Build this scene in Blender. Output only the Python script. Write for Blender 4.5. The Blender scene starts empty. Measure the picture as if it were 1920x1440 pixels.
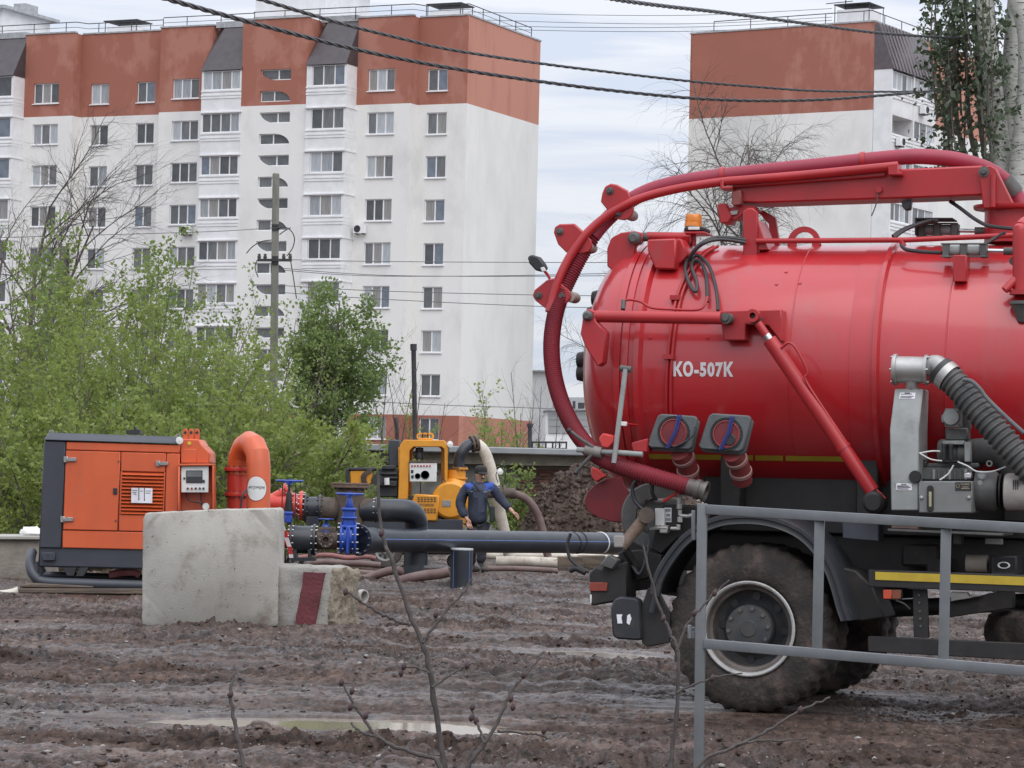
import bpy, bmesh, math, random
import numpy as np
from mathutils import Vector, Matrix

S = bpy.context.scene
COL = S.collection
rad = math.radians

# ------------------------------------------------------------------ camera
F_PX, EYE, HORIZON, ROLL = 5400.0, 1.39, 912.0, 0.0245     # focal length and horizon measured in 1920 px units
PITCH = math.atan((HORIZON - 720) / F_PX)
_R0 = Vector((1, 0, 0)); _F = Vector((0, math.cos(PITCH), math.sin(PITCH))); _U0 = Vector((0, -math.sin(PITCH), math.cos(PITCH)))
CR = _R0 * math.cos(ROLL) + _U0 * math.sin(ROLL)
CU = _U0 * math.cos(ROLL) - _R0 * math.sin(ROLL)
CAM = Vector((0, 0, EYE))
cam_data = bpy.data.cameras.new('camera'); cam = bpy.data.objects.new('camera', cam_data); COL.objects.link(cam)
cam_data.sensor_width = 36; cam_data.lens = F_PX / 1920 * 36
cam_data.clip_start = 0.5; cam_data.clip_end = 9000
cam.matrix_world = Matrix(((CR.x, CU.x, -_F.x, 0), (CR.y, CU.y, -_F.y, 0), (CR.z, CU.z, -_F.z, EYE), (0, 0, 0, 1)))
S.camera = cam
cam_data.dof.use_dof = False

# ------------------------------------------------------------------ world: broken overcast sky
W = bpy.data.worlds.new('World'); S.world = W; W.use_nodes = True
SUN_EL, SUN_AZ = 54.0, 152.0      # sun behind the camera, to its right, veiled by cloud
def world():
    nt = W.node_tree; nt.nodes.clear(); N = nt.nodes.new; L = nt.links.new
    out = N('ShaderNodeOutputWorld'); mix = N('ShaderNodeMixShader')
    bg1 = N('ShaderNodeBackground'); bg2 = N('ShaderNodeBackground')
    sky = N('ShaderNodeTexSky'); sky.sky_type = 'NISHITA'; sky.sun_disc = False
    sky.sun_elevation = rad(SUN_EL); sky.sun_rotation = rad(SUN_AZ)
    L(sky.outputs[0], bg1.inputs[0]); bg1.inputs[1].default_value = 0.11
    tc = N('ShaderNodeTexCoord'); mp = N('ShaderNodeMapping'); mp.inputs['Scale'].default_value = (2.6, 2.6, 30)
    mp.inputs['Rotation'].default_value = (0, rad(2.5), 0)
    nz = N('ShaderNodeTexNoise'); nz.inputs['Scale'].default_value = 3.0; nz.inputs['Detail'].default_value = 7
    nz.inputs['Roughness'].default_value = .55; nz.inputs['Distortion'].default_value = .4
    L(tc.outputs['Generated'], mp.inputs[0]); L(mp.outputs[0], nz.inputs[0])
    rp = N('ShaderNodeValToRGB'); e = rp.color_ramp.elements
    e[0].position = .40; e[0].color = (.555, .605, .71, 1); e[1].position = .58; e[1].color = (.70, .715, .765, 1)
    m = e.new(.49); m.color = (.635, .66, .73, 1)
    L(nz.outputs[0], rp.inputs[0])
    sx = N('ShaderNodeSeparateXYZ'); L(tc.outputs['Generated'], sx.inputs[0])
    mr = N('ShaderNodeMapRange'); L(sx.outputs[2], mr.inputs[0])     # overcast sky is brighter overhead
    mr.inputs[1].default_value = 0; mr.inputs[2].default_value = 1; mr.inputs[3].default_value = 1.0; mr.inputs[4].default_value = 2.65
    L(rp.outputs[0], bg2.inputs[0]); L(mr.outputs[0], bg2.inputs[1])
    mix.inputs[0].default_value = .88
    L(bg1.outputs[0], mix.inputs[1]); L(bg2.outputs[0], mix.inputs[2]); L(mix.outputs[0], out.inputs[0])
world()
sun_d = bpy.data.lights.new('sun', 'SUN'); sun_d.energy = 1.5; sun_d.angle = rad(70); sun_d.color = (1, .965, .91)
sun = bpy.data.objects.new('sun', sun_d); COL.objects.link(sun)
_az = rad(SUN_AZ)
sun_dir = Vector((math.sin(_az) * math.cos(rad(SUN_EL)), math.cos(_az) * math.cos(rad(SUN_EL)), math.sin(rad(SUN_EL))))
sun.rotation_euler = sun_dir.to_track_quat('Z', 'Y').to_euler()
sun.location = (0, -20, 60)
S.view_settings.view_transform = 'Standard'; S.view_settings.look = 'None'
S.view_settings.exposure = 0.12; S.view_settings.gamma = 1.0
S.view_settings.use_curve_mapping = False
S.render.engine = 'CYCLES'
S.cycles.max_bounces = 6; S.cycles.transparent_max_bounces = 6

# ------------------------------------------------------------------ pixel measuring
def ray(px, py):
    return (_F + CR * ((px - 960) / F_PX) - CU * ((py - 720) / F_PX))
def P(px, py, Y):
    d = ray(px, py); return CAM + d * (Y / d.y)
class Plane:
    """a measuring plane; off moves along n (away from the camera)"""
    def __init__(s, o, n): s.o, s.n = Vector(o), Vector(n).normalized()
    def pt(s, px, py, off=0.0):
        d = ray(px, py); t = (s.o + s.n * off - CAM).dot(s.n) / d.dot(s.n); return CAM + d * t
def YP(Y): return Plane((0, Y, 0), (0, 1, 0))

# ------------------------------------------------------------------ materials
MATS = {}
def mat(name, c1, c2=None, scale=4.0, rough=.6, metal=0.0, bump=0.0, bscale=None, coat=0.0, spec=.5, stretch=(1, 1, 1),
        thr=(.4, .6), detail=6.0, rough2=None, dirt=None, dirt_thr=(.5, .65), dirt_scale=3.0, trans=0.0, emit=None, pores=None):
    if name in MATS: return MATS[name]
    m = bpy.data.materials.new(name); m.use_nodes = True; MATS[name] = m
    nt = m.node_tree; N = nt.nodes.new; L = nt.links.new
    b = nt.nodes['Principled BSDF']
    b.inputs['Roughness'].default_value = rough; b.inputs['Metallic'].default_value = metal
    b.inputs['Coat Weight'].default_value = coat; b.inputs['Coat Roughness'].default_value = .12
    b.inputs['Specular IOR Level'].default_value = spec
    if emit: b.inputs['Emission Color'].default_value = (*emit[:3], 1); b.inputs['Emission Strength'].default_value = emit[3]
    c2 = c2 or tuple(x * .8 for x in c1)
    tc = N('ShaderNodeTexCoord'); mp = N('ShaderNodeMapping'); mp.inputs['Scale'].default_value = stretch
    L(tc.outputs['Object'], mp.inputs[0])
    nz = N('ShaderNodeTexNoise'); nz.inputs['Scale'].default_value = scale; nz.inputs['Detail'].default_value = detail
    nz.inputs['Roughness'].default_value = .62
    L(mp.outputs[0], nz.inputs[0])
    rp = N('ShaderNodeValToRGB'); e = rp.color_ramp.elements
    e[0].position, e[1].position = thr; e[0].color = (*c1, 1); e[1].color = (*c2, 1)
    L(nz.outputs[0], rp.inputs[0]); col = rp.outputs[0]
    if rough2 is not None:
        mr = N('ShaderNodeMapRange'); L(nz.outputs[0], mr.inputs[0])
        mr.inputs[1].default_value, mr.inputs[2].default_value = thr; mr.inputs[3].default_value = rough; mr.inputs[4].default_value = rough2
        L(mr.outputs[0], b.inputs['Roughness'])
    if dirt:
        n2 = N('ShaderNodeTexNoise'); n2.inputs['Scale'].default_value = dirt_scale; n2.inputs['Detail'].default_value = 9
        n2.inputs['Roughness'].default_value = .7; L(mp.outputs[0], n2.inputs[0])
        m2 = N('ShaderNodeMapRange'); L(n2.outputs[0], m2.inputs[0]); m2.inputs[1].default_value, m2.inputs[2].default_value = dirt_thr
        mx = N('ShaderNodeMix'); mx.data_type = 'RGBA'; L(m2.outputs[0], mx.inputs[0]); L(col, mx.inputs[6]); mx.inputs[7].default_value = (*dirt, 1)
        col = mx.outputs[2]
    if pores:      # small air holes or specks: (scale, radius, colour)
        vo = N('ShaderNodeTexVoronoi'); vo.inputs['Scale'].default_value = pores[0]; L(mp.outputs[0], vo.inputs[0])
        th = N('ShaderNodeMath'); th.operation = 'MULTIPLY'; L(nz.outputs[0], th.inputs[0]); th.inputs[1].default_value = pores[1] * 2
        lt = N('ShaderNodeMath'); lt.operation = 'LESS_THAN'; L(vo.outputs['Distance'], lt.inputs[0]); L(th.outputs[0], lt.inputs[1])
        mx = N('ShaderNodeMix'); mx.data_type = 'RGBA'; L(lt.outputs[0], mx.inputs[0]); L(col, mx.inputs[6]); mx.inputs[7].default_value = (*pores[2], 1); col = mx.outputs[2]
    L(col, b.inputs['Base Color'])
    if bump:
        n3 = N('ShaderNodeTexNoise'); n3.inputs['Scale'].default_value = bscale or scale * 6; n3.inputs['Detail'].default_value = 8
        L(mp.outputs[0], n3.inputs[0])
        bp = N('ShaderNodeBump'); bp.inputs['Strength'].default_value = bump; bp.inputs['Distance'].default_value = .02
        L(n3.outputs[0], bp.inputs['Height']); L(bp.outputs[0], b.inputs['Normal'])
    if trans:
        tr = N('ShaderNodeBsdfTranslucent'); L(col, tr.inputs[0]); ms = N('ShaderNodeMixShader'); ms.inputs[0].default_value = trans
        out = nt.nodes['Material Output']; L(b.outputs[0], ms.inputs[1]); L(tr.outputs[0], ms.inputs[2]); L(ms.outputs[0], out.inputs[0])
    return m

# ------------------------------------------------------------------ mesh builder
def spline(pts, n=6, closed=False):
    pts = [Vector(p) for p in pts]; out = []
    k = len(pts)
    for i in range(k - 1):
        p0 = pts[max(i - 1, 0)]; p1 = pts[i]; p2 = pts[i + 1]; p3 = pts[min(i + 2, k - 1)]
        for j in range(n):
            t = j / n
            out.append(.5 * ((2 * p1) + (p2 - p0) * t + (2 * p0 - 5 * p1 + 4 * p2 - p3) * t * t + (3 * p1 - p0 - 3 * p2 + p3) * t ** 3))
    out.append(pts[-1]); return out
def resample(pts, step):
    out = [pts[0]]; acc = 0
    for a, b in zip(pts, pts[1:]):
        L = (b - a).length
        while acc + L >= step:
            t = (step - acc) / L; a = a + (b - a) * t; out.append(a); L = (b - a).length; acc = 0
            if L < 1e-9: break
        acc += L
    return out
ORIGIN = {}
class MB:
    def __init__(s): s.v = []; s.f = []
    def add(s, vs, fs):
        o = len(s.v); s.v.extend(Vector(v) for v in vs); s.f.extend(tuple(i + o for i in f) for f in fs); return s
    def box(s, c, size, rot=None):
        c = Vector(c); h = Vector(size) * .5; vs = []
        for z in (-1, 1):
            for y in (-1, 1):
                for x in (-1, 1):
                    d = Vector((x * h.x, y * h.y, z * h.z))
                    if rot is not None: d = rot @ d
                    vs.append(c + d)
        return s.add(vs, [(0, 2, 3, 1), (4, 5, 7, 6), (0, 1, 5, 4), (2, 6, 7, 3), (0, 4, 6, 2), (1, 3, 7, 5)])
    def prism(s, poly, ext):
        n = len(poly); ext = Vector(ext); poly = [Vector(p) for p in poly]
        return s.add(poly + [p + ext for p in poly],
                     [tuple(range(n))[::-1], tuple(range(n, 2 * n))] + [(i, (i + 1) % n, n + (i + 1) % n, n + i) for i in range(n)])
    def pp(s, plane, pts, off, depth):
        """prism whose front outline is measured in picture units on a plane and which runs back by depth"""
        return s.prism([plane.pt(x, y, off) for x, y in pts], plane.n * depth)
    def pr(s, plane, x0, y0, x1, y1, off, depth):
        return s.pp(plane, [(x0, y0), (x1, y0), (x1, y1), (x0, y1)], off, depth)
    def tube(s, pts, r, n=8, cap=True, closed=False):
        pts = [Vector(p) for p in pts]; k = len(pts)
        if k < 2: return s
        rs = r if hasattr(r, '__len__') else [r] * k
        t0 = (pts[1] - pts[0]).normalized()
        up = Vector((0, 0, 1)) if abs(t0.z) < .9 else Vector((1, 0, 0))
        a = t0.cross(up).normalized(); vs = []
        for i, p in enumerate(pts):
            t = (pts[min(i + 1, k - 1)] - pts[max(i - 1, 0)])
            t = t.normalized() if t.length > 1e-9 else t0
            a = a - t * a.dot(t); a = a.normalized() if a.length > 1e-9 else t.orthogonal().normalized()
            b = t.cross(a)
            for j in range(n):
                an = 2 * math.pi * j / n; vs.append(p + (a * math.cos(an) + b * math.sin(an)) * rs[i])
        fs = []
        for i in range(k - 1):
            for j in range(n):
                fs.append((i * n + j, i * n + (j + 1) % n, (i + 1) * n + (j + 1) % n, (i + 1) * n + j))
        if cap: fs += [tuple(range(n))[::-1], tuple((k - 1) * n + j for j in range(n))]
        return s.add(vs, fs)
    def cyl(s, a, b, r, r2=None, n=16, cap=True):
        return s.tube([a, b], [r, r if r2 is None else r2], n, cap)
    def lathe(s, prof, o, axis, n=32, ang=(0, 2 * math.pi), ref=None):
        """prof: (radius, distance along axis)"""
        axis = Vector(axis).normalized(); o = Vector(o)
        a = Vector(ref) if ref is not None else axis.orthogonal(); a = (a - axis * a.dot(axis)).normalized(); b = axis.cross(a)
        full = abs(ang[1] - ang[0] - 2 * math.pi) < 1e-6; m = n if full else n + 1; vs = []
        for i in range(m):
            an = ang[0] + (ang[1] - ang[0]) * i / n; d = a * math.cos(an) + b * math.sin(an)
            for r, h in prof: vs.append(o + d * r + axis * h)
        k = len(prof); fs = []
        for i in range(n):
            for j in range(k - 1):
                i2 = (i + 1) % m
                fs.append((i * k + j, i2 * k + j, i2 * k + j + 1, i * k + j + 1))
        return s.add(vs, fs)
    def bolt(s, p, axis, r=.012, h=.012):
        return s.cyl(Vector(p), Vector(p) + Vector(axis).normalized() * h, r, n=6)
    def build(s, name, m, parent=None, smooth=True, bevel=0.0, angle=38, local=False, segs=1, kind=None, label=None):
        me = bpy.data.meshes.new(name)
        o0 = Vector((0, 0, 0)) if (parent is None or local) else ORIGIN.get(parent.name, Vector((0, 0, 0)))
        me.from_pydata([tuple(v - o0) for v in s.v], [], s.f)
        bm = bmesh.new(); bm.from_mesh(me)
        if bevel:
            bmesh.ops.remove_doubles(bm, verts=bm.verts, dist=1e-5)
            bmesh.ops.recalc_face_normals(bm, faces=bm.faces)
            ed = [e for e in bm.edges if e.is_manifold and e.calc_face_angle(0) > rad(40)]
            bmesh.ops.bevel(bm, geom=ed, offset=bevel, segments=segs, affect='EDGES', profile=.5, clamp_overlap=True)
        bmesh.ops.recalc_face_normals(bm, faces=bm.faces)
        bm.to_mesh(me); bm.free()
        if smooth:
            me.polygons.foreach_set('use_smooth', [True] * len(me.polygons)); me.set_sharp_from_angle(angle=rad(angle))
        me.materials.append(m)
        return link(name, me, parent, kind=kind, label=label)
def link(name, me, parent=None, kind=None, label=None):
    o = bpy.data.objects.new(name, me); COL.objects.link(o)
    if parent is not None:
        o.parent = parent; ORIGIN[o.name] = ORIGIN.get(parent.name, Vector((0, 0, 0)))
    if kind: o['kind'] = kind
    if label: o['label'] = label
    return o
def tag(o, label=None, cat=None, group=None, kind=None):
    if label: o['label'] = label
    if cat: o['category'] = cat
    if group: o['group'] = group
    if kind: o['kind'] = kind
    return o
def thing(name, label, cat, loc=(0, 0, 0), group=None, rotz=0.0):
    o = bpy.data.objects.new(name, None); COL.objects.link(o); o.location = loc; o.rotation_euler = (0, 0, rotz)
    o.empty_display_size = .3
    ORIGIN[o.name] = Vector(loc); return tag(o, label, cat, group)
def copy_tree(o, parent=None):
    c = o.copy(); COL.objects.link(c)
    if parent is not None: c.parent = parent
    for ch in list(o.children): copy_tree(ch, c)
    return c
def npmesh(name, v, f, m, parent=None, smooth=False, kind=None):
    """v (n,3) array in world units, f (m,k) array"""
    me = bpy.data.meshes.new(name); v = np.asarray(v, dtype=np.float32); f = np.asarray(f, dtype=np.int32)
    if parent is not None: v = v - np.array(ORIGIN.get(parent.name, Vector((0, 0, 0))), dtype=np.float32)
    k = f.shape[1]
    me.vertices.add(len(v)); me.vertices.foreach_set('co', v.ravel())
    me.loops.add(f.size); me.loops.foreach_set('vertex_index', f.ravel())
    me.polygons.add(len(f)); me.polygons.foreach_set('loop_start', np.arange(0, f.size, k, dtype=np.int32))
    me.polygons.foreach_set('loop_total', np.full(len(f), k, dtype=np.int32))
    me.update(calc_edges=True); me.validate()
    if smooth: me.polygons.foreach_set('use_smooth', [True] * len(me.polygons))
    me.materials.append(m)
    return link(name, me, parent, kind=kind)

# value noise on arrays (seeded lattice)
_LAT = np.random.RandomState(7).rand(256, 256).astype(np.float32)
def vnoise(x, y):
    xi = np.floor(x).astype(np.int64); yi = np.floor(y).astype(np.int64); fx = (x - xi); fy = (y - yi)
    fx = fx * fx * (3 - 2 * fx); fy = fy * fy * (3 - 2 * fy)
    a = _LAT[xi & 255, yi & 255]; b = _LAT[(xi + 1) & 255, yi & 255]; c = _LAT[xi & 255, (yi + 1) & 255]; d = _LAT[(xi + 1) & 255, (yi + 1) & 255]
    return (a * (1 - fx) + b * fx) * (1 - fy) + (c * (1 - fx) + d * fx) * fy
def fbm(x, y, oct=4, gain=.5):
    s = np.zeros_like(x); amp = 1.0; tot = 0
    for i in range(oct):
        s = s + amp * vnoise(x * 2 ** i + 17.3 * i, y * 2 ** i + 5.1 * i); tot += amp; amp *= gain
    return s / tot

# ------------------------------------------------------------------ shared materials
M_MUD = None
def mud_material(name='wet_mud', dry=0.0):
    m = bpy.data.materials.new(name); m.use_nodes = True; nt = m.node_tree; N = nt.nodes.new; L = nt.links.new
    b = nt.nodes['Principled BSDF']; tc = N('ShaderNodeTexCoord')
    def noise(scale, det, st=(1, 1, 1)):
        mp = N('ShaderNodeMapping'); mp.inputs['Scale'].default_value = st; L(tc.outputs['Object'], mp.inputs[0])
        n = N('ShaderNodeTexNoise'); n.inputs['Scale'].default_value = scale; n.inputs['Detail'].default_value = det
        n.inputs['Roughness'].default_value = .65; L(mp.outputs[0], n.inputs[0]); return n
    n1 = noise(1.3, 9, (.28, 1.2, 1)); r1 = N('ShaderNodeValToRGB'); e = r1.color_ramp.elements
    e[0].position = .36; e[0].color = (.044, .027, .020, 1); e[1].position = .64; e[1].color = (.150, .104, .083, 1)
    k = e.new(.5); k.color = (.083, .055, .043, 1)
    L(n1.outputs[0], r1.inputs[0])
    n2 = noise(14, 9, (1.2, .30, 1.2)); mx = N('ShaderNodeMix'); mx.data_type = 'RGBA'; mx.blend_type = 'MULTIPLY'; mx.inputs[0].default_value = .92
    r2 = N('ShaderNodeValToRGB'); r2.color_ramp.elements[0].position = .36; r2.color_ramp.elements[0].color = (.28, .26, .25, 1)
    r2.color_ramp.elements[1].position = .62; r2.color_ramp.elements[1].color = (1.35, 1.33, 1.32, 1)
    L(n2.outputs[0], r2.inputs[0]); L(r1.outputs[0], mx.inputs[6]); L(r2.outputs[0], mx.inputs[7])
    # small pale grit and stone flecks
    v = N('ShaderNodeTexVoronoi'); v.inputs['Scale'].default_value = 16; L(tc.outputs['Object'], v.inputs[0])
    lt = N('ShaderNodeMath'); lt.operation = 'LESS_THAN'; L(v.outputs['Distance'], lt.inputs[0]); lt.inputs[1].default_value = .085
    m2 = N('ShaderNodeMix'); m2.data_type = 'RGBA'; L(lt.outputs[0], m2.inputs[0]); L(mx.outputs[2], m2.inputs[6]); m2.inputs[7].default_value = (.30, .27, .25, 1)
    L(m2.outputs[2], b.inputs['Base Color'])
    n3 = noise(.8, 7, (.22, 1.3, 1)); mr = N('ShaderNodeMapRange'); L(n3.outputs[0], mr.inputs[0])
    mr.inputs[1].default_value = .42; mr.inputs[2].default_value = .60; mr.inputs[3].default_value = .22 + dry; mr.inputs[4].default_value = .78
    L(mr.outputs[0], b.inputs['Roughness'])
    mc = N('ShaderNodeMapRange'); L(n3.outputs[0], mc.inputs[0]); mc.inputs[1].default_value = .44; mc.inputs[2].default_value = .60; mc.inputs[3].default_value = .22; mc.inputs[4].default_value = 0
    L(mc.outputs[0], b.inputs['Coat Weight']); b.inputs['Coat Roughness'].default_value = .14; b.inputs['Specular IOR Level'].default_value = .28
    n4 = noise(26, 9, (1, .4, 1)); bp = N('ShaderNodeBump'); bp.inputs['Strength'].default_value = 1.0; bp.inputs['Distance'].default_value = .05
    L(n4.outputs[0], bp.inputs['Height']); L(bp.outputs[0], b.inputs['Normal'])
    return m
M_MUD = mud_material()
M_WHITE_WALL = mat('white_plaster', (.78, .772, .745), (.66, .655, .63), scale=.5, rough=.85, thr=(.47, .70), bump=.15, bscale=6, detail=10, stretch=(1, 1, .6))
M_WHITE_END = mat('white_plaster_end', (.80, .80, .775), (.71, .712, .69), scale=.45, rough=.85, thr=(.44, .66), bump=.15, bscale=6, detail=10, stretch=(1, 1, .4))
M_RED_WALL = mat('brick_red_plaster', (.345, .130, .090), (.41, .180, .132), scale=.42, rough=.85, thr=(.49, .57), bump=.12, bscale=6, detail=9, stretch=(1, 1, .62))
M_RED_END = mat('pale_red_plaster', (.52, .24, .175), (.46, .205, .15), scale=.6, rough=.85, thr=(.5, .62), bump=.12, bscale=6, stretch=(1.3, 1.3, .2), detail=9)  # paler red than the front band, for end and side walls
M_BALC = mat('white_balcony_panel', (.80, .80, .80), (.72, .72, .725), scale=1.2, rough=.7)
M_MANSARD = mat('dark_brown_sheet', (.060, .050, .055), (.075, .064, .068), scale=2, rough=.42)
M_PVC = mat('white_frame', (.82, .82, .83), (.76, .76, .77), scale=3, rough=.4)
M_ROOFMETAL = mat('grey_flashing', (.42, .43, .44), (.30, .31, .32), scale=3, rough=.5)
M_DARKIRON = mat('dark_iron', (.055, .055, .06), (.035, .033, .035), scale=8, rough=.6, metal=.3)
PANES = [mat('pane_grey', (.115, .12, .125), (.09, .095, .10), scale=1.5, rough=.10, spec=.6),
         mat('pane_dark', (.065, .069, .074), (.09, .095, .10), scale=1.2, rough=.08, spec=.6),
         mat('pane_net_curtain', (.36, .38, .40), (.24, .255, .27), scale=3, rough=.15, stretch=(6, 6, .3)),
         mat('pane_mid', (.17, .175, .18), (.12, .125, .13), scale=2, rough=.1, spec=.6, stretch=(4, 4, .4)),
         mat('pane_beige', (.30, .295, .28), (.23, .225, .215), scale=2, rough=.15, stretch=(7, 7, .4)),
         mat('pane_bluish', (.16, .19, .235), (.11, .13, .165), scale=1.2, rough=.06, spec=.7),
         mat('pane_pale', (.46, .48, .50), (.36, .385, .41), scale=2, rough=.15, stretch=(5, 5, .5))]
# ------------------------------------------------------------------ apartment blocks
class Face:
    def __init__(s, o, A, N): s.o = Vector((o[0], o[1], 0)); s.A = Vector(A).normalized(); s.N = Vector(N).normalized()
    def pt(s, a, z, d=0.0): return s.o + s.A * a + s.N * d + Vector((0, 0, z))
    def fp(s, px, py, d=0.0):
        r = ray(px, py); t = (s.o + s.N * d - CAM).dot(s.N) / r.dot(s.N); p = CAM + r * t
        return (p - s.o - s.N * d).dot(s.A), p.z
    def a(s, px, py, d=0.0): return s.fp(px, py, d)[0]
    def box(s, mb, a0, a1, z0, z1, d0, d1):
        return mb.prism([s.pt(a0, z0, d1), s.pt(a1, z0, d1), s.pt(a1, z1, d1), s.pt(a0, z1, d1)], s.N * (d0 - d1))
    def wall(s, mb, a0, a1, z0, z1, d=0.0, holes=(), rev=.16):
        hs = [h for h in holes if h[1] > a0 and h[0] < a1 and h[3] > z0 + .01 and h[2] < z1 - .01]
        As = sorted({a0, a1, *[x for h in hs for x in h[:2]]}); Zs = sorted({z0, z1, *[x for h in hs for x in h[2:4]]})
        As = [x for x in As if a0 <= x <= a1]; Zs = [x for x in Zs if z0 <= x <= z1]
        for x0, x1 in zip(As, As[1:]):
            for y0, y1 in zip(Zs, Zs[1:]):
                xm, ym = (x0 + x1) / 2, (y0 + y1) / 2
                if any(h[0] < xm < h[1] and h[2] < ym < h[3] for h in hs): continue
                mb.add([s.pt(x0, y0, d), s.pt(x1, y0, d), s.pt(x1, y1, d), s.pt(x0, y1, d)], [(0, 1, 2, 3)])
        for b0, b1, c0, c1 in hs:
            q = [(b0, c0), (b1, c0), (b1, c1), (b0, c1)]
            for i in range(4):
                (xa, za), (xb, zb) = q[i], q[(i + 1) % 4]
                mb.add([s.pt(xa, za, d), s.pt(xb, zb, d), s.pt(xb, zb, d - rev), s.pt(xa, za, d - rev)], [(0, 1, 2, 3)])
WRNG = random.Random(11)
def set_mat(o, m):
    o.material_slots[0].link = 'OBJECT'; o.material_slots[0].material = m
class WindowKind:
    """frame and panes of one kind of window, shared by all floors"""
    def __init__(s, face, w, h, n, bar=.065, sill=True, widths=None):
        s.face = face; mb = MB(); A, N = face.A, face.N; Z = Vector((0, 0, 1))
        def q(a0, a1, z0, z1, d0, d1): mb.prism([A * a0 + Z * z0 + N * d1, A * a1 + Z * z0 + N * d1, A * a1 + Z * z1 + N * d1, A * a0 + Z * z1 + N * d1], N * (d0 - d1))
        widths = widths or [1 / n] * n
        q(0, w, 0, bar, -.07, 0); q(0, w, h - bar, h, -.07, 0)
        xs = [0]
        for x in widths: xs.append(xs[-1] + x * w)
        for i, x in enumerate(xs):
            c = min(max(x, bar / 2), w - bar / 2); b = bar if i in (0, n) else bar * 1.3
            c = b / 2 if i == 0 else (w - b / 2 if i == n else c)
            q(c - b / 2, c + b / 2, bar, h - bar, -.07, .004)
        if sill: q(-.06, w + .06, -.07, -.005, -.05, .20)
        s.frame = mb; s.w, s.h, s.n, s.bar, s.xs = w, h, n, bar, xs; s.fm = None; s.pm = {}
    def place(s, parent, a, z, d, name='window', pane='pane', mats=None):
        p = s.face.pt(a, z, d) - ORIGIN[parent.name]
        if s.fm is None:
            f = s.frame.build(name, M_PVC, parent, smooth=False, local=True); s.fm = f.data
        else: f = link(name, s.fm, parent)
        f.location = p; ORIGIN[f.name] = ORIGIN[parent.name]
        for i in range(s.n):
            x0, x1 = s.xs[i] + s.bar * .5, s.xs[i + 1] - s.bar * .5; key = round(x1 - x0, 3); wd = x1 - x0
            if key not in s.pm:
                A, N = s.face.A, s.face.N; Z = Vector((0, 0, 1)); m = MB()
                m.prism([N * -.03, A * wd - N * .03, A * wd + Z * (s.h - 2 * s.bar) - N * .03, Z * (s.h - 2 * s.bar) - N * .03], N * -.015)
                o = m.build(pane, PANES[0], f, smooth=False, local=True); s.pm[key] = o.data
            else: o = link(pane, s.pm[key], f)
            o.location = s.face.A * x0 + Vector((0, 0, s.bar)); set_mat(o, (mats or WRNG.choice)(PANES) if mats is None else mats[i % len(mats)])
        return f

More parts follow.
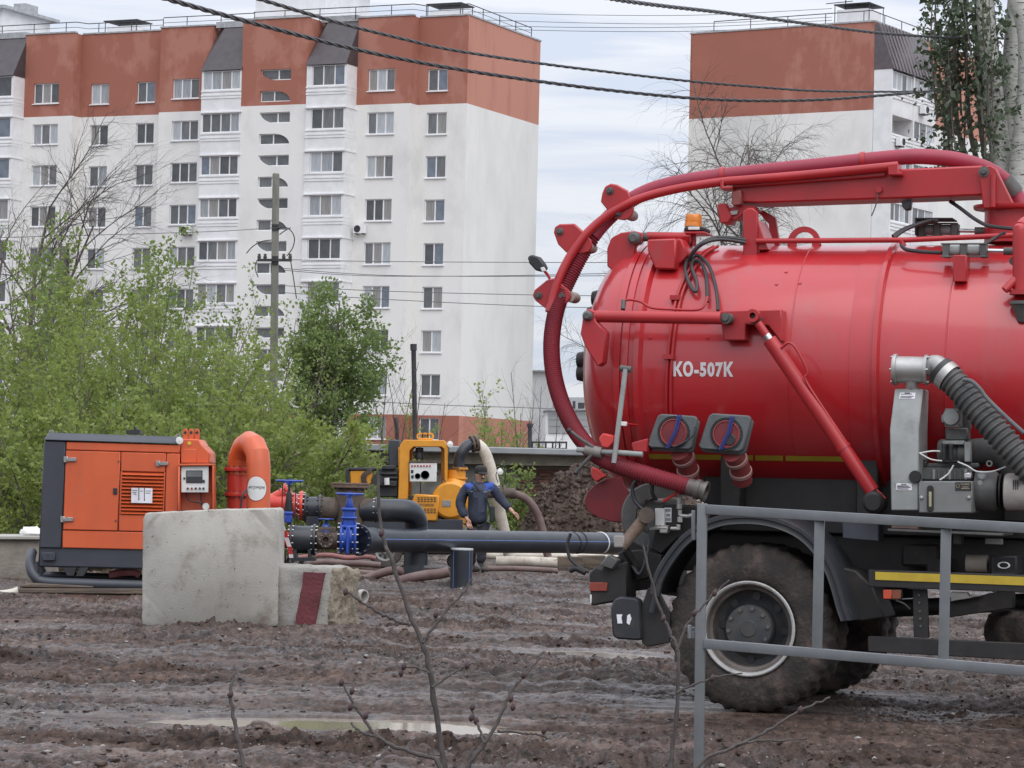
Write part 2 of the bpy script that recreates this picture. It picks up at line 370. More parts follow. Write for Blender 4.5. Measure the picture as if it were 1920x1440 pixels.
def apartment_left():
    yaw = rad(24.6); c = P(875.5, 193.6, 183)
    A = (-math.cos(yaw), math.sin(yaw), 0); N = (-math.sin(yaw), -math.cos(yaw), 0)
    F = Face(c, A, N); E = Face(c, (math.sin(yaw), math.cos(yaw), 0), (math.cos(yaw), -math.sin(yaw), 0))
    T = thing('apartment_building', 'long white nine-storey apartment block with brick-red top floor and dark mansard panels, on the left', 'building', (c.x, c.y, 0))
    ztop = F.fp(878, 28.5)[1]; zr = F.fp(875.5, 193.6)[1]; zb = F.fp(861, 779.5)[1]
    D1, D2 = .95, 2.25
    a6 = F.a(772, 120, D1); a5 = F.a(670, 120, D1); aB2 = F.a(571, 300, D2 + .15); a4r = F.a(577, 100, D2)
    a4 = F.a(454, 120, D2); aB1 = F.a(375.5, 250, D2); a3 = F.a(299.5, 150, D1); a2 = F.a(138, 130, D1); a1 = F.a(46.5, 150, D1); a0 = a1 + 9
    secs = [(0, a6, 0), (a6, a5, D1), (a5, a4r, 0), (a4r, a4, D2), (a4, aB1, 0), (aB1, a3, D1), (a3, a2, 0), (a2, a1, D1), (a1, a0, 0)]
    dz = 2.8
    # columns: (px left, px right, y top, y bottom at the top row, plane, sashes)
    cols = [(690, 741, 128, 171, D1, 3), (801.5, 840, 128.5, 171, 0, 2), (62.7, 111, 155, 195, D1, 3), (170, 205, 156.5, 196, 0, 2),
            (256.5, 291, 152.5, 192.5, 0, 2), (323.5, 374, 146.5, 185.5, D1, 3)]
    holes = {}; wins = []
    for xl, xr, yt, yb, d, n in cols:
        b0, zt = F.fp(xr, yt, d); b1, zz = F.fp(xl, yb, d); K = WindowKind(F, b1 - b0, zt - zz, n)
        for k in range(9):
            holes.setdefault(d, []).append((b0, b1, zz - k * dz, zt - k * dz)); wins.append((K, b0, zz - k * dz, d))
    # staircase windows, curved corner alternately below and above
    sa0, szt = F.fp(546, 128.5, D2); sa1, szb = F.fp(488.5, 151.5, D2); sh = szt - szb; fill = MB(); stair = []
    for k in range(15):
        z0 = szb - k * dz / 2; holes.setdefault(D2, []).append((sa0, sa1, z0, z0 + sh)); stair.append((k, z0))
        am = sa0 + (sa1 - sa0) * (.42 if k % 2 == 0 else .55); arc = []
        for j in range(11):
            t = math.pi / 2 * j / 10
            if k % 2 == 0: arc.append((am + (sa1 - am) * math.cos(t), z0 + sh - sh * math.sin(t)))
            else: arc.append((am - (am - sa0) * math.cos(t), z0 + sh * math.sin(t)))
        cor = (sa1, z0) if k % 2 == 0 else (sa0, z0 + sh)
        fill = MB()
        for p, q in zip(arc, arc[1:]):
            fill.add([F.pt(*cor, D2), F.pt(*p, D2), F.pt(*q, D2)], [(0, 1, 2)])
            fill.add([F.pt(*p, D2), F.pt(*q, D2), F.pt(*q, D2 - .2), F.pt(*p, D2 - .2)], [(0, 1, 2, 3)])
        fill.build('curved_reveal', M_RED_WALL if z0 > zr else M_WHITE_WALL, T, smooth=False)
    for (z0, z1, m, nm) in ((zr, ztop, M_RED_WALL, 'wall'), (zb, zr, M_WHITE_WALL, 'wall'), (0, zb, M_RED_WALL, 'wall')):
        mb = MB()
        for b0, b1, d in secs: F.wall(mb, b0, b1, z0, z1, d, holes.get(d, ()))
        for (p, q) in zip(secs, secs[1:]):
            if p[2] != q[2]: mb.add([F.pt(p[1], z0, p[2]), F.pt(p[1], z1, p[2]), F.pt(p[1], z1, q[2]), F.pt(p[1], z0, q[2])], [(0, 1, 2, 3)])
        mb.build(nm, m, T, smooth=False)
    ew = E.a(1013.7, 79)
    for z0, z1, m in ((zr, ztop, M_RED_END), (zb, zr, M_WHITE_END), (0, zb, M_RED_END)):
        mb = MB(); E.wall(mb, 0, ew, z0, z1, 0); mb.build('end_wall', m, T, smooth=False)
    mb = MB()
    mb.add([F.pt(0, ztop - .25, -.1), F.pt(a0, ztop - .25, -.1), F.pt(a0, ztop - .25, -ew), F.pt(0, ztop - .25, -ew)], [(0, 1, 2, 3)])
    for b0, b1, d in secs:
        if d: mb.add([F.pt(b0, ztop - .25, d), F.pt(b1, ztop - .25, d), F.pt(b1, ztop - .25, -.1), F.pt(b0, ztop - .25, -.1)], [(0, 1, 2, 3)])
    mb.build('roof', M_ROOFMETAL, T, smooth=False)
    mb = MB(); mb.add([F.pt(0, 0, -ew), F.pt(a0, 0, -ew), F.pt(a0, ztop, -ew), F.pt(0, ztop, -ew)], [(0, 1, 2, 3)])
    mb.add([F.pt(a0, 0, 0), F.pt(a0, ztop, 0), F.pt(a0, ztop, -ew), F.pt(a0, 0, -ew)], [(0, 1, 2, 3)])
    mb.build('back_wall', M_WHITE_WALL, T, smooth=False)
    mb = MB()
    for b0, b1, d in secs:
        if d == 0 and (abs(b0 - a5) < .01 or abs(b0 - a4) < .01 or abs(b0 - a1) < .01): continue
        F.box(mb, b0 + (.06 if d == 0 else -.05), b1 + (-.06 if d == 0 else .05), ztop - .002, ztop + .10, d - .35, d + .06)
    E.box(mb, .1, ew + .05, ztop - .004, ztop + .10, -.35, .05)
    mb.build('roof_edge', M_ROOFMETAL, T, smooth=False)
    for K, b, z, d in wins: K.place(T, b, z, d - .10)
    # stair windows
    KA = WindowKind(F, sa1 - sa0, sh, 2, sill=False, widths=[.42, .58]); KB = WindowKind(F, sa1 - sa0, sh, 2, sill=False, widths=[.55, .45])
    for k, z in stair: (KA if k % 2 == 0 else KB).place(T, sa0, z, D2 - .13, name='stair_window', mats=[PANES[1], PANES[0], PANES[3]][k % 3:] or None)
    # glazed balcony stacks
    def stack(b0, b1, D, zt, zbm, n, solid=0.0, mans=None, right_side=True):
        g1 = b1 - solid * (b1 - b0); K = WindowKind(F, g1 - b0 - .04, zt - zbm, n, bar=.06, sill=False); pm = None; sd = MB()
        for k in range(9):
            z0 = zbm - k * dz; mb = MB(); zp = z0 - dz + (zt - zbm)
            F.box(mb, b0, b1, zp + .1, z0 - .01, .2, D); F.box(mb, b0 - .07, b1 + .07, zp + .012, zp + .10, .2, D + .10)
            for j, zz in enumerate((.03, .30, .48)): F.box(mb, b0 - .03, b1 + .03, z0 - zz - .09, z0 - zz, .2, D + .045 - .003 * j)
            if solid: F.box(mb, g1, b1, z0, zt - k * dz + .01, D - .12, D - .03)
            F.box(mb, b0, b1, z0 - .004, zt - k * dz, D - .32, D - .26)
            o = mb.build('balcony', M_BALC, T, smooth=False)
            if pm is None: pm = 1
            K.place(T, b0 + .02, z0, D - .05, name='glazing')
        F.box(sd, b0 - .02, b0 + .14, 0, zt + .02, .05, D - .02); F.box(sd, b1 - .14, b1 + .02, 0, zt + .02, .05, D - .02)
        sd.build('side_wall', M_BALC, T, smooth=False)
        mm = MB(); x0, x1 = b0 - .05, b1 + .05
        zt += .03
        mm.add([F.pt(x0, zt, D + .12), F.pt(x1, zt, D + .12), F.pt(x1 + mans, ztop - .15, .75), F.pt(x0, ztop - .15, .75), F.pt(x0, zt, .05), F.pt(x1, zt, .05), F.pt(x1, ztop - .15, .05), F.pt(x0, ztop - .15, .05)],
               [(0, 1, 2, 3), (0, 3, 7, 4), (1, 5, 6, 2), (0, 4, 5, 1)])
        mm.build('mansard_panel', M_MANSARD, T, smooth=False)
        st = MB(); F.box(st, b0 + .1, b1 - .1, ztop - .15, ztop + .25, .3, .80); st.build('roof_edge', M_ROOFMETAL, T, smooth=False)
    b0, zt = F.fp(649, 120, D2 + .15); _, zz = F.fp(620, 160, D2 + .15); stack(a5 + .02, aB2, D2 + .15, zt, zz, 3, .13, -.6)
    b0, zt = F.fp(450, 131, D2); _, zz = F.fp(450, 167, D2); stack(a4 + .01, aB1 - .01, D2, zt, zz, 4, 0, -.8)
    _, zt = F.fp(15, 143, D2); _, zz = F.fp(15, 181, D2); stack(a1 + .02, a1 + 3.9, D2 + .05, zt, zz, 3, 0, 0)
    # roof railing, vents, lift houses
    rl = MB(); zR = ztop + .75
    path = [(F, 0.05, -.1), (F, a6 - .5, -.1), (F, a6, D1 - .1), (F, a5, D1 - .1), (F, a4r, .9), (F, a4, .9), (F, a4 + .1, .6), (F, a3, D1 - .3), (F, a3 + .5, -.1), (F, a2 - .4, -.1), (F, a2, D1 - .2), (F, a0, D1 - .2)]
    pts = [f.pt(a, zR, d) for f, a, d in path]
    pts = [E.pt(ew - 1.2, zR, -.15)] + pts
    rl.tube(pts, .032, 5)
    for p in resample(pts, 2.6): rl.tube([p - Vector((0, 0, .8)), p], .03, 5)
    rl.tube([p - Vector((0, 0, .35)) for p in pts], .018, 4)
    rl.build('roof_railing', M_DARKIRON, T)
    def roofbox(pl, pr_, yb, yt, d, depth, cage=True, label=None):
        x0, _ = F.fp(pr_, yb, d); x1, _ = F.fp(pl, yb, d); zt_ = F.fp(pr_, yt, d)[1]; mb = MB(); F.box(mb, x0, x1, ztop - .25, zt_, d - depth, d)
        o = mb.build('roof_vent', M_BALC, T, smooth=False); mb = MB()
        if cage:
            F.box(mb, x0 - .2, x1 + .2, zt_ + .35, zt_ + .42, d - depth - .2, d + .2)
            for x in (x0 - .1, x1 + .1):
                for dd in (d + .1, d - depth - .1): mb.tube([F.pt(x, ztop, dd), F.pt(x, zt_ + .36, dd)], .03, 5)
            mb.build('vent_cover', M_DARKIRON, o, smooth=False)
        return x0, x1, zt_
    roofbox(201, 255, 58, 48, -3, 1.6); roofbox(806, 862, 28, 17, -3, 1.6)
    x0, x1, zt_ = roofbox(479, 610, 20, -45, -4, 6.4, cage=False)
    mb = MB(); F.box(mb, x0 - .5, x1 + .5, zt_, zt_ + .25, -10.9, -3.5); mb.build('roof_slab', M_ROOFMETAL, T, smooth=False)
    x1 = F.a(4, 40, -4); zt_ = F.fp(4, 17, -4)[1]
    mb = MB(); F.box(mb, x1, x1 + 8, ztop - .25, zt_, -10, -4); mb.build('lift_house', M_BALC, T, smooth=False)
    mb = MB(); F.box(mb, x1 - .5, x1 + 8, zt_, zt_ + .22, -10.5, -3.5); o = mb.build('roof_slab', M_ROOFMETAL, T, smooth=False)
    mb = MB(); F.box(mb, x1 + .4, x1 + 1.4, zt_ + .2, zt_ + 1.0, -9, -7.4); mb.build('chimney', M_ROOFMETAL, o, smooth=False)
    return F, E
FL, EL_ = apartment_left()

def apartment_right():
    yaw = rad(31.3); c = P(1637.3, 205.7, 183)
    F = Face(c, (-math.cos(yaw), math.sin(yaw), 0), (-math.sin(yaw), -math.cos(yaw), 0))
    G = Face(c, (math.sin(yaw), math.cos(yaw), 0), (math.cos(yaw), -math.sin(yaw), 0))
    T = thing('apartment_building', 'apartment block behind the red tank truck, blank brick-red and white end wall towards us', 'building', (c.x, c.y, 0))
    ztop = F.fp(1633, 41)[1]; zr = F.fp(1637, 205.7)[1]; aw = F.a(1293.5, 150); am = F.a(1466, 150)
    M_OLD = mat('patched_red_plaster', (.345, .130, .092), (.41, .180, .135), scale=.7, rough=.85, thr=(.46, .56), bump=.12, bscale=6, detail=9, stretch=(1, 1, .5))
    M_NEW = mat('fresh_red_plaster', (.355, .135, .094), (.33, .125, .087), scale=.4, rough=.85, bump=.08, bscale=6)
    M_WARM = mat('warm_grey_plaster', (.70, .70, .665), (.61, .615, .59), scale=.5, rough=.85, thr=(.44, .64), bump=.12, bscale=6, detail=9, stretch=(1, 1, .4))
    for x0, x1, z0, z1, m in ((0, am, zr, ztop, M_OLD), (am, aw, zr, ztop, M_NEW), (0, am, 0, zr, M_WHITE_WALL), (am, aw, 0, zr, M_WARM)):
        mb = MB(); F.wall(mb, x0, x1, z0, z1, 0); mb.build('end_wall', m, T, smooth=False)
    D = F.a(1672, 200) * -1; a1 = G.a(1713.5, 200, D); a2 = G.a(1755, 200, D); dz = 2.8
    for z0, z1, m in ((zr, ztop, M_RED_END), (0, zr, M_WHITE_END)):
        mb = MB(); G.wall(mb, .02, 32, z0, z1, 0); mb.build('side_wall', m, T, smooth=False)
    mb = MB(); mb.add([F.pt(0, ztop - .2), F.pt(aw, ztop - .2), F.pt(aw, ztop - .2, -32), F.pt(0, ztop - .2, -32)], [(0, 1, 2, 3)])
    mb.add([F.pt(aw, 0), F.pt(aw, ztop), F.pt(aw, ztop, -32), F.pt(aw, 0, -32)], [(0, 1, 2, 3)]); mb.build('roof', M_ROOFMETAL, T, smooth=False)
    mb = MB(); F.box(mb, -.05, aw + .05, ztop - .003, ztop + .10, -.3, .05); G.box(mb, .4, 32, ztop - .006, ztop + .09, -.3, .05); mb.build('roof_edge', M_ROOFMETAL, T, smooth=False)
    zt0 = G.fp(1675, 131, D)[1]; zb0 = G.fp(1675, 167, D)[1]; h = zt0 - zb0
    mb = MB(); G.box(mb, .0, .16, 0, zt0 + .1, 0.02, D - .01); G.box(mb, a2 - .15, a2, 0, zt0 + .1, .02, D - .01); G.box(mb, a1 - .08, a1 + .08, 0, zt0 + .1, .02, D + .02)
    mb.build('pilaster', M_BALC, T, smooth=False)
    K1 = WindowKind(G, a1 - .32, h, 4, bar=.09, sill=False); K2 = WindowKind(G, a2 - a1 - .32, h, 3, bar=.09, sill=False)
    for k in range(9):
        for (x0, x1, K, bay) in ((.16, a1 - .1, K1, 0), (a1 + .1, a2 - .15, K2, 1)):
            z0 = zb0 - k * dz; mb = MB(); G.box(mb, x0, x1, z0 + h - dz + .05, z0, D - .2, D - .02)
            for j in range(3): G.box(mb, x0, x1, z0 - .12 - j * .22, z0 - .03 - j * .22, D - .1, D + .03)
            opened = (k == 1 and bay == 0)
            if not opened: G.box(mb, x0, x1, z0, z0 + h, D - .4, D - .3)
            G.box(mb, x0, x1, z0 + h - dz - .04, z0 + h - dz + .045, .03, D - .02)
            o = mb.build('balcony', M_BALC, T, smooth=False)
            if not opened: K.place(T, x0, z0, D - .1, name='glazing', mats=[PANES[-1], PANES[-1], PANES[0]] if k == 0 else [PANES[0], PANES[3], PANES[-1]])  # top floor: sky reflection put into the panes' pale base colour
            else:
                mb = MB(); G.box(mb, x0 + 1.5, x1 - .8, z0 - .9, z0 + h - .55, .03, .09)
                mb.build('door', mat('brown_door', (.20, .085, .045), (.15, .065, .035), scale=4, rough=.5), o, smooth=False)
    mb = MB(); zt = zt0 + .06
    mb.add([G.pt(-.02, zt, D + .15), G.pt(a2, zt, D + .15), G.pt(a2, ztop - .1, .45), G.pt(-.02, ztop - .1, .3), G.pt(-.02, zt, .0), G.pt(-.02, ztop - .1, .0), G.pt(a2, zt, 0), G.pt(a2, ztop - .1, 0)],
           [(0, 1, 2, 3), (0, 3, 5, 4), (0, 4, 6, 1), (1, 6, 7, 2), (3, 2, 7, 5)])
    for i in range(13):
        x = a2 * (i + .5) / 13; mb.tube([G.pt(x, zt + .03, D + .17), G.pt(x, ztop - .08, .38)], .035, 4)
    mb.build('mansard_panel', mat('brown_standing_seam', (.115, .095, .10), (.09, .075, .08), scale=3, rough=.4), T, smooth=False)
    rl = MB(); zR = ztop + .8; pts = [F.pt(aw - 1.5, zR, -.4), F.pt(.3, zR, -.4), G.pt(.6, zR, -.4), G.pt(16, zR, -.4)]
    rl.tube(pts, .032, 5)
    for p in resample(pts, 2.7): rl.tube([p - Vector((0, 0, .85)), p], .03, 5)
    rl.tube([F.pt(3, ztop + .1, -2), F.pt(3, ztop + 1.9, -2)], .04, 5)
    rl.tube([F.pt(2.5, ztop + 1.8, -2), F.pt(4.4, ztop + 1.75, -2)], .03, 5)
    rl.build('roof_railing', M_DARKIRON, T)
    x0 = F.a(1628, 40, -1.5); x1 = F.a(1569, 40, -1.5); zt = F.fp(1600, 17, -1.5)[1]
    mb = MB(); F.box(mb, x0, x1, ztop - .2, zt, -3.5, -1.5); o = mb.build('roof_vent', M_BALC, T, smooth=False)
    mb = MB(); F.box(mb, x0 - .15, x1 + .15, zt + .3, zt + .36, -3.7, -1.3)
    for x in (x0 - .1, x1 + .1):
        for d in (-1.4, -3.6): mb.tube([F.pt(x, ztop, d), F.pt(x, zt + .3, d)], .03, 5)
    mb.build('vent_cover', M_DARKIRON, o, smooth=False)
    return F, G, D
FR, GR, DR = apartment_right()

def ac_unit(face, a, z, d, label, side=None):
    T = thing('air_conditioner', label, 'air conditioner', face.pt(a, z, d), 'air conditioners on the facades')
    m = MB(); face.box(m, a, a + .8, z, z + .55, d + .1, d + .42); m.build('casing', M_PVC, T, smooth=False)
    m = MB(); m.lathe([(.0, 0), (.2, .004), (.2, .02), (.23, .02), (.23, 0)], face.pt(a + .5, z + .28, d + .424), face.N, 20)
    m.build('fan', M_DARKIRON, T)
    m = MB(); face.box(m, a + .1, a + .16, z - .06, z, d, d + .4); face.box(m, a + .64, a + .7, z - .06, z, d, d + .4); m.build('bracket', M_DARKIRON, T, smooth=False)
a, z = FL.fp(688, 438, .95); ac_unit(FL, a, z, .95, 'white air conditioner under the three-sash window, right of the balcony column near the block corner')
a, z = FL.fp(362, 440, .95); ac_unit(FL, a, z, .95, 'white air conditioner left of the glazed balconies, above the green shrubs')
a, z = GR.fp(1677, 273, DR); ac_unit(GR, a, z, DR, 'white air conditioner below the open loggia of the block behind the truck')
a, z = GR.fp(1722, 213, DR); ac_unit(GR, a, z, DR, 'white air conditioner beside the poplar leaves, on the upper balcony parapet')

# low buildings seen between the block and the truck
def low_buildings():
    M = mat('far_white_render', (.78, .79, .79), (.70, .71, .71), scale=.4, rough=.8)
    pl = YP(215); T = thing('white_building', 'plain white flat-roofed building just behind the corner of the long block', 'building', pl.pt(1010, 860))
    m = MB(); m.pr(pl, 990, 697, 1048, 905, 0, 14); m.build('wall', M, T, smooth=False)
    m = MB(); m.pr(pl, 990, 694, 1049, 697, -.3, 14.6); m.build('roof_edge', M_ROOFMETAL, T, smooth=False)
    pl = YP(165); T = thing('grey_building', 'low grey panelled building with a flat roof seen between hose and tank', 'building', pl.pt(1090, 860))
    m = MB(); m.pr(pl, 1023, 770, 1160, 905, 0, 16); m.build('wall', M, T, smooth=False)
    mg = mat('grey_panel', (.33, .34, .345), (.29, .30, .305), scale=.6, rough=.6)
    for i in range(3):
        for j, (x0, x1) in enumerate(((1028, 1052), (1053, 1078), (1079, 1104), (1105, 1130))):
            m = MB(); m.pr(pl, x0, 775.5 + i * 12.6, x1 - .8, 787 + i * 12.6, -.08, .07); m.build('panel', mg, T, smooth=False)
    m = MB(); m.pr(pl, 1040, 745, 1160, 769.6, 6, 8); m.build('upper_storey', mg, T, smooth=False)
    m = MB(); m.pr(pl, 1020, 766.5, 1162, 769.8, -.3, 6); m.build('roof_edge', M_ROOFMETAL, T, smooth=False)
    for q in ((1058, 738, 1060, 746, 6.2, .3), (1074, 752, 1079, 766, 3, .4), (1084, 755, 1096, 766, 3.2, .5)):
        m = MB(); m.pr(pl, *q); m.build('roof_pipe', M_DARKIRON, T, smooth=False)
low_buildings()
# ------------------------------------------------------------------ ground
def ground_height(x, y):
    h = (fbm(x * .22 + 3, y * .22 + 9, 3) - .5) * .12
    n = fbm(x * .45 + 11, y * .9 + 4, 3)                                    # where it is churned
    churn = np.clip((n - .30) * 3.4, .35, 1)
    near = np.clip((31 - y) / 8, 0, 1)
    wob = .35 * (vnoise(x * .35, y * .2) - .5) + .06 * x
    yy = y + wob + .22 * (fbm(x * 1.3 + 60, y * .9, 3) - .5)
    ruts = np.abs(vnoise(yy * 3.4 + 31, x * .14 + 7) - .5) * 2               # long wheel ridges across the view
    h += near * (ruts - .5) * .048
    lug = np.clip(vnoise(x * .25 + 80, y * .5) * 2.2 - .6, 0, 1)
    h += near * .011 * np.sin(yy * 24 + 5 * vnoise(x * .6, y * .6)) * lug + near * .007 * np.sin(x * 29 + 3 * yy) * lug
    wx = x + .10 * (vnoise(x * 5, y * 5) - .5); wy = y + .10 * (vnoise(x * 5 + 40, y * 5) - .5)
    for fr, am, ax in ((2.1, .050, .7), (5.3, .034, .75)):
        r = 1 - np.abs(2 * vnoise(wx * fr * ax + fr, wy * fr + 2 * fr) - 1); h += churn * am * (r ** 2 - .38)
    for fr, am, ax in ((9.0, .042, .75), (17.0, .052, .85), (31.0, .040, 1.0)):
        r = np.abs(2 * vnoise(wx * fr * ax + fr, wy * fr + 2 * fr) - 1); h += churn * am * (np.sqrt(r) - .62)
    h += .05 * np.clip(fbm(x * 1.6 + 50, y * 1.6, 3) - .56, 0, 1) * 6 * churn
    # loose heaps left of the concrete block, and in front of the truck
    h += .08 * np.exp(-(((x + 4.6) / 1.9) ** 2 + ((y - 29.6) / 1.3) ** 2)) + .10 * np.exp(-(((x + 1.0) / 1.3) ** 2 + ((y - 30.6) / 1.0) ** 2))
    h += .10 * np.exp(-(((x + 1.5) / .5) ** 2 + ((y - 25.6) / .4) ** 2))
    far = np.clip((70 - y) / 15, 0, 1); h *= far
    # puddle basins with low rims
    for px, py, rx, ry, dp in PUDDLES:
        q = ((x - px) / rx) ** 2 + ((y - py) / ry) ** 2
        rim = np.clip(1.9 - q * .55, 0, 1); h = h * (1 - .8 * rim) + rim * .002
        q = q + (fbm(x * 2.2, y * 4.0, 3) - .5) * 1.5
        k = np.clip((1.25 - q) * 1.6, 0, 1); h = h * (1 - k) - dp * k
    # pressed flat under wheels, blocks and skids
    for px, py, r in PADS:
        k = np.exp(-(((x - px) ** 2 + (y - py) ** 2) / (r * r)) ** 2); h = h * (1 - k) - (.03 * k if r in (.75, .8001) else 0)
    return h
_w = P(1403, 1180, 18.2)
PUDDLES = [(-.85, 16.7, 1.22, .50, .05), (.75, 24.2, .5, .6, .03)]
PADS = [(_w.x, _w.y + .3, .8), (_w.x + .6, _w.y + 2.2, .8), (-2.9, 27.6, .75), (-2.0, 28.3, .8001), (-4.9, 34.2, 1.6), (-4.2, 34.2, 1.4), (-.4, 46.5, .8), (-2.2, 47.8, .8), (0, 48.5, 1.5), (-.68, 38.2, .4), (-1.3, 39.8, .4)]
def build_ground():
    tt = np.concatenate([[-40, -12, -4, -1.6, -.8, -.45, -.3], np.linspace(-.205, .205, 620), [.3, .45, .8, 1.6, 4, 12, 40]])
    ys = np.concatenate([[-400, -100, -30, -8, 2, 7, 10.5, 12.2], np.exp(np.linspace(math.log(13), math.log(34), 1000)), np.exp(np.linspace(math.log(34.05), math.log(66), 200)), [70, 78, 90, 110, 140, 180, 240, 340, 600, 1500, 5000]])
    Y, T = np.meshgrid(ys, tt, indexing='ij'); X = T * np.maximum(Y, 13.0)
    Xf, Yf = X.ravel().astype(np.float64), Y.ravel().astype(np.float64); Hh = ground_height(Xf, Yf)
    n, m = Y.shape; i = np.arange(n - 1)[:, None] * m + np.arange(m - 1)[None, :]
    f = np.stack([i, i + 1, i + m + 1, i + m], -1).reshape(-1, 4)
    o = npmesh('ground', np.stack([Xf, Yf, Hh], 1), f, M_MUD, smooth=False, kind='structure')
    o['label'] = 'churned wet brown mud of the yard, rutted by wheels'
build_ground()
def GZ(x, y): return float(ground_height(np.array([float(x)]), np.array([float(y)]))[0])
M_WATER = mat('muddy_water', (.30, .25, .195), (.26, .215, .17), scale=2, rough=.06, spec=.8, bump=.02, bscale=6)
def puddles():
    for i, (px, py, rx, ry, dp) in enumerate(PUDDLES):
        m = MB(); n = 40; z = -dp * .30
        m.add([(px, py, z)] + [(px + rx * 1.25 * math.cos(2 * math.pi * k / n), py + ry * 1.25 * math.sin(2 * math.pi * k / n), z) for k in range(n)], [(0, k + 1, (k + 1) % n + 1) for k in range(n)])
        m.build('puddle', M_WATER, kind='structure')
puddles()
# loose clods and stones lying on the mud
def clods():
    rs = np.random.RandomState(3)
    bm = bmesh.new(); bmesh.ops.create_icosphere(bm, subdivisions=1, radius=1); bv = np.array([v.co[:] for v in bm.verts]); bf = np.array([[v.index for v in f.verts] for f in bm.faces]); bm.free()
    def scatter(name, n, smin, smax, m, squash, yr=(13.5, 60), power=2.2):
        u = rs.rand(n); Y = yr[0] * (yr[1] / yr[0]) ** u; X = (rs.rand(n) * 2 - 1) * .2 * Y
        nn = fbm(X * .5 + 11, Y * .9 + 4, 3); keep = nn > .42 + .30 * (rs.rand(n) - .5); X, Y = X[keep], Y[keep]; n = len(X)
        for px, py, rx, ry, dp in PUDDLES:
            k = ((X - px) / (rx * 1.2)) ** 2 + ((Y - py) / (ry * 1.2)) ** 2 > 1; X, Y = X[k], Y[k]
        n = len(X); s = (smin + (smax - smin) * rs.rand(n) ** power); Hh = ground_height(X, Y)
        an = rs.rand(n) * 6.28; jit = 1 + (rs.rand(n, len(bv)) - .5) * .9
        v = bv[None] * jit[..., None] * s[:, None, None] * np.array([1.25, 1, squash])
        c, sn = np.cos(an)[:, None], np.sin(an)[:, None]
        vx = v[..., 0] * c - v[..., 1] * sn; vy = v[..., 0] * sn + v[..., 1] * c
        V = np.stack([vx + X[:, None], vy + Y[:, None], v[..., 2] + (Hh + s * squash * .05)[:, None]], -1).reshape(-1, 3)
        Fc = (bf[None] + (np.arange(n) * len(bv))[:, None, None]).reshape(-1, 3)
        o = npmesh(name, V, Fc, m, kind='stuff', smooth=False); return o
    scatter('mud_clods', 9000, .005, .024, M_MUD, .6, yr=(13.5, 45), power=2.4)['label'] = 'loose lumps of mud strewn over the yard'
    scatter('mud_crumbs', 14000, .004, .013, M_MUD, .7, yr=(13.5, 34), power=1.5)['label'] = 'fine crumbs of mud strewn over the yard'
    scatter('gravel', 1500, .006, .022, mat('pale_stone', (.36, .33, .31), (.22, .20, .19), scale=9, rough=.8), .6, power=2)['label'] = 'pale bits of gravel lying in the mud'
clods()
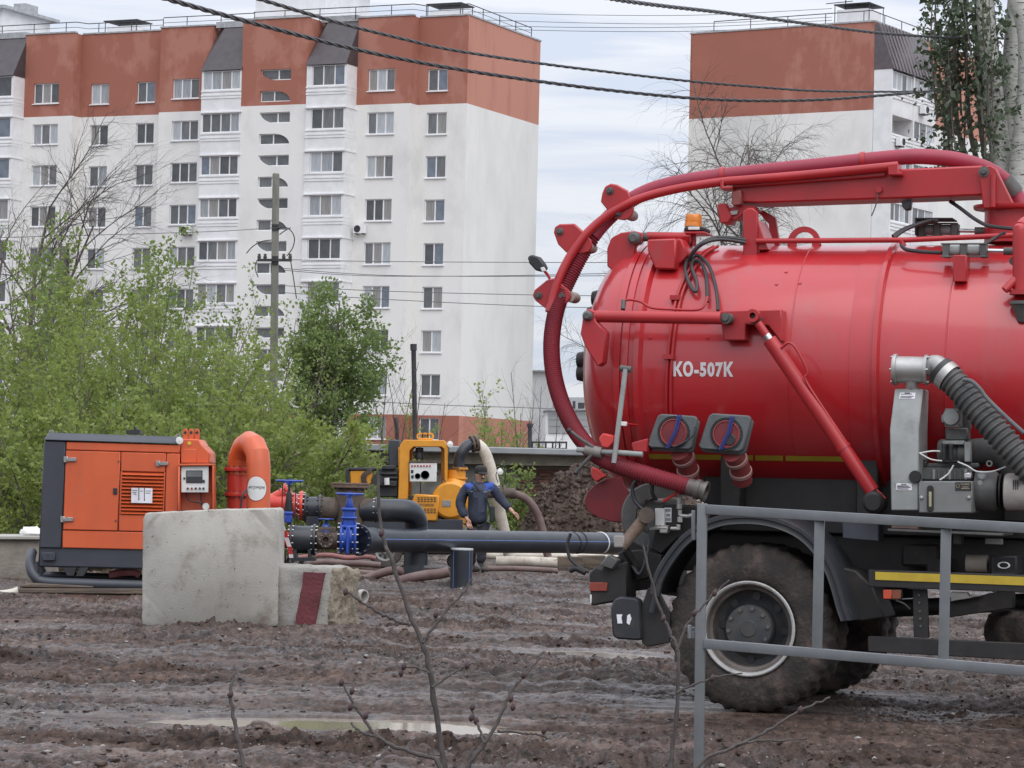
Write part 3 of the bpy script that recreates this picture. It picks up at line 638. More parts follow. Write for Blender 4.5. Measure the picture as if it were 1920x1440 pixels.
# ------------------------------------------------------------------ vegetation
M_BARK = mat('grey_brown_bark', (.105, .088, .072), (.17, .15, .13), scale=9, rough=.9, stretch=(1, 1, .3))
M_TWIG = mat('bare_twig_bark', (.075, .062, .054), (.12, .10, .09), scale=6, rough=.85)
LEAF = [mat('spring_leaf', (.235, .305, .082), (.17, .24, .066), scale=1.3, rough=.55, trans=.5, thr=(.38, .62)),
        mat('yellow_green_leaf', (.28, .345, .088), (.21, .275, .070), scale=1.3, rough=.55, trans=.5, thr=(.38, .62)),
        mat('deep_green_leaf', (.15, .215, .068), (.205, .275, .082), scale=1.1, rough=.55, trans=.42, thr=(.38, .62)),
        mat('poplar_leaf', (.060, .090, .045), (.105, .135, .080), scale=1.6, rough=.45, trans=.2, thr=(.38, .62))]
class Grow:
    def __init__(s, seed): s.rs = np.random.RandomState(seed); s.seg = []; s.lp = []; s.ld = []
    def branch(s, p, d, L, r, lev, prm):
        g = prm[lev]; rs = s.rs; k = g['k']; pts = [p.copy()]; d = d.normalized(); tr = Vector(g['trop']); dirs = [d]
        for i in range(k):
            d = (d + Vector(rs.normal(0, g['wob'], 3)) + tr * (L / k)).normalized(); p = p + d * (L / k); pts.append(p.copy()); dirs.append(d)
        r1 = r * g.get('taper', .3); rr = [r + (r1 - r) * i / k for i in range(k + 1)]
        s.seg.append((pts, rr, g['n']))
        if g.get('leaf'):
            st = g['leaf']; n = max(1, int(L / st))
            for j in range(n):
                t = g.get('l0', .15) + (1 - g.get('l0', .15)) * (j + rs.rand()) / n; q = min(t * k, k - 1e-4); i = int(q); f = q - i
                s.lp.append(pts[i] + (pts[i + 1] - pts[i]) * f); s.ld.append(dirs[i + 1])
        if lev + 1 < len(prm):
            h = prm[lev + 1]; n = max(1, int(round(g['kids'] * (.75 + .5 * rs.rand()))))
            for j in range(n):
                t = g['t0'] + (1 - g['t0']) * (j + rs.rand()) / n; q = min(t * k, k - 1e-4); i = int(q); f = q - i; pp = pts[i] + (pts[i + 1] - pts[i]) * f
                dd = dirs[i + 1]; perp = dd.orthogonal().normalized(); perp.rotate(Matrix.Rotation(rs.rand() * 6.283, 3, dd))
                an = rad(h['ang'] * (.7 + .6 * rs.rand())); nd = dd * math.cos(an) + perp * math.sin(an)
                s.branch(pp, nd, L * h['len'] * (1 - h.get('fall', .55) * t) * (.7 + .6 * rs.rand()), rr[i] * h.get('rr', .5), lev + 1, prm)
    def wood(s, name, m, parent, local=True):
        mb = MB()
        for pts, rr, n in s.seg: mb.tube(pts, rr, n, cap=False)
        return mb.build(name, m, parent, local=local)
    def leaves(s, name, m, parent, size, per=3, spread=.05, droop=0.0):
        rs = s.rs; lp = np.repeat(np.array([p[:] for p in s.lp]), per, 0); n = len(lp); ld = np.repeat(np.array([p[:] for p in s.ld]), per, 0)
        lp = lp + rs.normal(0, spread, (n, 3)); d = ld * .5 + rs.normal(0, .6, (n, 3)); d[:, 2] -= droop; d /= np.linalg.norm(d, axis=1)[:, None] + 1e-9
        q = np.cross(d, rs.normal(0, 1, (n, 3))); q /= np.linalg.norm(q, axis=1)[:, None] + 1e-9; nn = np.cross(d, q)
        L = size * (.55 + .9 * rs.rand(n))[:, None]; w = L * .34
        V = np.stack([lp, lp + d * L * .45 + q * w + nn * L * .08, lp + d * L, lp + d * L * .45 - q * w + nn * L * .08], 1).reshape(-1, 3)
        return npmesh(name, V, np.arange(4 * n).reshape(-1, 4), m, None if parent is None else parent, kind='stuff') if False else _leafmesh(name, V, n, m, parent)
def _leafmesh(name, V, n, m, parent):
    me = bpy.data.meshes.new(name); f = np.arange(4 * n, dtype=np.int32)
    me.vertices.add(4 * n); me.vertices.foreach_set('co', V.astype(np.float32).ravel()); me.loops.add(4 * n); me.loops.foreach_set('vertex_index', f)
    me.polygons.add(n); me.polygons.foreach_set('loop_start', np.arange(0, 4 * n, 4, dtype=np.int32)); me.polygons.foreach_set('loop_total', np.full(n, 4, dtype=np.int32))
    me.update(calc_edges=True); me.materials.append(m); return link(name, me, parent, kind='stuff')
UP = Vector((0, 0, 1))
def shrub_proto(seed, h, stems, leafm, dens=1.0, lean=.16, size=.070):
    g = Grow(seed); rs = g.rs
    prm = [dict(k=8, wob=.07, trop=(0, 0, .03), n=5, kids=13, t0=.10, taper=.2),
           dict(k=5, wob=.12, trop=(0, 0, .25), n=4, kids=5, t0=.15, ang=42, len=.34, fall=.55, rr=.5, leaf=.075 / dens, l0=.2),
           dict(k=3, wob=.16, trop=(0, 0, .2), n=3, ang=45, len=.42, fall=.4, rr=.55, leaf=.060 / dens, l0=.05)]
    for i in range(stems):
        a = rs.rand() * 6.28; o = Vector((math.cos(a), math.sin(a), 0)) * rs.rand() * .35
        g.branch(o, UP + Vector((math.cos(a), math.sin(a), 0)) * lean * (1 + rs.rand()), h * (.65 + .35 * rs.rand()), .028, 0, prm)
    T = thing('shrub', 'x', 'shrub'); g.wood('stem', M_BARK, T); g.leaves('crown', leafm, T, size, per=3, spread=.045); return T
def place(proto, first, x, y, z, rz, sc, label, group, cat):
    o = proto if first else copy_tree(proto)
    o.location = (x, y, z); o.rotation_euler = (0, 0, rz); o.scale = (sc, sc, sc); return tag(o, label, cat, group)
def shrubs():
    protos = [shrub_proto(1, 5.7, 7, LEAF[0], .75), shrub_proto(2, 5.1, 8, LEAF[1], .75), shrub_proto(3, 5.6, 6, LEAF[0], .38), shrub_proto(4, 4.2, 9, LEAF[1], .95), shrub_proto(5, 2.4, 11, LEAF[1], 1.1, .35)]
    used = set(); G = 'young trees and shrubs along the fence line behind the pumps'
    # px, Y, proto, scale, rot, label
    spots = [(-15, 52, 0, 1.14, .3, 'tall green shrub at the left picture edge, below the bare tree'),
             (60, 48, 3, 1.12, 1.1, 'dense yellow-green shrub just left of the grey end of the orange pump unit'),
             (35, 44, 4, 1.2, 2.0, 'low dark shrub beside the left end of the orange pump unit'),
             (110, 55, 0, 1.06, 2.2, 'green shrub round the grey post behind the pump unit'),
             (165, 50, 1, 1.02, .7, 'leafy shrub behind the left part of the orange pump unit roof'),
             (215, 46, 3, .95, 4.0, 'thick bright shrub directly behind the middle of the pump unit roof'),
             (255, 54, 0, 1.10, 5.0, 'tallest green shrub, rising behind the orange pump unit'),
             (300, 50, 1, 1.0, 3.3, 'yellow-green shrub behind the lifting lugs of the orange unit'),
             (345, 47, 3, .90, .2, 'bushy shrub behind the control box of the orange unit'),
             (385, 56, 2, 1.0, 1.7, 'thinly leaved sapling in front of the lower glazed balconies'),
             (425, 50, 1, .82, 2.9, 'shrub behind the orange swan-neck pipe'),
             (455, 58, 2, .95, 4.4, 'sparse sapling a little left of the concrete pole'),
             (490, 52, 2, .80, 5.6, 'sparse low sapling at the foot of the concrete pole'),
             (540, 49, 4, 1.15, 1.0, 'low green bush behind the blue handwheel valve'),
             (470, 46, 4, 1.1, 3.0, 'low bush behind the red valve and the swan-neck pipe'),
             (600, 58, 4, 1.1, .4, 'low bush under the dense round tree, by the garage roof'),
             (690, 57, 4, .9, 2.5, 'low bush at the left end of the garage behind the black engine'),
             (125, 43, 4, 1.0, 4.2, 'low shrub behind the grey end panel of the pump unit'),
             (300, 44, 4, 1.15, 5.2, 'low shrub close behind the orange door panels'),
             (400, 45, 4, 1.15, 1.4, 'low shrub between control box and swan-neck pipe')]
    for px, Y, k, sc, rz, lab in spots:
        x = (px - 960) / F_PX * Y; place(protos[k], k not in used, x, Y, GZ(x, Y) - .05, rz, sc, lab, G, 'shrub'); used.add(k)
shrubs()
def round_tree():
    g = Grow(21); rs = g.rs; b = P(622, 870, 66); b.z = 0; ctr = Vector((0, 0, 3.95)); R3 = Vector((1.28, 1.2, 1.95))
    stems = []
    for i in range(4):
        top = Vector((rs.uniform(-.6, .6), rs.uniform(-.5, .5), 4.6 + rs.rand())); pts = spline([Vector((.12 * i - .2, 0, 0)), Vector((top.x * .25, top.y * .3, 1.5)), Vector((top.x * .7, top.y * .7, 3.2)), top], 5)
        g.seg.append((pts, [.065 - .05 * k / len(pts) for k in range(len(pts))], 6)); stems.append(pts)
    for i in range(190):
        d = Vector(rs.normal(0, 1, 3)).normalized(); q = rs.rand() ** .45 * (.82 + .30 * rs.rand()); c = ctr + Vector((d.x * R3.x, d.y * R3.y, d.z * R3.z)) * q
        st = stems[rs.randint(4)]; a = min(st, key=lambda p: (p - (c - UP * .7)).length); mid = a.lerp(c, .5) + UP * .12
        tw = spline([a, mid, c], 3); g.seg.append((tw, [.016, .014, .012, .010, .008, .006, .004][:len(tw)], 3))
        for k in range(16): g.lp.append(c + Vector(rs.normal(0, .13, 3))); g.ld.append((c - a).normalized() + UP * .3)
        for k in range(5): g.lp.append(mid.lerp(c, rs.rand()) + Vector(rs.normal(0, .05, 3))); g.ld.append((c - a).normalized())
    T = thing('round_tree', 'dense round-crowned green tree between the concrete pole and the black chimney pipe', 'tree', b)
    g.wood('trunk', M_BARK, T); g.leaves('crown', LEAF[2], T, .085, per=4, spread=.05)
round_tree()
def bare_trees():
    # leaning bare tree, upper left
    b = P(-8, 900, 58); b.z = 0
    g = Grow(31); prm = [dict(k=9, wob=.06, trop=(.015, 0, -.02), n=6, kids=11, t0=.42, taper=.25),
           dict(k=7, wob=.10, trop=(.03, 0, -.05), n=5, kids=10, t0=.15, ang=38, len=.48, fall=.35, rr=.55),
           dict(k=5, wob=.12, trop=(.03, 0, -.10), n=4, kids=8, t0=.1, ang=36, rr=.6, len=.52, fall=.4),
           dict(k=4, wob=.14, trop=(0, 0, -.12), n=3, ang=34, len=.55, fall=.3, rr=.7)]
    g.branch(Vector((0, 0, 0)), Vector((.20, 0, 1)), 6.9, .095, 0, prm); g.branch(Vector((.1, 0, 0)), Vector((.06, .05, 1)), 6.7, .075, 0, prm)
    g.branch(Vector((-.8, .5, 0)), Vector((.02, .05, 1)), 6.6, .075, 0, prm)
    T = thing('bare_tree', 'leafless grey tree leaning right in front of the left end of the long block', 'tree', b); g.wood('trunk', M_TWIG, T)
    # drooping bare tree behind the tank
    b = P(1368, 900, 78); b.z = 0
    g = Grow(36); prm = [dict(k=8, wob=.03, trop=(0, 0, .0), n=6, kids=15, t0=.62, taper=.45),
           dict(k=9, wob=.09, trop=(0, 0, -.06), n=5, kids=14, t0=.18, ang=38, len=.30, fall=.0, rr=.5),
           dict(k=7, wob=.13, trop=(0, 0, -.45), n=3, kids=10, t0=.08, ang=44, len=.52, fall=.25, rr=.62),
           dict(k=5, wob=.15, trop=(0, 0, -.9), n=3, ang=40, len=.62, fall=.3, rr=.65)]
    g.branch(Vector((0, 0, 0)), Vector((.0, 0, 1)), 10.0, .11, 0, prm)
    prm2 = [dict(k=8, wob=.03, trop=(0, 0, .0), n=6, kids=8, t0=.45, taper=.3)] + prm[1:]
    g.branch(Vector((-2.1, 1, 0)), Vector((-.02, 0, 1)), 7.4, .07, 0, prm2)
    T = thing('weeping_tree', 'leafless tree with drooping twigs behind the orange beacon of the truck', 'tree', b); g.wood('trunk', M_TWIG, T)
    # thin bare saplings behind the garage roof
    prm = [dict(k=7, wob=.05, trop=(0, 0, .03), n=4, kids=9, t0=.35, taper=.25),
           dict(k=4, wob=.1, trop=(0, 0, .25), n=3, kids=3, t0=.2, ang=36, len=.34, fall=.5, rr=.55),
           dict(k=3, wob=.12, trop=(0, 0, .2), n=3, ang=38, len=.45, fall=.3, rr=.6)]
    for i, (px, top, lean, lab) in enumerate(((952, 715, .02, 'slender bare sapling behind the garage, in front of the brick-red base of the block'), (985, 690, .10, 'slender bare sapling by the right corner of the long block'),
                                              (720, 640, .12, 'bare many-twigged sapling right of the round tree'), (745, 690, .2, 'short bare sapling leaning towards the black chimney pipe'))):
        b = P(px, 900, 67); b.z = 0; g = Grow(50 + i); hh = EYE + (905 - top) / (F_PX / 67)
        for j in range(3): g.branch(Vector((.15 * j, 0, 0)), Vector((lean * (j - .6), .02, 1)), hh * (1 - .08 * j), .022, 0, prm)
        T = thing('bare_sapling', lab, 'sapling', b, 'bare saplings behind the garage'); g.wood('stem', M_TWIG, T)
    for i, (px, top, lean, lab) in enumerate(((885, 735, .20, 'young sapling with small new leaves slanting right above the garage roof'), (880, 780, .08, 'small yellow-leaved sapling above the white hose end'),
                                              (975, 800, .0, 'small yellowish sapling by the thin roof pipe of the garage'), (740, 770, .05, 'yellow-green sapling behind the upright exhaust of the yellow pump'))):
        b = P(px, 900, 66); b.z = 0; g = Grow(70 + i); hh = EYE + (905 - top) / (F_PX / 66)
        pl = [dict(prm[0], leaf=.13, l0=.45), dict(prm[1], leaf=.10, l0=.1), dict(prm[2], leaf=.08, l0=0)]
        for j in range(2): g.branch(Vector((.2 * j, 0, 0)), Vector((lean + .1 * j, .02, 1)), hh * (1 - .15 * j), .02, 0, pl)
        T = thing('leafy_sapling', lab, 'sapling', b, 'leafing saplings behind the garage'); g.wood('stem', M_TWIG, T); g.leaves('crown', LEAF[1], T, .075, per=2, spread=.04)
    for i, (px, py, Y, h, lab) in enumerate(((955, 930, 59, 1.6, 'green shrub against the grey garage wall, right of the man'), (1035, 935, 57, .95, 'small bright green weed at the foot of the brick wall'))):
        b = P(px, py, Y); b.z = 0; g = Grow(90 + i)
        pl = [dict(k=5, wob=.1, trop=(0, 0, .05), n=4, kids=8, t0=.2, taper=.3, leaf=.08), dict(k=3, wob=.15, trop=(0, 0, .2), n=3, ang=40, len=.35, fall=.4, rr=.5, leaf=.045, l0=0)]
        for j in range(7): a = j * .9; g.branch(Vector((0, 0, 0)), Vector((math.cos(a) * .22, math.sin(a) * .2, 1)), h * (.8 + .05 * j), .014, 0, pl)
        T = thing('weed_shrub', lab, 'shrub', b); g.wood('stem', M_TWIG, T); g.leaves('crown', LEAF[i], T, .085, per=3, spread=.05)
bare_trees()
def poplar():
    Y = 43; b = P(1890, 900, Y); b.z = 0
    T = thing('poplar_tree', 'pale-barked poplar with several trunks and dark leaves, right behind the truck boom', 'tree', b)
    M = mat('white_poplar_bark', (.50, .50, .46), (.36, .365, .33), scale=3, rough=.8, thr=(.42, .66), stretch=(1, 1, .4), dirt=(.035, .032, .03), dirt_thr=(.585, .60), dirt_scale=4.0, bump=.3)
    M.node_tree.nodes['Mapping'].inputs['Scale'].default_value = (2.0, 2.0, 6.5)
    for path, r0, r1, dy in (([(1893, 900), (1892, 520), (1888, 400), (1876, 290), (1862, 170), (1850, 60), (1843, -60)], .19, .125, 0),
                             ([(1897, 900), (1897, 420), (1896, 300), (1897, 150), (1904, 40), (1912, -60)], .19, .135, .5),
                             ([(1908, 900), (1910, 420), (1915, 300), (1928, 160), (1926, 60), (1905, -10), (1890, -70)], .19, .13, -.3),
                             ([(1935, 900), (1934, 500), (1931, 300), (1945, 100), (1960, -60)], .18, .12, .4)):
        pts = spline([P(x, y, Y + dy) for x, y in path], 6); k = len(pts); m = MB(); m.tube(pts, [r0 + (r1 - r0) * i / k for i in range(k)], 14); m.build('trunk', M, T)
    g = Grow(44); rs = g.rs
    prm = [dict(k=9, wob=.05, trop=(0, 0, .02), n=4, kids=6, t0=.05, taper=.3, leaf=.2),
           dict(k=5, wob=.10, trop=(0, 0, .10), n=3, kids=2, t0=.3, ang=34, len=.17, fall=.2, rr=.5, leaf=.07, l0=.0),
           dict(k=3, wob=.15, trop=(0, 0, -.05), n=3, ang=38, len=.5, fall=.3, rr=.6, leaf=.06, l0=0)]
    for i in range(21):
        px = 1738 + 122 * rs.rand() ** .8 if i < 17 else 1845 + 50 * rs.rand(); y0 = 215 + 170 * rs.rand(); p = P(px, y0, Y + rs.normal(0, .7))
        if px < 1765: p = P(px + 8, 150 + 170 * rs.rand(), Y + rs.normal(0, .5))
        g.branch(p - Vector(b), Vector((.03 * rs.randn() - .03, .1 * rs.randn(), 1)), 2.3 + .8 * rs.rand(), .017, 0, prm)
    # limbs that carry the leafy sprays
    for x0, x1 in ((1885, 1812), (1885, 1832), (1888, 1790)):
        pts = spline([P(x0, 430, Y), P((x0 + x1) / 2, 350, Y + .2), P(x1 + 8, 250, Y + .3), P(x1, 120, Y + .3), P(x1 - 3, -40, Y + .3)], 5)
        g.seg.append(([p - Vector(b) for p in pts], [.055 - .035 * i / len(pts) for i in range(len(pts))], 6))
    g.wood('limb', M_BARK, T); g.leaves('crown', LEAF[3], T, .092, per=3, spread=.075, droop=.5)
poplar()
def twigs():
    Mt = mat('foreground_twig', (.045, .036, .034), (.075, .064, .060), scale=30, rough=.75); Mb = mat('bud', (.060, .030, .032), (.045, .022, .026), scale=20, rough=.6)
    def twig(lab, Y, mains, buds):
        p0 = P(*mains[0][0][0], Y); T = thing('bare_twig', lab, 'twig', (p0.x, Y, 0), 'bare twigs in the foreground')
        m = MB()
        for path, r0, r1 in mains:
            pts = spline([P(x, y, Y + .02 * i) for i, (x, y) in enumerate(path)], 6); k = len(pts); pts = [p + Vector(TW.normal(0, .0016, 3)) for p in pts]; m.tube(pts, [(r0 + (r1 - r0) * i / k) * (1.25 if i % 6 == 0 and i else 1 + TW.normal(0, .05)) for i in range(k)], 7)
        m.build('stem', Mt, T)
        for x, y in buds:
            m = MB(); c = P(x, y, Y + .03); m.lathe([(0, -.013), (.006, -.008), (.0085, 0), (.005, .009), (0, .015)], c, (.2, 0, 1), 8); m.build('bud', Mb, T)
    global TW
    TW = np.random.RandomState(9)
    twig('tall forked bare twig with buds in the middle foreground', 9.0,
         [([(860, 1760), (845, 1560), (832, 1440), (815, 1310), (795, 1215), (768, 1150), (738, 1062), (718, 1005), (711, 950), (708, 885)], .0105, .0045),
          ([(770, 1172), (730, 1158), (700, 1142), (672, 1124), (648, 1108)], .006, .003), ([(792, 1205), (812, 1176), (838, 1142), (868, 1112), (885, 1085)], .0055, .0028),
          ([(810, 1290), (838, 1270), (862, 1255), (880, 1246), (898, 1246)], .004, .002), ([(808, 1262), (780, 1252), (756, 1251)], .0035, .0025)],
         [(876, 1248), (757, 1250), (752, 1262), (817, 1153), (648, 1110), (715, 1000)])
    twig('low bare twig reaching left across the puddle, its tip with dark buds', 8.7,
         [([(870, 1760), (850, 1560), (826, 1437), (785, 1415), (735, 1398), (705, 1378), (680, 1345), (660, 1312), (640, 1278)], .008, .0035), ([(706, 1380), (684, 1376), (668, 1366), (658, 1356)], .0045, .003)],
         [(660, 1296), (657, 1326), (686, 1342), (640, 1280)])
    twig('bare twig slanting up to the right of the tall forked one, across the puddle edge', 8.8,
         [([(846, 1760), (862, 1560), (878, 1440), (908, 1396), (934, 1352), (958, 1300), (982, 1268), (1012, 1234)], .0085, .003), ([(934, 1370), (975, 1374), (1005, 1378), (1035, 1386)], .004, .002), ([(909, 1394), (897, 1362), (888, 1340), (884, 1325)], .0045, .003)],
         [(982, 1266), (958, 1310), (962, 1326), (1020, 1370), (886, 1326), (893, 1352), (884, 1346)])
    twig('single crooked bare twig at the lower left', 9.2, [([(490, 1760), (478, 1560), (458, 1440), (446, 1385), (440, 1350), (431, 1303), (437, 1272), (443, 1252)], .0085, .0045)], [(433, 1302)])
    twig('forked bare twig in front of the rear wheel and mud flap', 9.4,
         [([(1236, 1760), (1246, 1560), (1256, 1440), (1268, 1340), (1270, 1225), (1256, 1185), (1236, 1140), (1216, 1065), (1206, 1020)], .009, .003), ([(1269, 1222), (1285, 1178), (1310, 1145), (1340, 1112), (1368, 1088)], .005, .0022), ([(1269, 1300), (1300, 1284), (1340, 1270), (1392, 1262)], .0045, .0022)],
         [(1302, 1150), (1340, 1112), (1335, 1272), (1244, 1160)])
    twig('bare twig reaching in from below across the gate towards the tyre', 8.2,
         [([(1240, 1760), (1265, 1560), (1305, 1440), (1382, 1398), (1440, 1370), (1500, 1332), (1556, 1308)], .007, .0025), ([(1382, 1398), (1420, 1388), (1470, 1390), (1512, 1384)], .0035, .002)], [(1500, 1332)])
twigs()
# ------------------------------------------------------------------ poles, wires, garage, heap
M_CONC = mat('grey_concrete', (.43, .415, .375), (.33, .318, .288), scale=1.6, rough=.9, thr=(.36, .66), bump=.22, bscale=60, detail=12, dirt=(.22, .185, .145), dirt_thr=(.52, .72), dirt_scale=3.2, pores=(15, .09, (.10, .095, .085)))
M_OLDCONC = mat('stained_concrete', (.30, .275, .235), (.19, .165, .135), scale=2.2, rough=.92, thr=(.38, .62), bump=.6, bscale=22, detail=10)
M_AGG = mat('broken_aggregate', (.30, .26, .195), (.14, .118, .088), scale=16, rough=.95, thr=(.36, .64), bump=1.0, bscale=28, detail=10)
def roughen(o, cuts, amp, freq=5.0, keep=None):
    from mathutils import noise as NZ
    me = o.data; bm = bmesh.new(); bm.from_mesh(me)
    for _ in range(cuts):
        ed = [e for e in bm.edges if e.calc_length() > .06]
        bmesh.ops.subdivide_edges(bm, edges=ed, cuts=1, use_grid_fill=True)
    bmesh.ops.triangulate(bm, faces=[f for f in bm.faces if len(f.verts) > 4]); bm.normal_update()
    for v in bm.verts:
        p = v.co; v.co = p + v.normal * amp * (NZ.fractal(p * freq, .9, 2.1, 5)) * 1.0
    bm.to_mesh(me); bm.free(); me.polygons.foreach_set('use_smooth', [True] * len(me.polygons)); me.set_sharp_from_angle(angle=rad(50))
def utility_pole():
    pl = YP(68); c = pl.pt(514, 700); M = mat('pole_concrete', (.24, .235, .205), (.17, .165, .145), scale=5, rough=.9, stretch=(1, 1, .2), bump=.3)
    T = thing('utility_pole', 'square concrete power pole with an iron crossarm, in front of the stairwell windows', 'utility pole', (c.x, 68, 0))
    m = MB(); t = pl.pt(517.5, 325); b = Vector((pl.pt(512, 940).x, 68, 0)); w0, w1 = .20, .155
    m.add([b + Vector((x * w0 / 2, y * w0 / 2, -.3)) for x, y in ((-1, -1), (1, -1), (1, 1), (-1, 1))] + [t + Vector((x * w1 / 2, y * w1 / 2, 0)) for x, y in ((-1, -1), (1, -1), (1, 1), (-1, 1))],
          [(0, 1, 5, 4), (1, 2, 6, 5), (2, 3, 7, 6), (3, 0, 4, 7), (4, 5, 6, 7)]); m.build('shaft', M, T, smooth=False, bevel=.02)
    m = MB(); m.pr(pl, 483, 485, 547, 490, -.16, .07); m.pr(pl, 509, 420, 524, 424, -.12, .06); m.pr(pl, 509, 427, 524, 431, -.12, .06); m.pr(pl, 510, 480, 522, 495, -.13, .04)
    m.build('crossarm', M_DARKIRON, T, smooth=False)
    for x in (486, 497, 532, 544):
        m = MB(); m.lathe([(0, 0), (.035, 0), (.05, .05), (.03, .07), (.045, .10), (.0, .13)], pl.pt(x, 485, -.12), (0, 0, 1), 8); m.build('insulator', mat('insulator', (.10, .09, .085), rough=.2), T)
    m = MB()
    for path in ([(520, 428), (532, 425), (545, 432), (552, 446), (549, 464), (538, 480)], [(524, 440), (535, 432), (545, 427)], [(509, 450), (490, 453), (474, 462), (462, 475)], [(545, 490), (550, 520), (556, 560)], [(484, 485), (478, 500), (484, 520)]):
        m.tube(spline([pl.pt(x, y, -.15) for x, y in path], 4), .012, 4)
    m.build('jumper_wire', M_DARKIRON, T)
    pl = YP(57); c = pl.pt(119, 640); T = thing('wooden_post', 'thick grey wooden post standing among the green shrubs', 'post', (c.x, 57, 0))
    m = MB(); m.tube([Vector((c.x - .05, 57, -.2)), pl.pt(120, 560), pl.pt(121, 462)], [.12, .11, .10], 10); m.build('shaft', M_BARK, T)
    m = MB(); m.pr(pl, 125, 465, 129, 660, -.13, .06); m.build('batten', M_DARKIRON, T, smooth=False)
utility_pole()
def cables():
    Mc = mat('black_cable', (.030, .028, .032), (.05, .048, .052), scale=20, rough=.45)
    def twisted(lab, pts, r, Y0, Y1):
        k = len(pts); xs = [p[0] for p in pts]; P3 = [P(x, y, Y0 + (Y1 - Y0) * (x - xs[0]) / (xs[-1] - xs[0])) for x, y in pts]
        P3 = resample(spline(P3, 12), .03); T = thing('twisted_cable', lab, 'cable', P3[len(P3) // 2], 'twisted overhead cables')
        for q in range(3):
            m = MB(); pp = []
            for i, p in enumerate(P3):
                t = (P3[min(i + 1, len(P3) - 1)] - P3[max(i - 1, 0)]).normalized(); a = t.cross(UP).normalized(); b = t.cross(a); an = i * .03 / .95 * 6.283 + q * 2.094
                pp.append(p + (a * math.cos(an) + b * math.sin(an)) * r * 1.05)
            m.tube(pp, r, 6); m.build('strand', Mc, T)
    twisted('lower black twisted cable sagging from the top left across both apartment blocks', [(230, -28), (320, 0), (470, 42), (640, 86), (760, 112), (878, 133), (1013, 153), (1150, 170), (1295, 184), (1420, 189), (1540, 187), (1640, 180), (1735, 172), (1860, 160), (1990, 146)], .0115, 22, 50)
    twisted('middle black twisted cable, the one between two others over the brick-red gable', [(420, -22), (492, 0), (640, 44), (760, 74), (850, 94), (1013, 119), (1150, 136), (1300, 153), (1420, 163), (1520, 170), (1640, 172), (1735, 171), (1860, 165), (1990, 158)], .0095, 23, 52)
    twisted('upper right black twisted cable passing the roof of the block behind the truck', [(1060, -20), (1160, 0), (1250, 12), (1340, 22), (1450, 36), (1560, 51), (1640, 61), (1730, 68), (1790, 71), (1900, 72), (1990, 70)], .0105, 22, 48)
    Mw = mat('thin_wire', (.12, .12, .125), rough=.5)
    def wire(lab, pts, Y0, Y1, r=.008):
        xs = [p[0] for p in pts]; m = MB(); P3 = spline([P(x, y, Y0 + (Y1 - Y0) * (x - xs[0]) / (xs[-1] - xs[0])) for x, y in pts], 8); m.tube(P3, r, 4)
        tag(m.build('thin_wire', Mw), lab, 'wire', 'thin wires')
    wire('thin wire running right from the crossarm, topmost of those crossing the white end wall', [(546, 487), (700, 490), (1000, 492), (1300, 492)], 68, 60)
    wire('thin wire second below the crossarm wire, crossing the end wall of the long block', [(530, 503), (640, 512), (760, 517), (1000, 518), (1300, 515)], 68, 60)
    wire('thin wire close above the third window from the bottom of the long block', [(524, 506), (640, 515), (760, 518), (1000, 516), (1300, 508)], 68, 58)
    wire('thin wire crossing the white end wall lower, at the height of the lowest roller bracket', [(524, 535), (700, 545), (1000, 553), (1300, 556)], 68, 60)
    wire('thin wire crossing the end wall just below the lowest of the crossarm wires', [(524, 548), (700, 560), (1000, 574), (1300, 580)], 68, 60)
    wire('thin wire running left from the concrete pole above the shrubs', [(-20, 446), (200, 440), (400, 434), (512, 427)], 60, 68)
    wire('thin wire low over the brick-red base of the long block', [(680, 752), (840, 760), (1000, 765), (1160, 772)], 66, 64)
    for i, (lab, y0, y1) in enumerate((('faint wire high in the sky, topmost between the two blocks', 22, 30), ('faint wire in the sky, second between the two blocks', 36, 46), ('faint wire in the sky, third between the two blocks', 47, 52), ('faint wire in the sky, lowest of four between the two blocks', 53, 60))):
        wire(lab, [(870, y0), (1100, (y0 + y1) / 2 + 2), (1320, y1 - 2), (1560, y1 - 14)], 200, 200, .02)
cables()
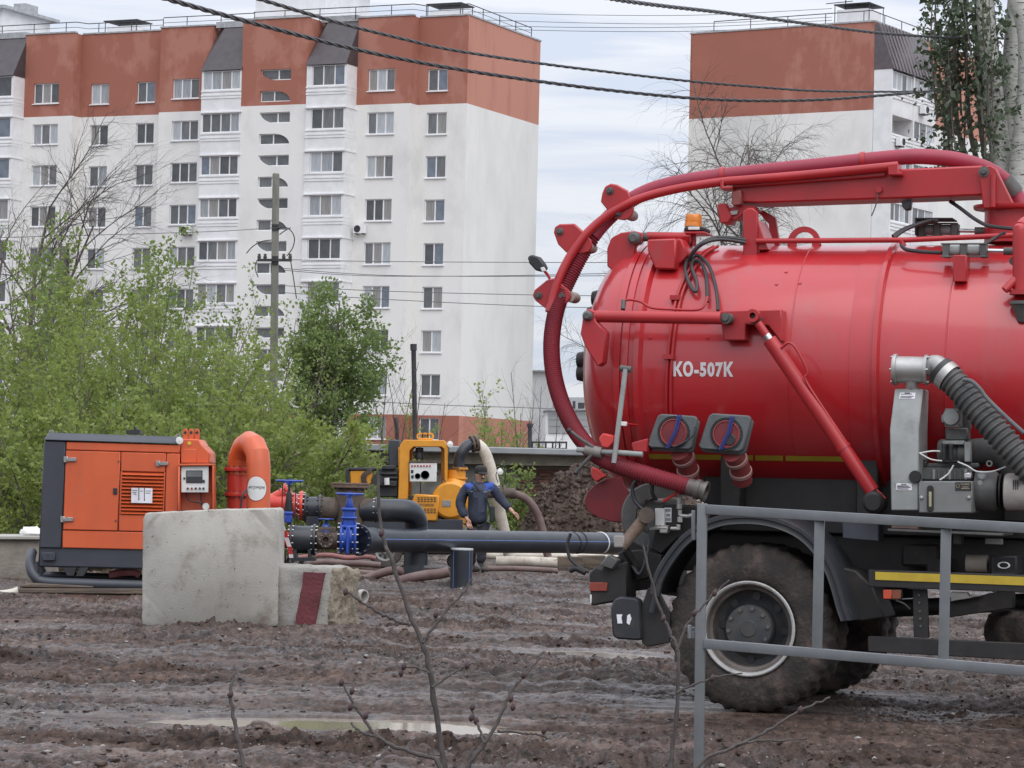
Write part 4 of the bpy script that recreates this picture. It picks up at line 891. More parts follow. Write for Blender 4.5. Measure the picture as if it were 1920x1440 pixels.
def garage():
    Y = 62.0; pl = YP(Y); c = pl.pt(840, 1000); T = thing('brick_garage', 'low brick garage with a flat grey slab roof behind the yellow pump', 'garage', (c.x, Y, 0))
    Mr = mat('roof_slab_grey', (.30, .315, .33), (.22, .23, .24), scale=2, rough=.6, thr=(.4, .7)); Mp = mat('grey_cement_wall', (.24, .235, .215), (.16, .155, .14), scale=3, rough=.9, bump=.4)
    x0, x1 = pl.pt(556, 880).x, pl.pt(1260, 880).x; zt = 2.22; xb = pl.pt(968, 900).x
    m = MB(); m.box(((x0 + x1) / 2, Y + 2.6, zt - .07), (x1 - x0, 6.4, .14)); m.build('roof', Mr, T, smooth=False, bevel=.02)
    m = MB(); m.box(((x0 + x1) / 2, Y + 2.6, zt - .255), (x1 - x0 - .5, 5.7, .23)); o = m.build('lintel_beam', M_OLDCONC, T, smooth=False); roughen(o, 4, .03, 4)
    m = MB(); m.box(((x0 + .4 + xb) / 2, Y + 2.6, (zt - .371) / 2 - .05), (xb - x0 - .4, 5.0, zt - .371 + .1)); m.build('wall', Mp, T, smooth=False)
    m = MB(); m.box(((xb + x1 - .4) / 2, Y + 2.65, (zt - .371) / 2 - .05), (x1 - .4 - xb, 4.96, zt - .371 + .1)); m.build('mortar_wall', mat('mortar', (.22, .19, .165), rough=.95), T, smooth=False)
    MBR = [mat('brick_' + n, c1, c2, scale=12, rough=.9, bump=.4) for n, c1, c2 in (('brown', (.17, .085, .065), (.13, .065, .05)), ('red', (.21, .095, .072), (.16, .072, .055)), ('dark', (.12, .07, .058), (.09, .055, .048)))]
    m = MB(); m.box((0, 0, 0), (.238, .10, .062)); bme = m.build('brick', MBR[0], T, smooth=False, bevel=.006, local=True); me = bme.data; first = True
    rs = random.Random(5); z = .46
    row = 0
    while z < zt - .42:
        x = xb + .12 - (.125 if row % 2 else 0)
        while x < pl.pt(1125, 900).x:
            if x > xb + .02:
                b = bme if first else link('brick', me, T); first = False
                b.location = (x + rs.uniform(-.003, .003) - c.x, .185 + rs.uniform(-.008, .008) , z); set_mat(b, rs.choice(MBR))
            x += .25
        z += .075; row += 1
    pl2 = YP(62.6); cp = pl2.pt(777, 835); T2 = thing('chimney_pipe', 'tall black stove pipe standing up from the garage roof', 'pipe', (cp.x, 62.6, zt))
    m = MB(); m.tube([Vector((cp.x + .02, 62.6, zt - .05)), pl2.pt(775.5, 655)], .055, 10); m.build('shaft', M_DARKIRON, T2)
    m = MB(); m.tube([pl2.pt(775.5, 657), pl2.pt(775.3, 645)], .075, 10); m.build('cap', M_DARKIRON, T2)
    cp = pl2.pt(994, 840); T2 = thing('vent_pipe', 'short dark vent pipe at the right of the garage roof', 'pipe', (cp.x, 62.6, zt))
    m = MB(); m.tube([Vector((cp.x, 62.6, zt - .05)), pl2.pt(993.5, 800)], .045, 8); m.build('shaft', M_DARKIRON, T2); m = MB(); m.tube([pl2.pt(993.5, 800), pl2.pt(993.5, 794)], .07, 8); m.build('cap', M_DARKIRON, T2)
    # iron rack lying on the roof
    T2 = thing('iron_rack', 'low dark iron rack lying on the garage roof near the hose', 'rack', pl2.pt(1030, 838)); m = MB()
    a, b = pl2.pt(998, 829), pl2.pt(1062, 829.5)
    for dz_ in (0, -.14): m.tube([a + Vector((0, 0, dz_)), b + Vector((0, 0, dz_))], .022, 5)
    m.build('rail', M_DARKIRON, T2)
    for i in range(6):
        q = a + (b - a) * (i / 5); m = MB(); m.tube([q + Vector((0, 0, .02)), Vector((q.x, q.y, zt))], .02, 5); m.build('post', M_DARKIRON, T2)
garage()
def soil_heap():
    n, k = 320, 180; cx, cy = P(1105, 990, 53.5).x, 53.5; xs = np.linspace(cx - 1.9, cx + 3.4, n); ys = np.linspace(cy - 1.9, cy + 2.2, k); Yg, Xg = np.meshgrid(ys, xs, indexing='ij'); x, y = Xg.ravel(), Yg.ravel()
    u = (x - cx) / np.where(x < cx, 1.45, 2.9); v = (y - cy) / 1.5; q = np.clip(1 - u * u - v * v, 0, 1); h = 1.75 * q ** .75
    r = 1 - np.abs(2 * vnoise(x * 4, y * 4) - 1); r2 = 1 - np.abs(2 * vnoise(x * 9 + 5, y * 9) - 1); r3 = vnoise(x * 22, y * 22)
    h = h + (q > 0) * np.minimum(q * 6, 1) * (.26 * (r - .5) + .22 * (r2 - .5) + .12 * (r3 - .5)) - .06
    i = np.arange(k - 1)[:, None] * n + np.arange(n - 1)[None]; f = np.stack([i, i + 1, i + n + 1, i + n], -1).reshape(-1, 4)
    M = mat('heap_soil', (.042, .027, .020), (.095, .066, .052), scale=3, rough=.85, thr=(.36, .64), bump=.8, bscale=30)
    heap = tag(npmesh('soil_heap', np.stack([x, y, h], 1), f, M, smooth=False), 'dark heap of dug-out soil between the garage and the truck', 'soil heap')
    rs = np.random.RandomState(8); sel = rs.choice(np.nonzero(q > .03)[0], 7500); V = []; Fc = []
    bm = bmesh.new(); bmesh.ops.create_icosphere(bm, subdivisions=1, radius=1); bv = np.array([v_.co[:] for v_ in bm.verts]); bf = np.array([[v_.index for v_ in f_.verts] for f_ in bm.faces]); bm.free()
    s = .012 + .055 * rs.rand(len(sel)) ** 2.6; c = np.stack([x[sel], y[sel], h[sel] - s * .15], 1); vv = bv[None] * (1 + (rs.rand(len(sel), len(bv)) - .5) * .9)[..., None] * s[:, None, None] + c[:, None]
    npmesh('clods', vv.reshape(-1, 3), (bf[None] + (np.arange(len(sel)) * len(bv))[:, None, None]).reshape(-1, 3), M, parent=heap, kind='stuff')
soil_heap()

# ------------------------------------------------------------------ concrete blocks
def blocks():
    pl = YP(27.1); T = thing('concrete_block', 'big plain grey concrete block standing on the mud in front of the orange unit', 'concrete block', pl.pt(393, 1176))
    m = MB(); m.pp(pl, [(266, 1168), (268, 974), (274, 962), (400, 956), (517, 953), (521, 958), (521.5, 1172), (516, 1175), (400, 1176), (275, 1179)], 0, .75)
    o = m.build('body', M_CONC, T, bevel=.012); roughen(o, 4, .007, 11)
    zg = GZ(pl.pt(393, 1176).x, 27.3)
    c = P(612, 1176, 27.0); hz = .64; a = Vector((-.86, .30, 0)); b = Vector((.34, .70, 0)).normalized(); c.z = 0
    T = thing('striped_block', 'broken concrete block with a dark red painted stripe, right of the plain block', 'concrete block', c)
    m = MB(); fp = [c + a * .03 + b * .0, c + b * .03, c + b * .48, c + b * .52 + a * .1, c + b * .5 + a * .95, c + a * .98]; m.prism([p + Vector((0, 0, -.04)) for p in fp], (0, 0, hz))
    o = m.build('body', mat('worn_block_concrete', (.34, .325, .295), (.24, .23, .21), scale=3, rough=.92, thr=(.38, .62), bump=.35, bscale=40, dirt=(.15, .125, .10), dirt_thr=(.54, .68), dirt_scale=4, pores=(16, .10, (.09, .08, .07))), T, bevel=.03); roughen(o, 4, .016, 8)
    m = MB(); no = a.cross(UP).normalized(); no = no if no.y < 0 else -no
    def st(u0, u1, v0, v1, w0, w1, off): return [c + a * u0 + no * off + Vector((0, 0, w0)), c + a * u1 + no * off + Vector((0, 0, w0)), c + a * v1 + no * off + Vector((0, 0, w1)), c + a * v0 + no * off + Vector((0, 0, w1))]
    m.prism(st(.13, .34, .03, .26, .0, hz - .10, .026), -no * .05); o = m.build('painted_stripe', mat('dark_red_paint', (.155, .035, .042), (.115, .032, .038), scale=7, rough=.8, thr=(.36, .64), bump=.5, bscale=30, dirt=(.22, .19, .17), dirt_thr=(.63, .7), dirt_scale=6), T); roughen(o, 3, .012, 8)
    m = MB(); m.prism([c + b * .02 + Vector((0, 0, -.03)), c + b * .5 + Vector((0, 0, -.03)), c + b * .48 + Vector((0, 0, hz - .06)), c + b * .06 + a * .04 + Vector((0, 0, hz - .05))], -a.normalized() * .06)
    o = m.build('broken_face', M_AGG, T); roughen(o, 5, .045, 15)
    pl = YP(38); T = thing('concrete_slab', 'old stained concrete kerb slab at the left edge beside the pump unit', 'concrete slab', pl.pt(10, 1080))
    m = MB(); m.pp(pl, [(-90, 1006), (60, 1007), (76, 1008), (76, 1110), (-90, 1104)], 0, 1.6); o = m.build('body', M_OLDCONC, T, bevel=.03); roughen(o, 3, .03, 4)
    m = MB(); m.pp(pl, [(-90, 1004), (78, 1005), (78, 1012), (-90, 1011)], -.08, 1.4); m.build('top_edge', M_CONC, T, bevel=.01)
    m = MB(); c = pl.pt(60, 1000, .2); m.lathe([(0, -.06), (.14, -.05), (.17, 0), (.12, .06), (0, .09)], c, (0, 0, 1), 12); o = m.build('white_rag', mat('white_cloth', (.75, .74, .72), rough=.9)); roughen(o, 2, .06, 9); tag(o, 'crumpled white rag on the old concrete slab at the left edge', 'rag')
blocks()
# ------------------------------------------------------------------ pumping equipment
M_ORANGE = mat('orange_paint', (.61, .110, .034), (.54, .096, .030), scale=2.2, rough=.40, coat=.2, dirt=(.36, .125, .075), dirt_thr=(.55, .76), dirt_scale=2.6, stretch=(1, 1, .4))
M_SLATE = mat('slate_paint', (.046, .052, .066), (.040, .045, .056), scale=3, rough=.45, dirt=(.11, .105, .10), dirt_thr=(.62, .8), dirt_scale=3)
M_REDP = mat('red_orange_paint', (.62, .050, .030), (.52, .042, .027), scale=3, rough=.4, coat=.2)
M_BLUE = mat('blue_paint', (.022, .075, .40), (.016, .055, .31), scale=4, rough=.38, coat=.2, dirt=(.07, .08, .13), dirt_thr=(.58, .75))
M_YEL = mat('yellow_paint', (.72, .31, .022), (.63, .26, .020), scale=3, rough=.42, coat=.2, dirt=(.38, .20, .06), dirt_thr=(.6, .78))
M_HDPE = mat('black_pe_pipe', (.020, .024, .032), (.030, .035, .044), scale=3, rough=.36, thr=(.4, .66), dirt=(.09, .08, .075), dirt_thr=(.58, .80), dirt_scale=4)
M_RUST = mat('rusty_steel', (.115, .085, .066), (.072, .056, .048), scale=7, rough=.75, bump=.3)
M_STEEL = mat('bright_steel', (.40, .40, .39), (.30, .30, .29), scale=8, rough=.4, metal=.7)
M_BLACK = mat('black_paint', (.022, .022, .025), (.035, .035, .038), scale=6, rough=.5)
M_WHITEP = mat('white_panel', (.72, .73, .71), (.66, .67, .65), scale=4, rough=.45)
M_PAPER = mat('paper', (.80, .79, .83), rough=.9)
M_INK = mat('ink', (.04, .04, .05), rough=.8)
M_WOOD = mat('muddy_timber', (.155, .12, .09), (.085, .066, .055), scale=4, rough=.9, stretch=(.4, 3, 3), bump=.5, bscale=18)
M_LAYFLAT = mat('pale_layflat_hose', (.60, .555, .48), (.40, .35, .29), scale=4, rough=.8, thr=(.42, .66), dirt=(.20, .145, .115), dirt_thr=(.58, .7), dirt_scale=3)
M_BHOSE = mat('brown_hose', (.115, .066, .062), (.155, .105, .095), scale=4, rough=.6, dirt=(.16, .12, .105), dirt_thr=(.5, .7))
def text_geo(s, size, bold=.022):
    cu = bpy.data.curves.new('t', 'FONT'); cu.body = s; cu.size = size; cu.resolution_u = 3; cu.offset = size * bold; cu.fill_mode = 'FRONT'; cu.space_character = 1.0 + bold * 3.2
    o = bpy.data.objects.new('t', cu); COL.objects.link(o); bpy.context.view_layer.update()
    me = bpy.data.meshes.new_from_object(o.evaluated_get(bpy.context.evaluated_depsgraph_get())); vs = [v.co.copy() for v in me.vertices]; fs = [tuple(p.vertices) for p in me.polygons]
    bpy.data.objects.remove(o); bpy.data.curves.remove(cu); bpy.data.meshes.remove(me)
    x0 = min(v.x for v in vs); x1 = max(v.x for v in vs); y0 = min(v.y for v in vs); y1 = max(v.y for v in vs)
    return [((v.x - x0) / (x1 - x0), (v.y - y0) / (y1 - y0)) for v in vs], fs
def lettering(s, fn, m, parent, name='lettering', bold=.022):
    """fn maps (0..1, 0..1) to a point on the surface"""
    uv, fs = text_geo(s, 1.0, bold); mb = MB(); mb.add([fn(u, v) for u, v in uv], fs); return mb.build(name, m, parent, smooth=False)
def flange(mb, c, ax, r, t=.03, n=24, bolts=10, bolt_mb=None, br=.011):
    c = Vector(c); ax = Vector(ax).normalized(); mb.lathe([(0, 0), (r * .985, 0), (r, t * .2), (r, t * .8), (r * .985, t), (0, t)], c, ax, n)
    if bolts:
        a = ax.orthogonal().normalized(); b = ax.cross(a)
        for i in range(bolts):
            an = 6.283 * i / bolts; q = c + (a * math.cos(an) + b * math.sin(an)) * r * .86; (bolt_mb or mb).cyl(q - ax * .022, q + ax * (t + .022), br, n=6)

def orange_unit():
    Yg = 34.0; pl = YP(Yg); c = pl.pt(200, 1105)
    T = thing('pump_unit', 'orange and slate diesel pump unit in a sound enclosure, with louvred door and control box', 'pump unit', (c.x, Yg, 0))
    TL, TR, BR, BL = (124.6, 828.4), (337.6, 834.5), (331.5, 1032), (116.4, 1027)
    def uv(u, v):
        return tuple((TL[i] * (1 - u) + TR[i] * u) * (1 - v) + (BL[i] * (1 - u) + BR[i] * u) * v for i in (0, 1))
    def panel(u0, v0, u1, v1, off, depth, name='panel', m=None, bev=.008, parent=None, lab=None):
        b = MB(); b.pp(pl, [uv(u0, v0), uv(u1, v0), uv(u1, v1), uv(u0, v1)], off, depth); return b.build(name, m or M_ORANGE, parent or T, bevel=bev, label=lab)
    b = MB(); b.pp(pl, [(82.6, 824.5), (337, 833), (331, 1069), (71, 1063)], .03, 1.15); b.build('enclosure', M_SLATE, T, bevel=.02)
    panel(-.20, -.004, -.007, 1.005, -.002, .05, 'end_panel', M_SLATE, .012)
    panel(0, 0, 1, .075, 0, .04); panel(0, .835, 1, 1, 0, .04); panel(.885, .082, 1, .83, 0, .04)
    door = panel(.0, .082, .478, .828, -.008, .05, 'door')
    panel(.486, .082, .878, .262, -.004, .05, 'louvred_panel'); panel(.486, .672, .878, .828, -.004, .05, 'louvred_panel')
    panel(.486, .262, .500, .672, -.004, .05, 'louvre_frame', bev=.003); panel(.866, .262, .878, .672, -.004, .05, 'louvre_frame', bev=.003)
    for i in range(12):
        v0 = .266 + i * (.402 / 12); v1 = v0 + .402 / 12; b = MB()
        q = [uv(.501, v0), uv(.865, v0), uv(.865, v1 - .004), uv(.501, v1 - .004)]
        b.add([pl.pt(*q[0], .028), pl.pt(*q[1], .028), pl.pt(*q[2], -.022), pl.pt(*q[3], -.022), pl.pt(*q[0], .036), pl.pt(*q[1], .036), pl.pt(*q[2], -.012), pl.pt(*q[3], -.012)], [(0, 1, 2, 3), (7, 6, 5, 4), (0, 4, 5, 1), (3, 2, 6, 7), (0, 3, 7, 4), (1, 5, 6, 2)])
        b.build('louvre_slat', M_ORANGE, T, smooth=False)
    for (x0, y0, x1, y1) in ((119, 856, 143, 867), (113, 968, 137, 979.5), (292, 864, 315, 874.5)):
        b = MB(); b.pr(pl, x0, y0, x0 + (x1 - x0) * .3, y1, -.028, .03); b.pr(pl, x0 + (x1 - x0) * .3, y0 + 2, x1, y1 - 2, -.034, .03); b.cyl(pl.pt(x0 + 7, y0, -.03), pl.pt(x0 + 7, y1, -.03), .012, n=8); b.build('hinge', M_STEEL, T, bevel=.004)
    b = MB(); b.pr(pl, 212, 915, 219.5, 927, -.022, .02); b.build('handle', M_BLACK, door, bevel=.004)
    for x, y in ((222.5, 865), (217, 976)):
        b = MB(); b.bolt(pl.pt(x, y, -.008), (0, -1, 0), .012, .01); b.build('screw', M_RUST, door)
    b = MB(); b.pp(pl, [(246.5, 914.6), (286, 915.5), (285.4, 943.5), (246, 942.8)], -.032, .004); o = b.build('paper_notice', M_PAPER, T, smooth=False)
    b = MB(); b.pr(pl, 259.6, 913, 261, 938, -.035, .002); b.pr(pl, 270, 914, 271.4, 939, -.035, .002)
    for k, (x0, x1, y) in enumerate(((248, 257, 919), (248, 256, 923), (263, 268, 920), (273, 283, 920), (273, 282, 924), (250, 256, 926))): b.pr(pl, x0, y, x1, y + 1, -.0345, .002)
    b.build('print', M_INK, o, smooth=False)
    b = MB(); b.add([pl.pt(82, 824.8, -.03), pl.pt(336, 832.6, -.03), pl.pt(330.5, 818.8, .10), pl.pt(91, 811, .10), pl.pt(82, 824.8, 1.2), pl.pt(336, 832.6, 1.2), pl.pt(330.5, 818.8, 1.05), pl.pt(91, 811, 1.05)],
                    [(0, 1, 2, 3), (7, 6, 5, 4), (0, 3, 7, 4), (1, 5, 6, 2), (3, 2, 6, 7), (0, 4, 5, 1)]); b.build('roof', M_SLATE, T, bevel=.012)
    for x, y in ((96, 810.5), (334, 817.5)):
        b = MB(); b.lathe([(.012, -.006), (.03, -.006), (.03, .006), (.012, .006), (.012, -.006)], pl.pt(x, y, .15), (0, 1, 0), 10); b.build('lifting_eye', M_STEEL, T)
    b = MB(); b.tube(spline([pl.pt(262, 812, .5), pl.pt(256, 806, .5), pl.pt(252, 800, .5)], 4), .02, 6); b.pr(pl, 236, 806, 262, 814, .4, .2); b.build('exhaust_flap', M_BLACK, T)
    b = MB(); b.pr(pl, 79, 1036, 103, 1051, -.03, .06); b.build('bracket_plate', M_SLATE, T, bevel=.006); b = MB(); b.cyl(pl.pt(90, 1042, -.032), pl.pt(90, 1042, -.02), .017, n=12); b.build('bolt', M_BLACK, T)
    # orange pump head hood with lifting lugs
    b = MB(); b.pp(pl, [(340, 822.5), (373, 823.7), (378, 834), (392, 848.5), (392.5, 869), (338, 869), (338, 841)], .05, .75); b.build('hood', M_ORANGE, T, bevel=.012)
    b = MB(); b.pr(pl, 339, 842, 368, 868, .035, .02); b.build('hood_panel', M_ORANGE, T, bevel=.005)
    b = MB(); b.lathe([(0, 0), (.022, .001), (.022, .006), (0, .007)], pl.pt(355, 831, .045), (0, -1, 0), 14); b.build('warning_sign', mat('yellow_sign', (.80, .62, .05), rough=.5), T)
    for i in range(3):
        x0 = 343 + i * 11; b = MB(); ring = [(x0 + 8.5 * .5 + 4.8 * math.cos(t), 810 - 6.5 * math.sin(t)) for t in [math.pi * j / 8 for j in range(9)]]
        b.pp(pl, ring + [(x0 - .8, 824), (x0 + 9.5, 824)], .10 + .02 * i, .03); b.build('lifting_lug', M_ORANGE, T, bevel=.004)
        b = MB(); b.cyl(pl.pt(x0 + 4.3, 811, .095 + .02 * i), pl.pt(x0 + 4.3, 811, .135 + .02 * i), .017, n=10); b.build('lug_hole', M_BLACK, T)
    b = MB(); b.lathe([(0, 0), (.042, .004), (.044, .02), (.03, .03), (0, .03)], pl.pt(337, 826, -.03), (-.3, 1, 0), 16); b.build('work_light', M_WHITEP, T)
    # control box
    box = MB()
    for q in ((334, 869.5, 401, 873), (334, 873, 337.4, 958), (397.8, 873, 401.3, 958)): box.pr(pl, *q, -.10, .22)
    box.pr(pl, 337.4, 873, 397.8, 958, .10, .02); ob = box.build('control_box', M_ORANGE, T, bevel=.006)
    b = MB(); b.pr(pl, 339.5, 873.5, 391, 923.5, -.06, .03); p = b.build('control_panel', M_WHITEP, T, bevel=.006)
    b = MB(); b.pr(pl, 349, 882, 379.5, 905.5, -.072, .012); b.build('screen', M_BLACK, p, bevel=.003)
    b = MB(); b.pr(pl, 350.5, 883.5, 378, 894, -.0745, .003); b.build('display', mat('lcd_grey', (.16, .17, .18), rough=.25), p, smooth=False)
    for i, x in enumerate((352, 359.5, 367, 374.6, 381.5)):
        b = MB(); b.cyl(pl.pt(x, 915.7, -.06), pl.pt(x, 915.7, -.085), .013, n=10); b.build('knob', mat('red_knob', (.45, .03, .03), rough=.4) if i == 1 else M_BLACK, p)
    for q in ((380, 899.5, 384, 905), (344, 895, 347.5, 898.5)):
        b = MB(); b.pr(pl, *q, -.07, .012); b.build('switch', M_BLACK, p, smooth=False)
    b = MB(); b.tube(spline([pl.pt(349, 923, 0), pl.pt(351, 933, 0), pl.pt(360, 940, 0), pl.pt(376, 943, 0), pl.pt(379, 950, 0)], 5), .010, 6); b.tube(spline([pl.pt(376, 923, 0), pl.pt(377, 935, 0), pl.pt(379, 946, 0)], 5), .010, 6); b.build('cable', M_BLACK, ob)
    b = MB(); b.lathe([(0, 0), (.04, 0), (.044, .02), (.0, .02)], pl.pt(386, 950, -.03), (0, 1, 0), 16); b.build('gauge', M_WHITEP, ob)
    # skid
    b = MB(); b.tube(spline([pl.pt(60, 1036, .35), pl.pt(57, 1050, .12), pl.pt(58, 1066, 0), pl.pt(66, 1082, -.05), pl.pt(84, 1091, -.05), pl.pt(160, 1094.5, -.05), pl.pt(345, 1100, -.05)], 6), .060, 14); b.build('skid_tube', M_SLATE, T)
    b = MB(); b.tube(spline([pl.pt(74, 1052, .9), pl.pt(80, 1074, .9), pl.pt(100, 1079, .9), pl.pt(345, 1086, .9)], 5), .05, 10); b.build('skid_tube', M_SLATE, T)
    for q in ([(118, 1064), (143, 1064), (138, 1079), (126, 1079)], [(150, 1064), (166, 1064), (156, 1080), (142, 1080)]):
        b = MB(); b.pp(pl, q, .02, .10); b.build('skid_leg', M_BLACK, T, smooth=False)
    # orange swan neck
    pts = [P(484, 985, 34.0), P(485, 874, 34.0)]; a0, a1 = P(485, 874, 34.0), P(448, 876, 34.48); mid = (a0 + a1) / 2; h = (a0 - a1); Rr = h.length / 2
    for i in range(1, 6): t = math.pi * i / 6; pts.append(mid + h / 2 * math.cos(t) + UP * Rr * 1.02 * math.sin(t))
    pts += [a1, P(447, 890, 34.48)]
    b = MB(); b.tube(pts, .141, 22); b.build('swan_neck_pipe', M_ORANGE, T, angle=21)
    ax = Vector((0, 0, 1)); b = MB(); bb = MB()
    for y, r in ((880, .165), (927, .165)): flange(b, P(446, y + 3.5, 34.48), ax, r, .045, 26, 12, bb, .011)
    b.tube([P(446, 884, 34.48), P(446, 985, 34.48)], .132, 20); b.build('flanged_spool', M_REDP, T); bb.build('flange_bolts', M_RUST, T, kind='stuff')
    # round sticker
    rr = .1425; cx = P(484.8, 916, 34.0); an0 = math.atan2(-cx.y, -cx.x); b = MB(); n = 28; vs = [None]
    def onp(dx, dz, k=1.0): th = dx / rr; return cx + Vector((math.sin(th - .12) * rr * k, -math.cos(th - .12) * rr * k, dz))
    def disc(s, k, name, m):
        b = MB(); ring = []
        for g in range(5):
            for i in range(n): t = 6.283 * i / n; q = s * g / 4; ring.append(onp(q * .135 * math.cos(t), q * .152 * math.sin(t), k))
        b.add(ring, [(g * n + i, g * n + (i + 1) % n, (g + 1) * n + (i + 1) % n, (g + 1) * n + i) for g in range(4) for i in range(n)]); return b.build(name, m, T)
    disc(1.0, 1.012, 'sticker_ring', mat('red_print', (.50, .05, .05), rough=.5)); st = disc(.93, 1.02, 'round_sticker', M_WHITEP)
    lettering('МОТОРКОМ', lambda u, v: onp(-.10 + .20 * u, .0 + .028 * v, 1.03), M_INK, T)
    b = MB(); b.add([onp(-.10, -.012, 1.028), onp(-.03, -.012, 1.028), onp(.04, -.012, 1.028), onp(.10, -.012, 1.028), onp(.10, -.006, 1.028), onp(.04, -.006, 1.028), onp(-.03, -.006, 1.028), onp(-.10, -.006, 1.028)], [(0, 1, 6, 7), (1, 2, 5, 6), (2, 3, 4, 5)]); b.build('print', M_INK, T, smooth=False)
    b = MB(); b.tube(spline([P(463, 918, 33.9), P(455, 928, 33.85), P(452, 945, 33.85), P(451, 965, 33.85)], 5), .012, 6); b.build('cable', M_BLACK, T)
    # timbers below
    for i, (pts, off, dep, lab) in enumerate((([(36, 1097), (60, 1093), (176, 1099), (174, 1103), (36, 1102)], -.12, .5, 'thin weathered plank right under the skid tube of the orange unit'),
                                              ([(34, 1103.5), (264, 1103.5), (300, 1104), (300, 1115), (36, 1112.5)], -.16, 1.3, 'thick squared timber beam carrying the orange unit'),
                                              ([(108, 1115.2), (158, 1114.8), (157, 1121), (108, 1121)], -.20, .5, 'short low plank half sunk in mud under the thick beam'),
                                              ([(159, 1114.8), (236, 1115), (234, 1120), (159, 1121.5)], -.10, .5, 'low muddy plank lying right of the short one under the beam'),
                                              ([(50, 1113), (106, 1114.8), (106, 1124), (50, 1122)], .1, 1.0, 'dark timber block beneath the left end of the beam'))):
        TT = thing('timber', lab, 'timber', pl.pt(*pts[0], off), 'timbers under the orange pump unit'); b = MB(); b.pp(pl, pts, off, dep); b.build('plank', M_WOOD, TT, bevel=.012)
    TT = thing('timber', 'hidden rear bearer timber under the far side of the orange unit', 'timber', pl.pt(90, 1105, .8), 'timbers under the orange pump unit'); b = MB(); b.pr(pl, 60, 1084, 320, 1103.2, .75, .25); b.build('plank', M_WOOD, TT, bevel=.012)
    for lab, pts, r, m in (('muddy pinkish hose end lying at the left edge by the timbers', [(-40, 1117), (0, 1116), (20, 1114), (36, 1109)], .06, M_LAYFLAT), ('pink rag of hose showing under the orange unit', [(205, 1078), (225, 1074), (250, 1073), (262, 1078)], .045, mat('pink_hose', (.62, .24, .25), (.5, .18, .19), scale=5, rough=.7))):
        off = .0 if r > .05 else .5
        b = MB(); b.tube(spline([pl.pt(x, y, off) for x, y in pts], 5), r, 12); tag(b.build('hose_end', m), lab, 'hose', 'hoses on the ground')
orange_unit()

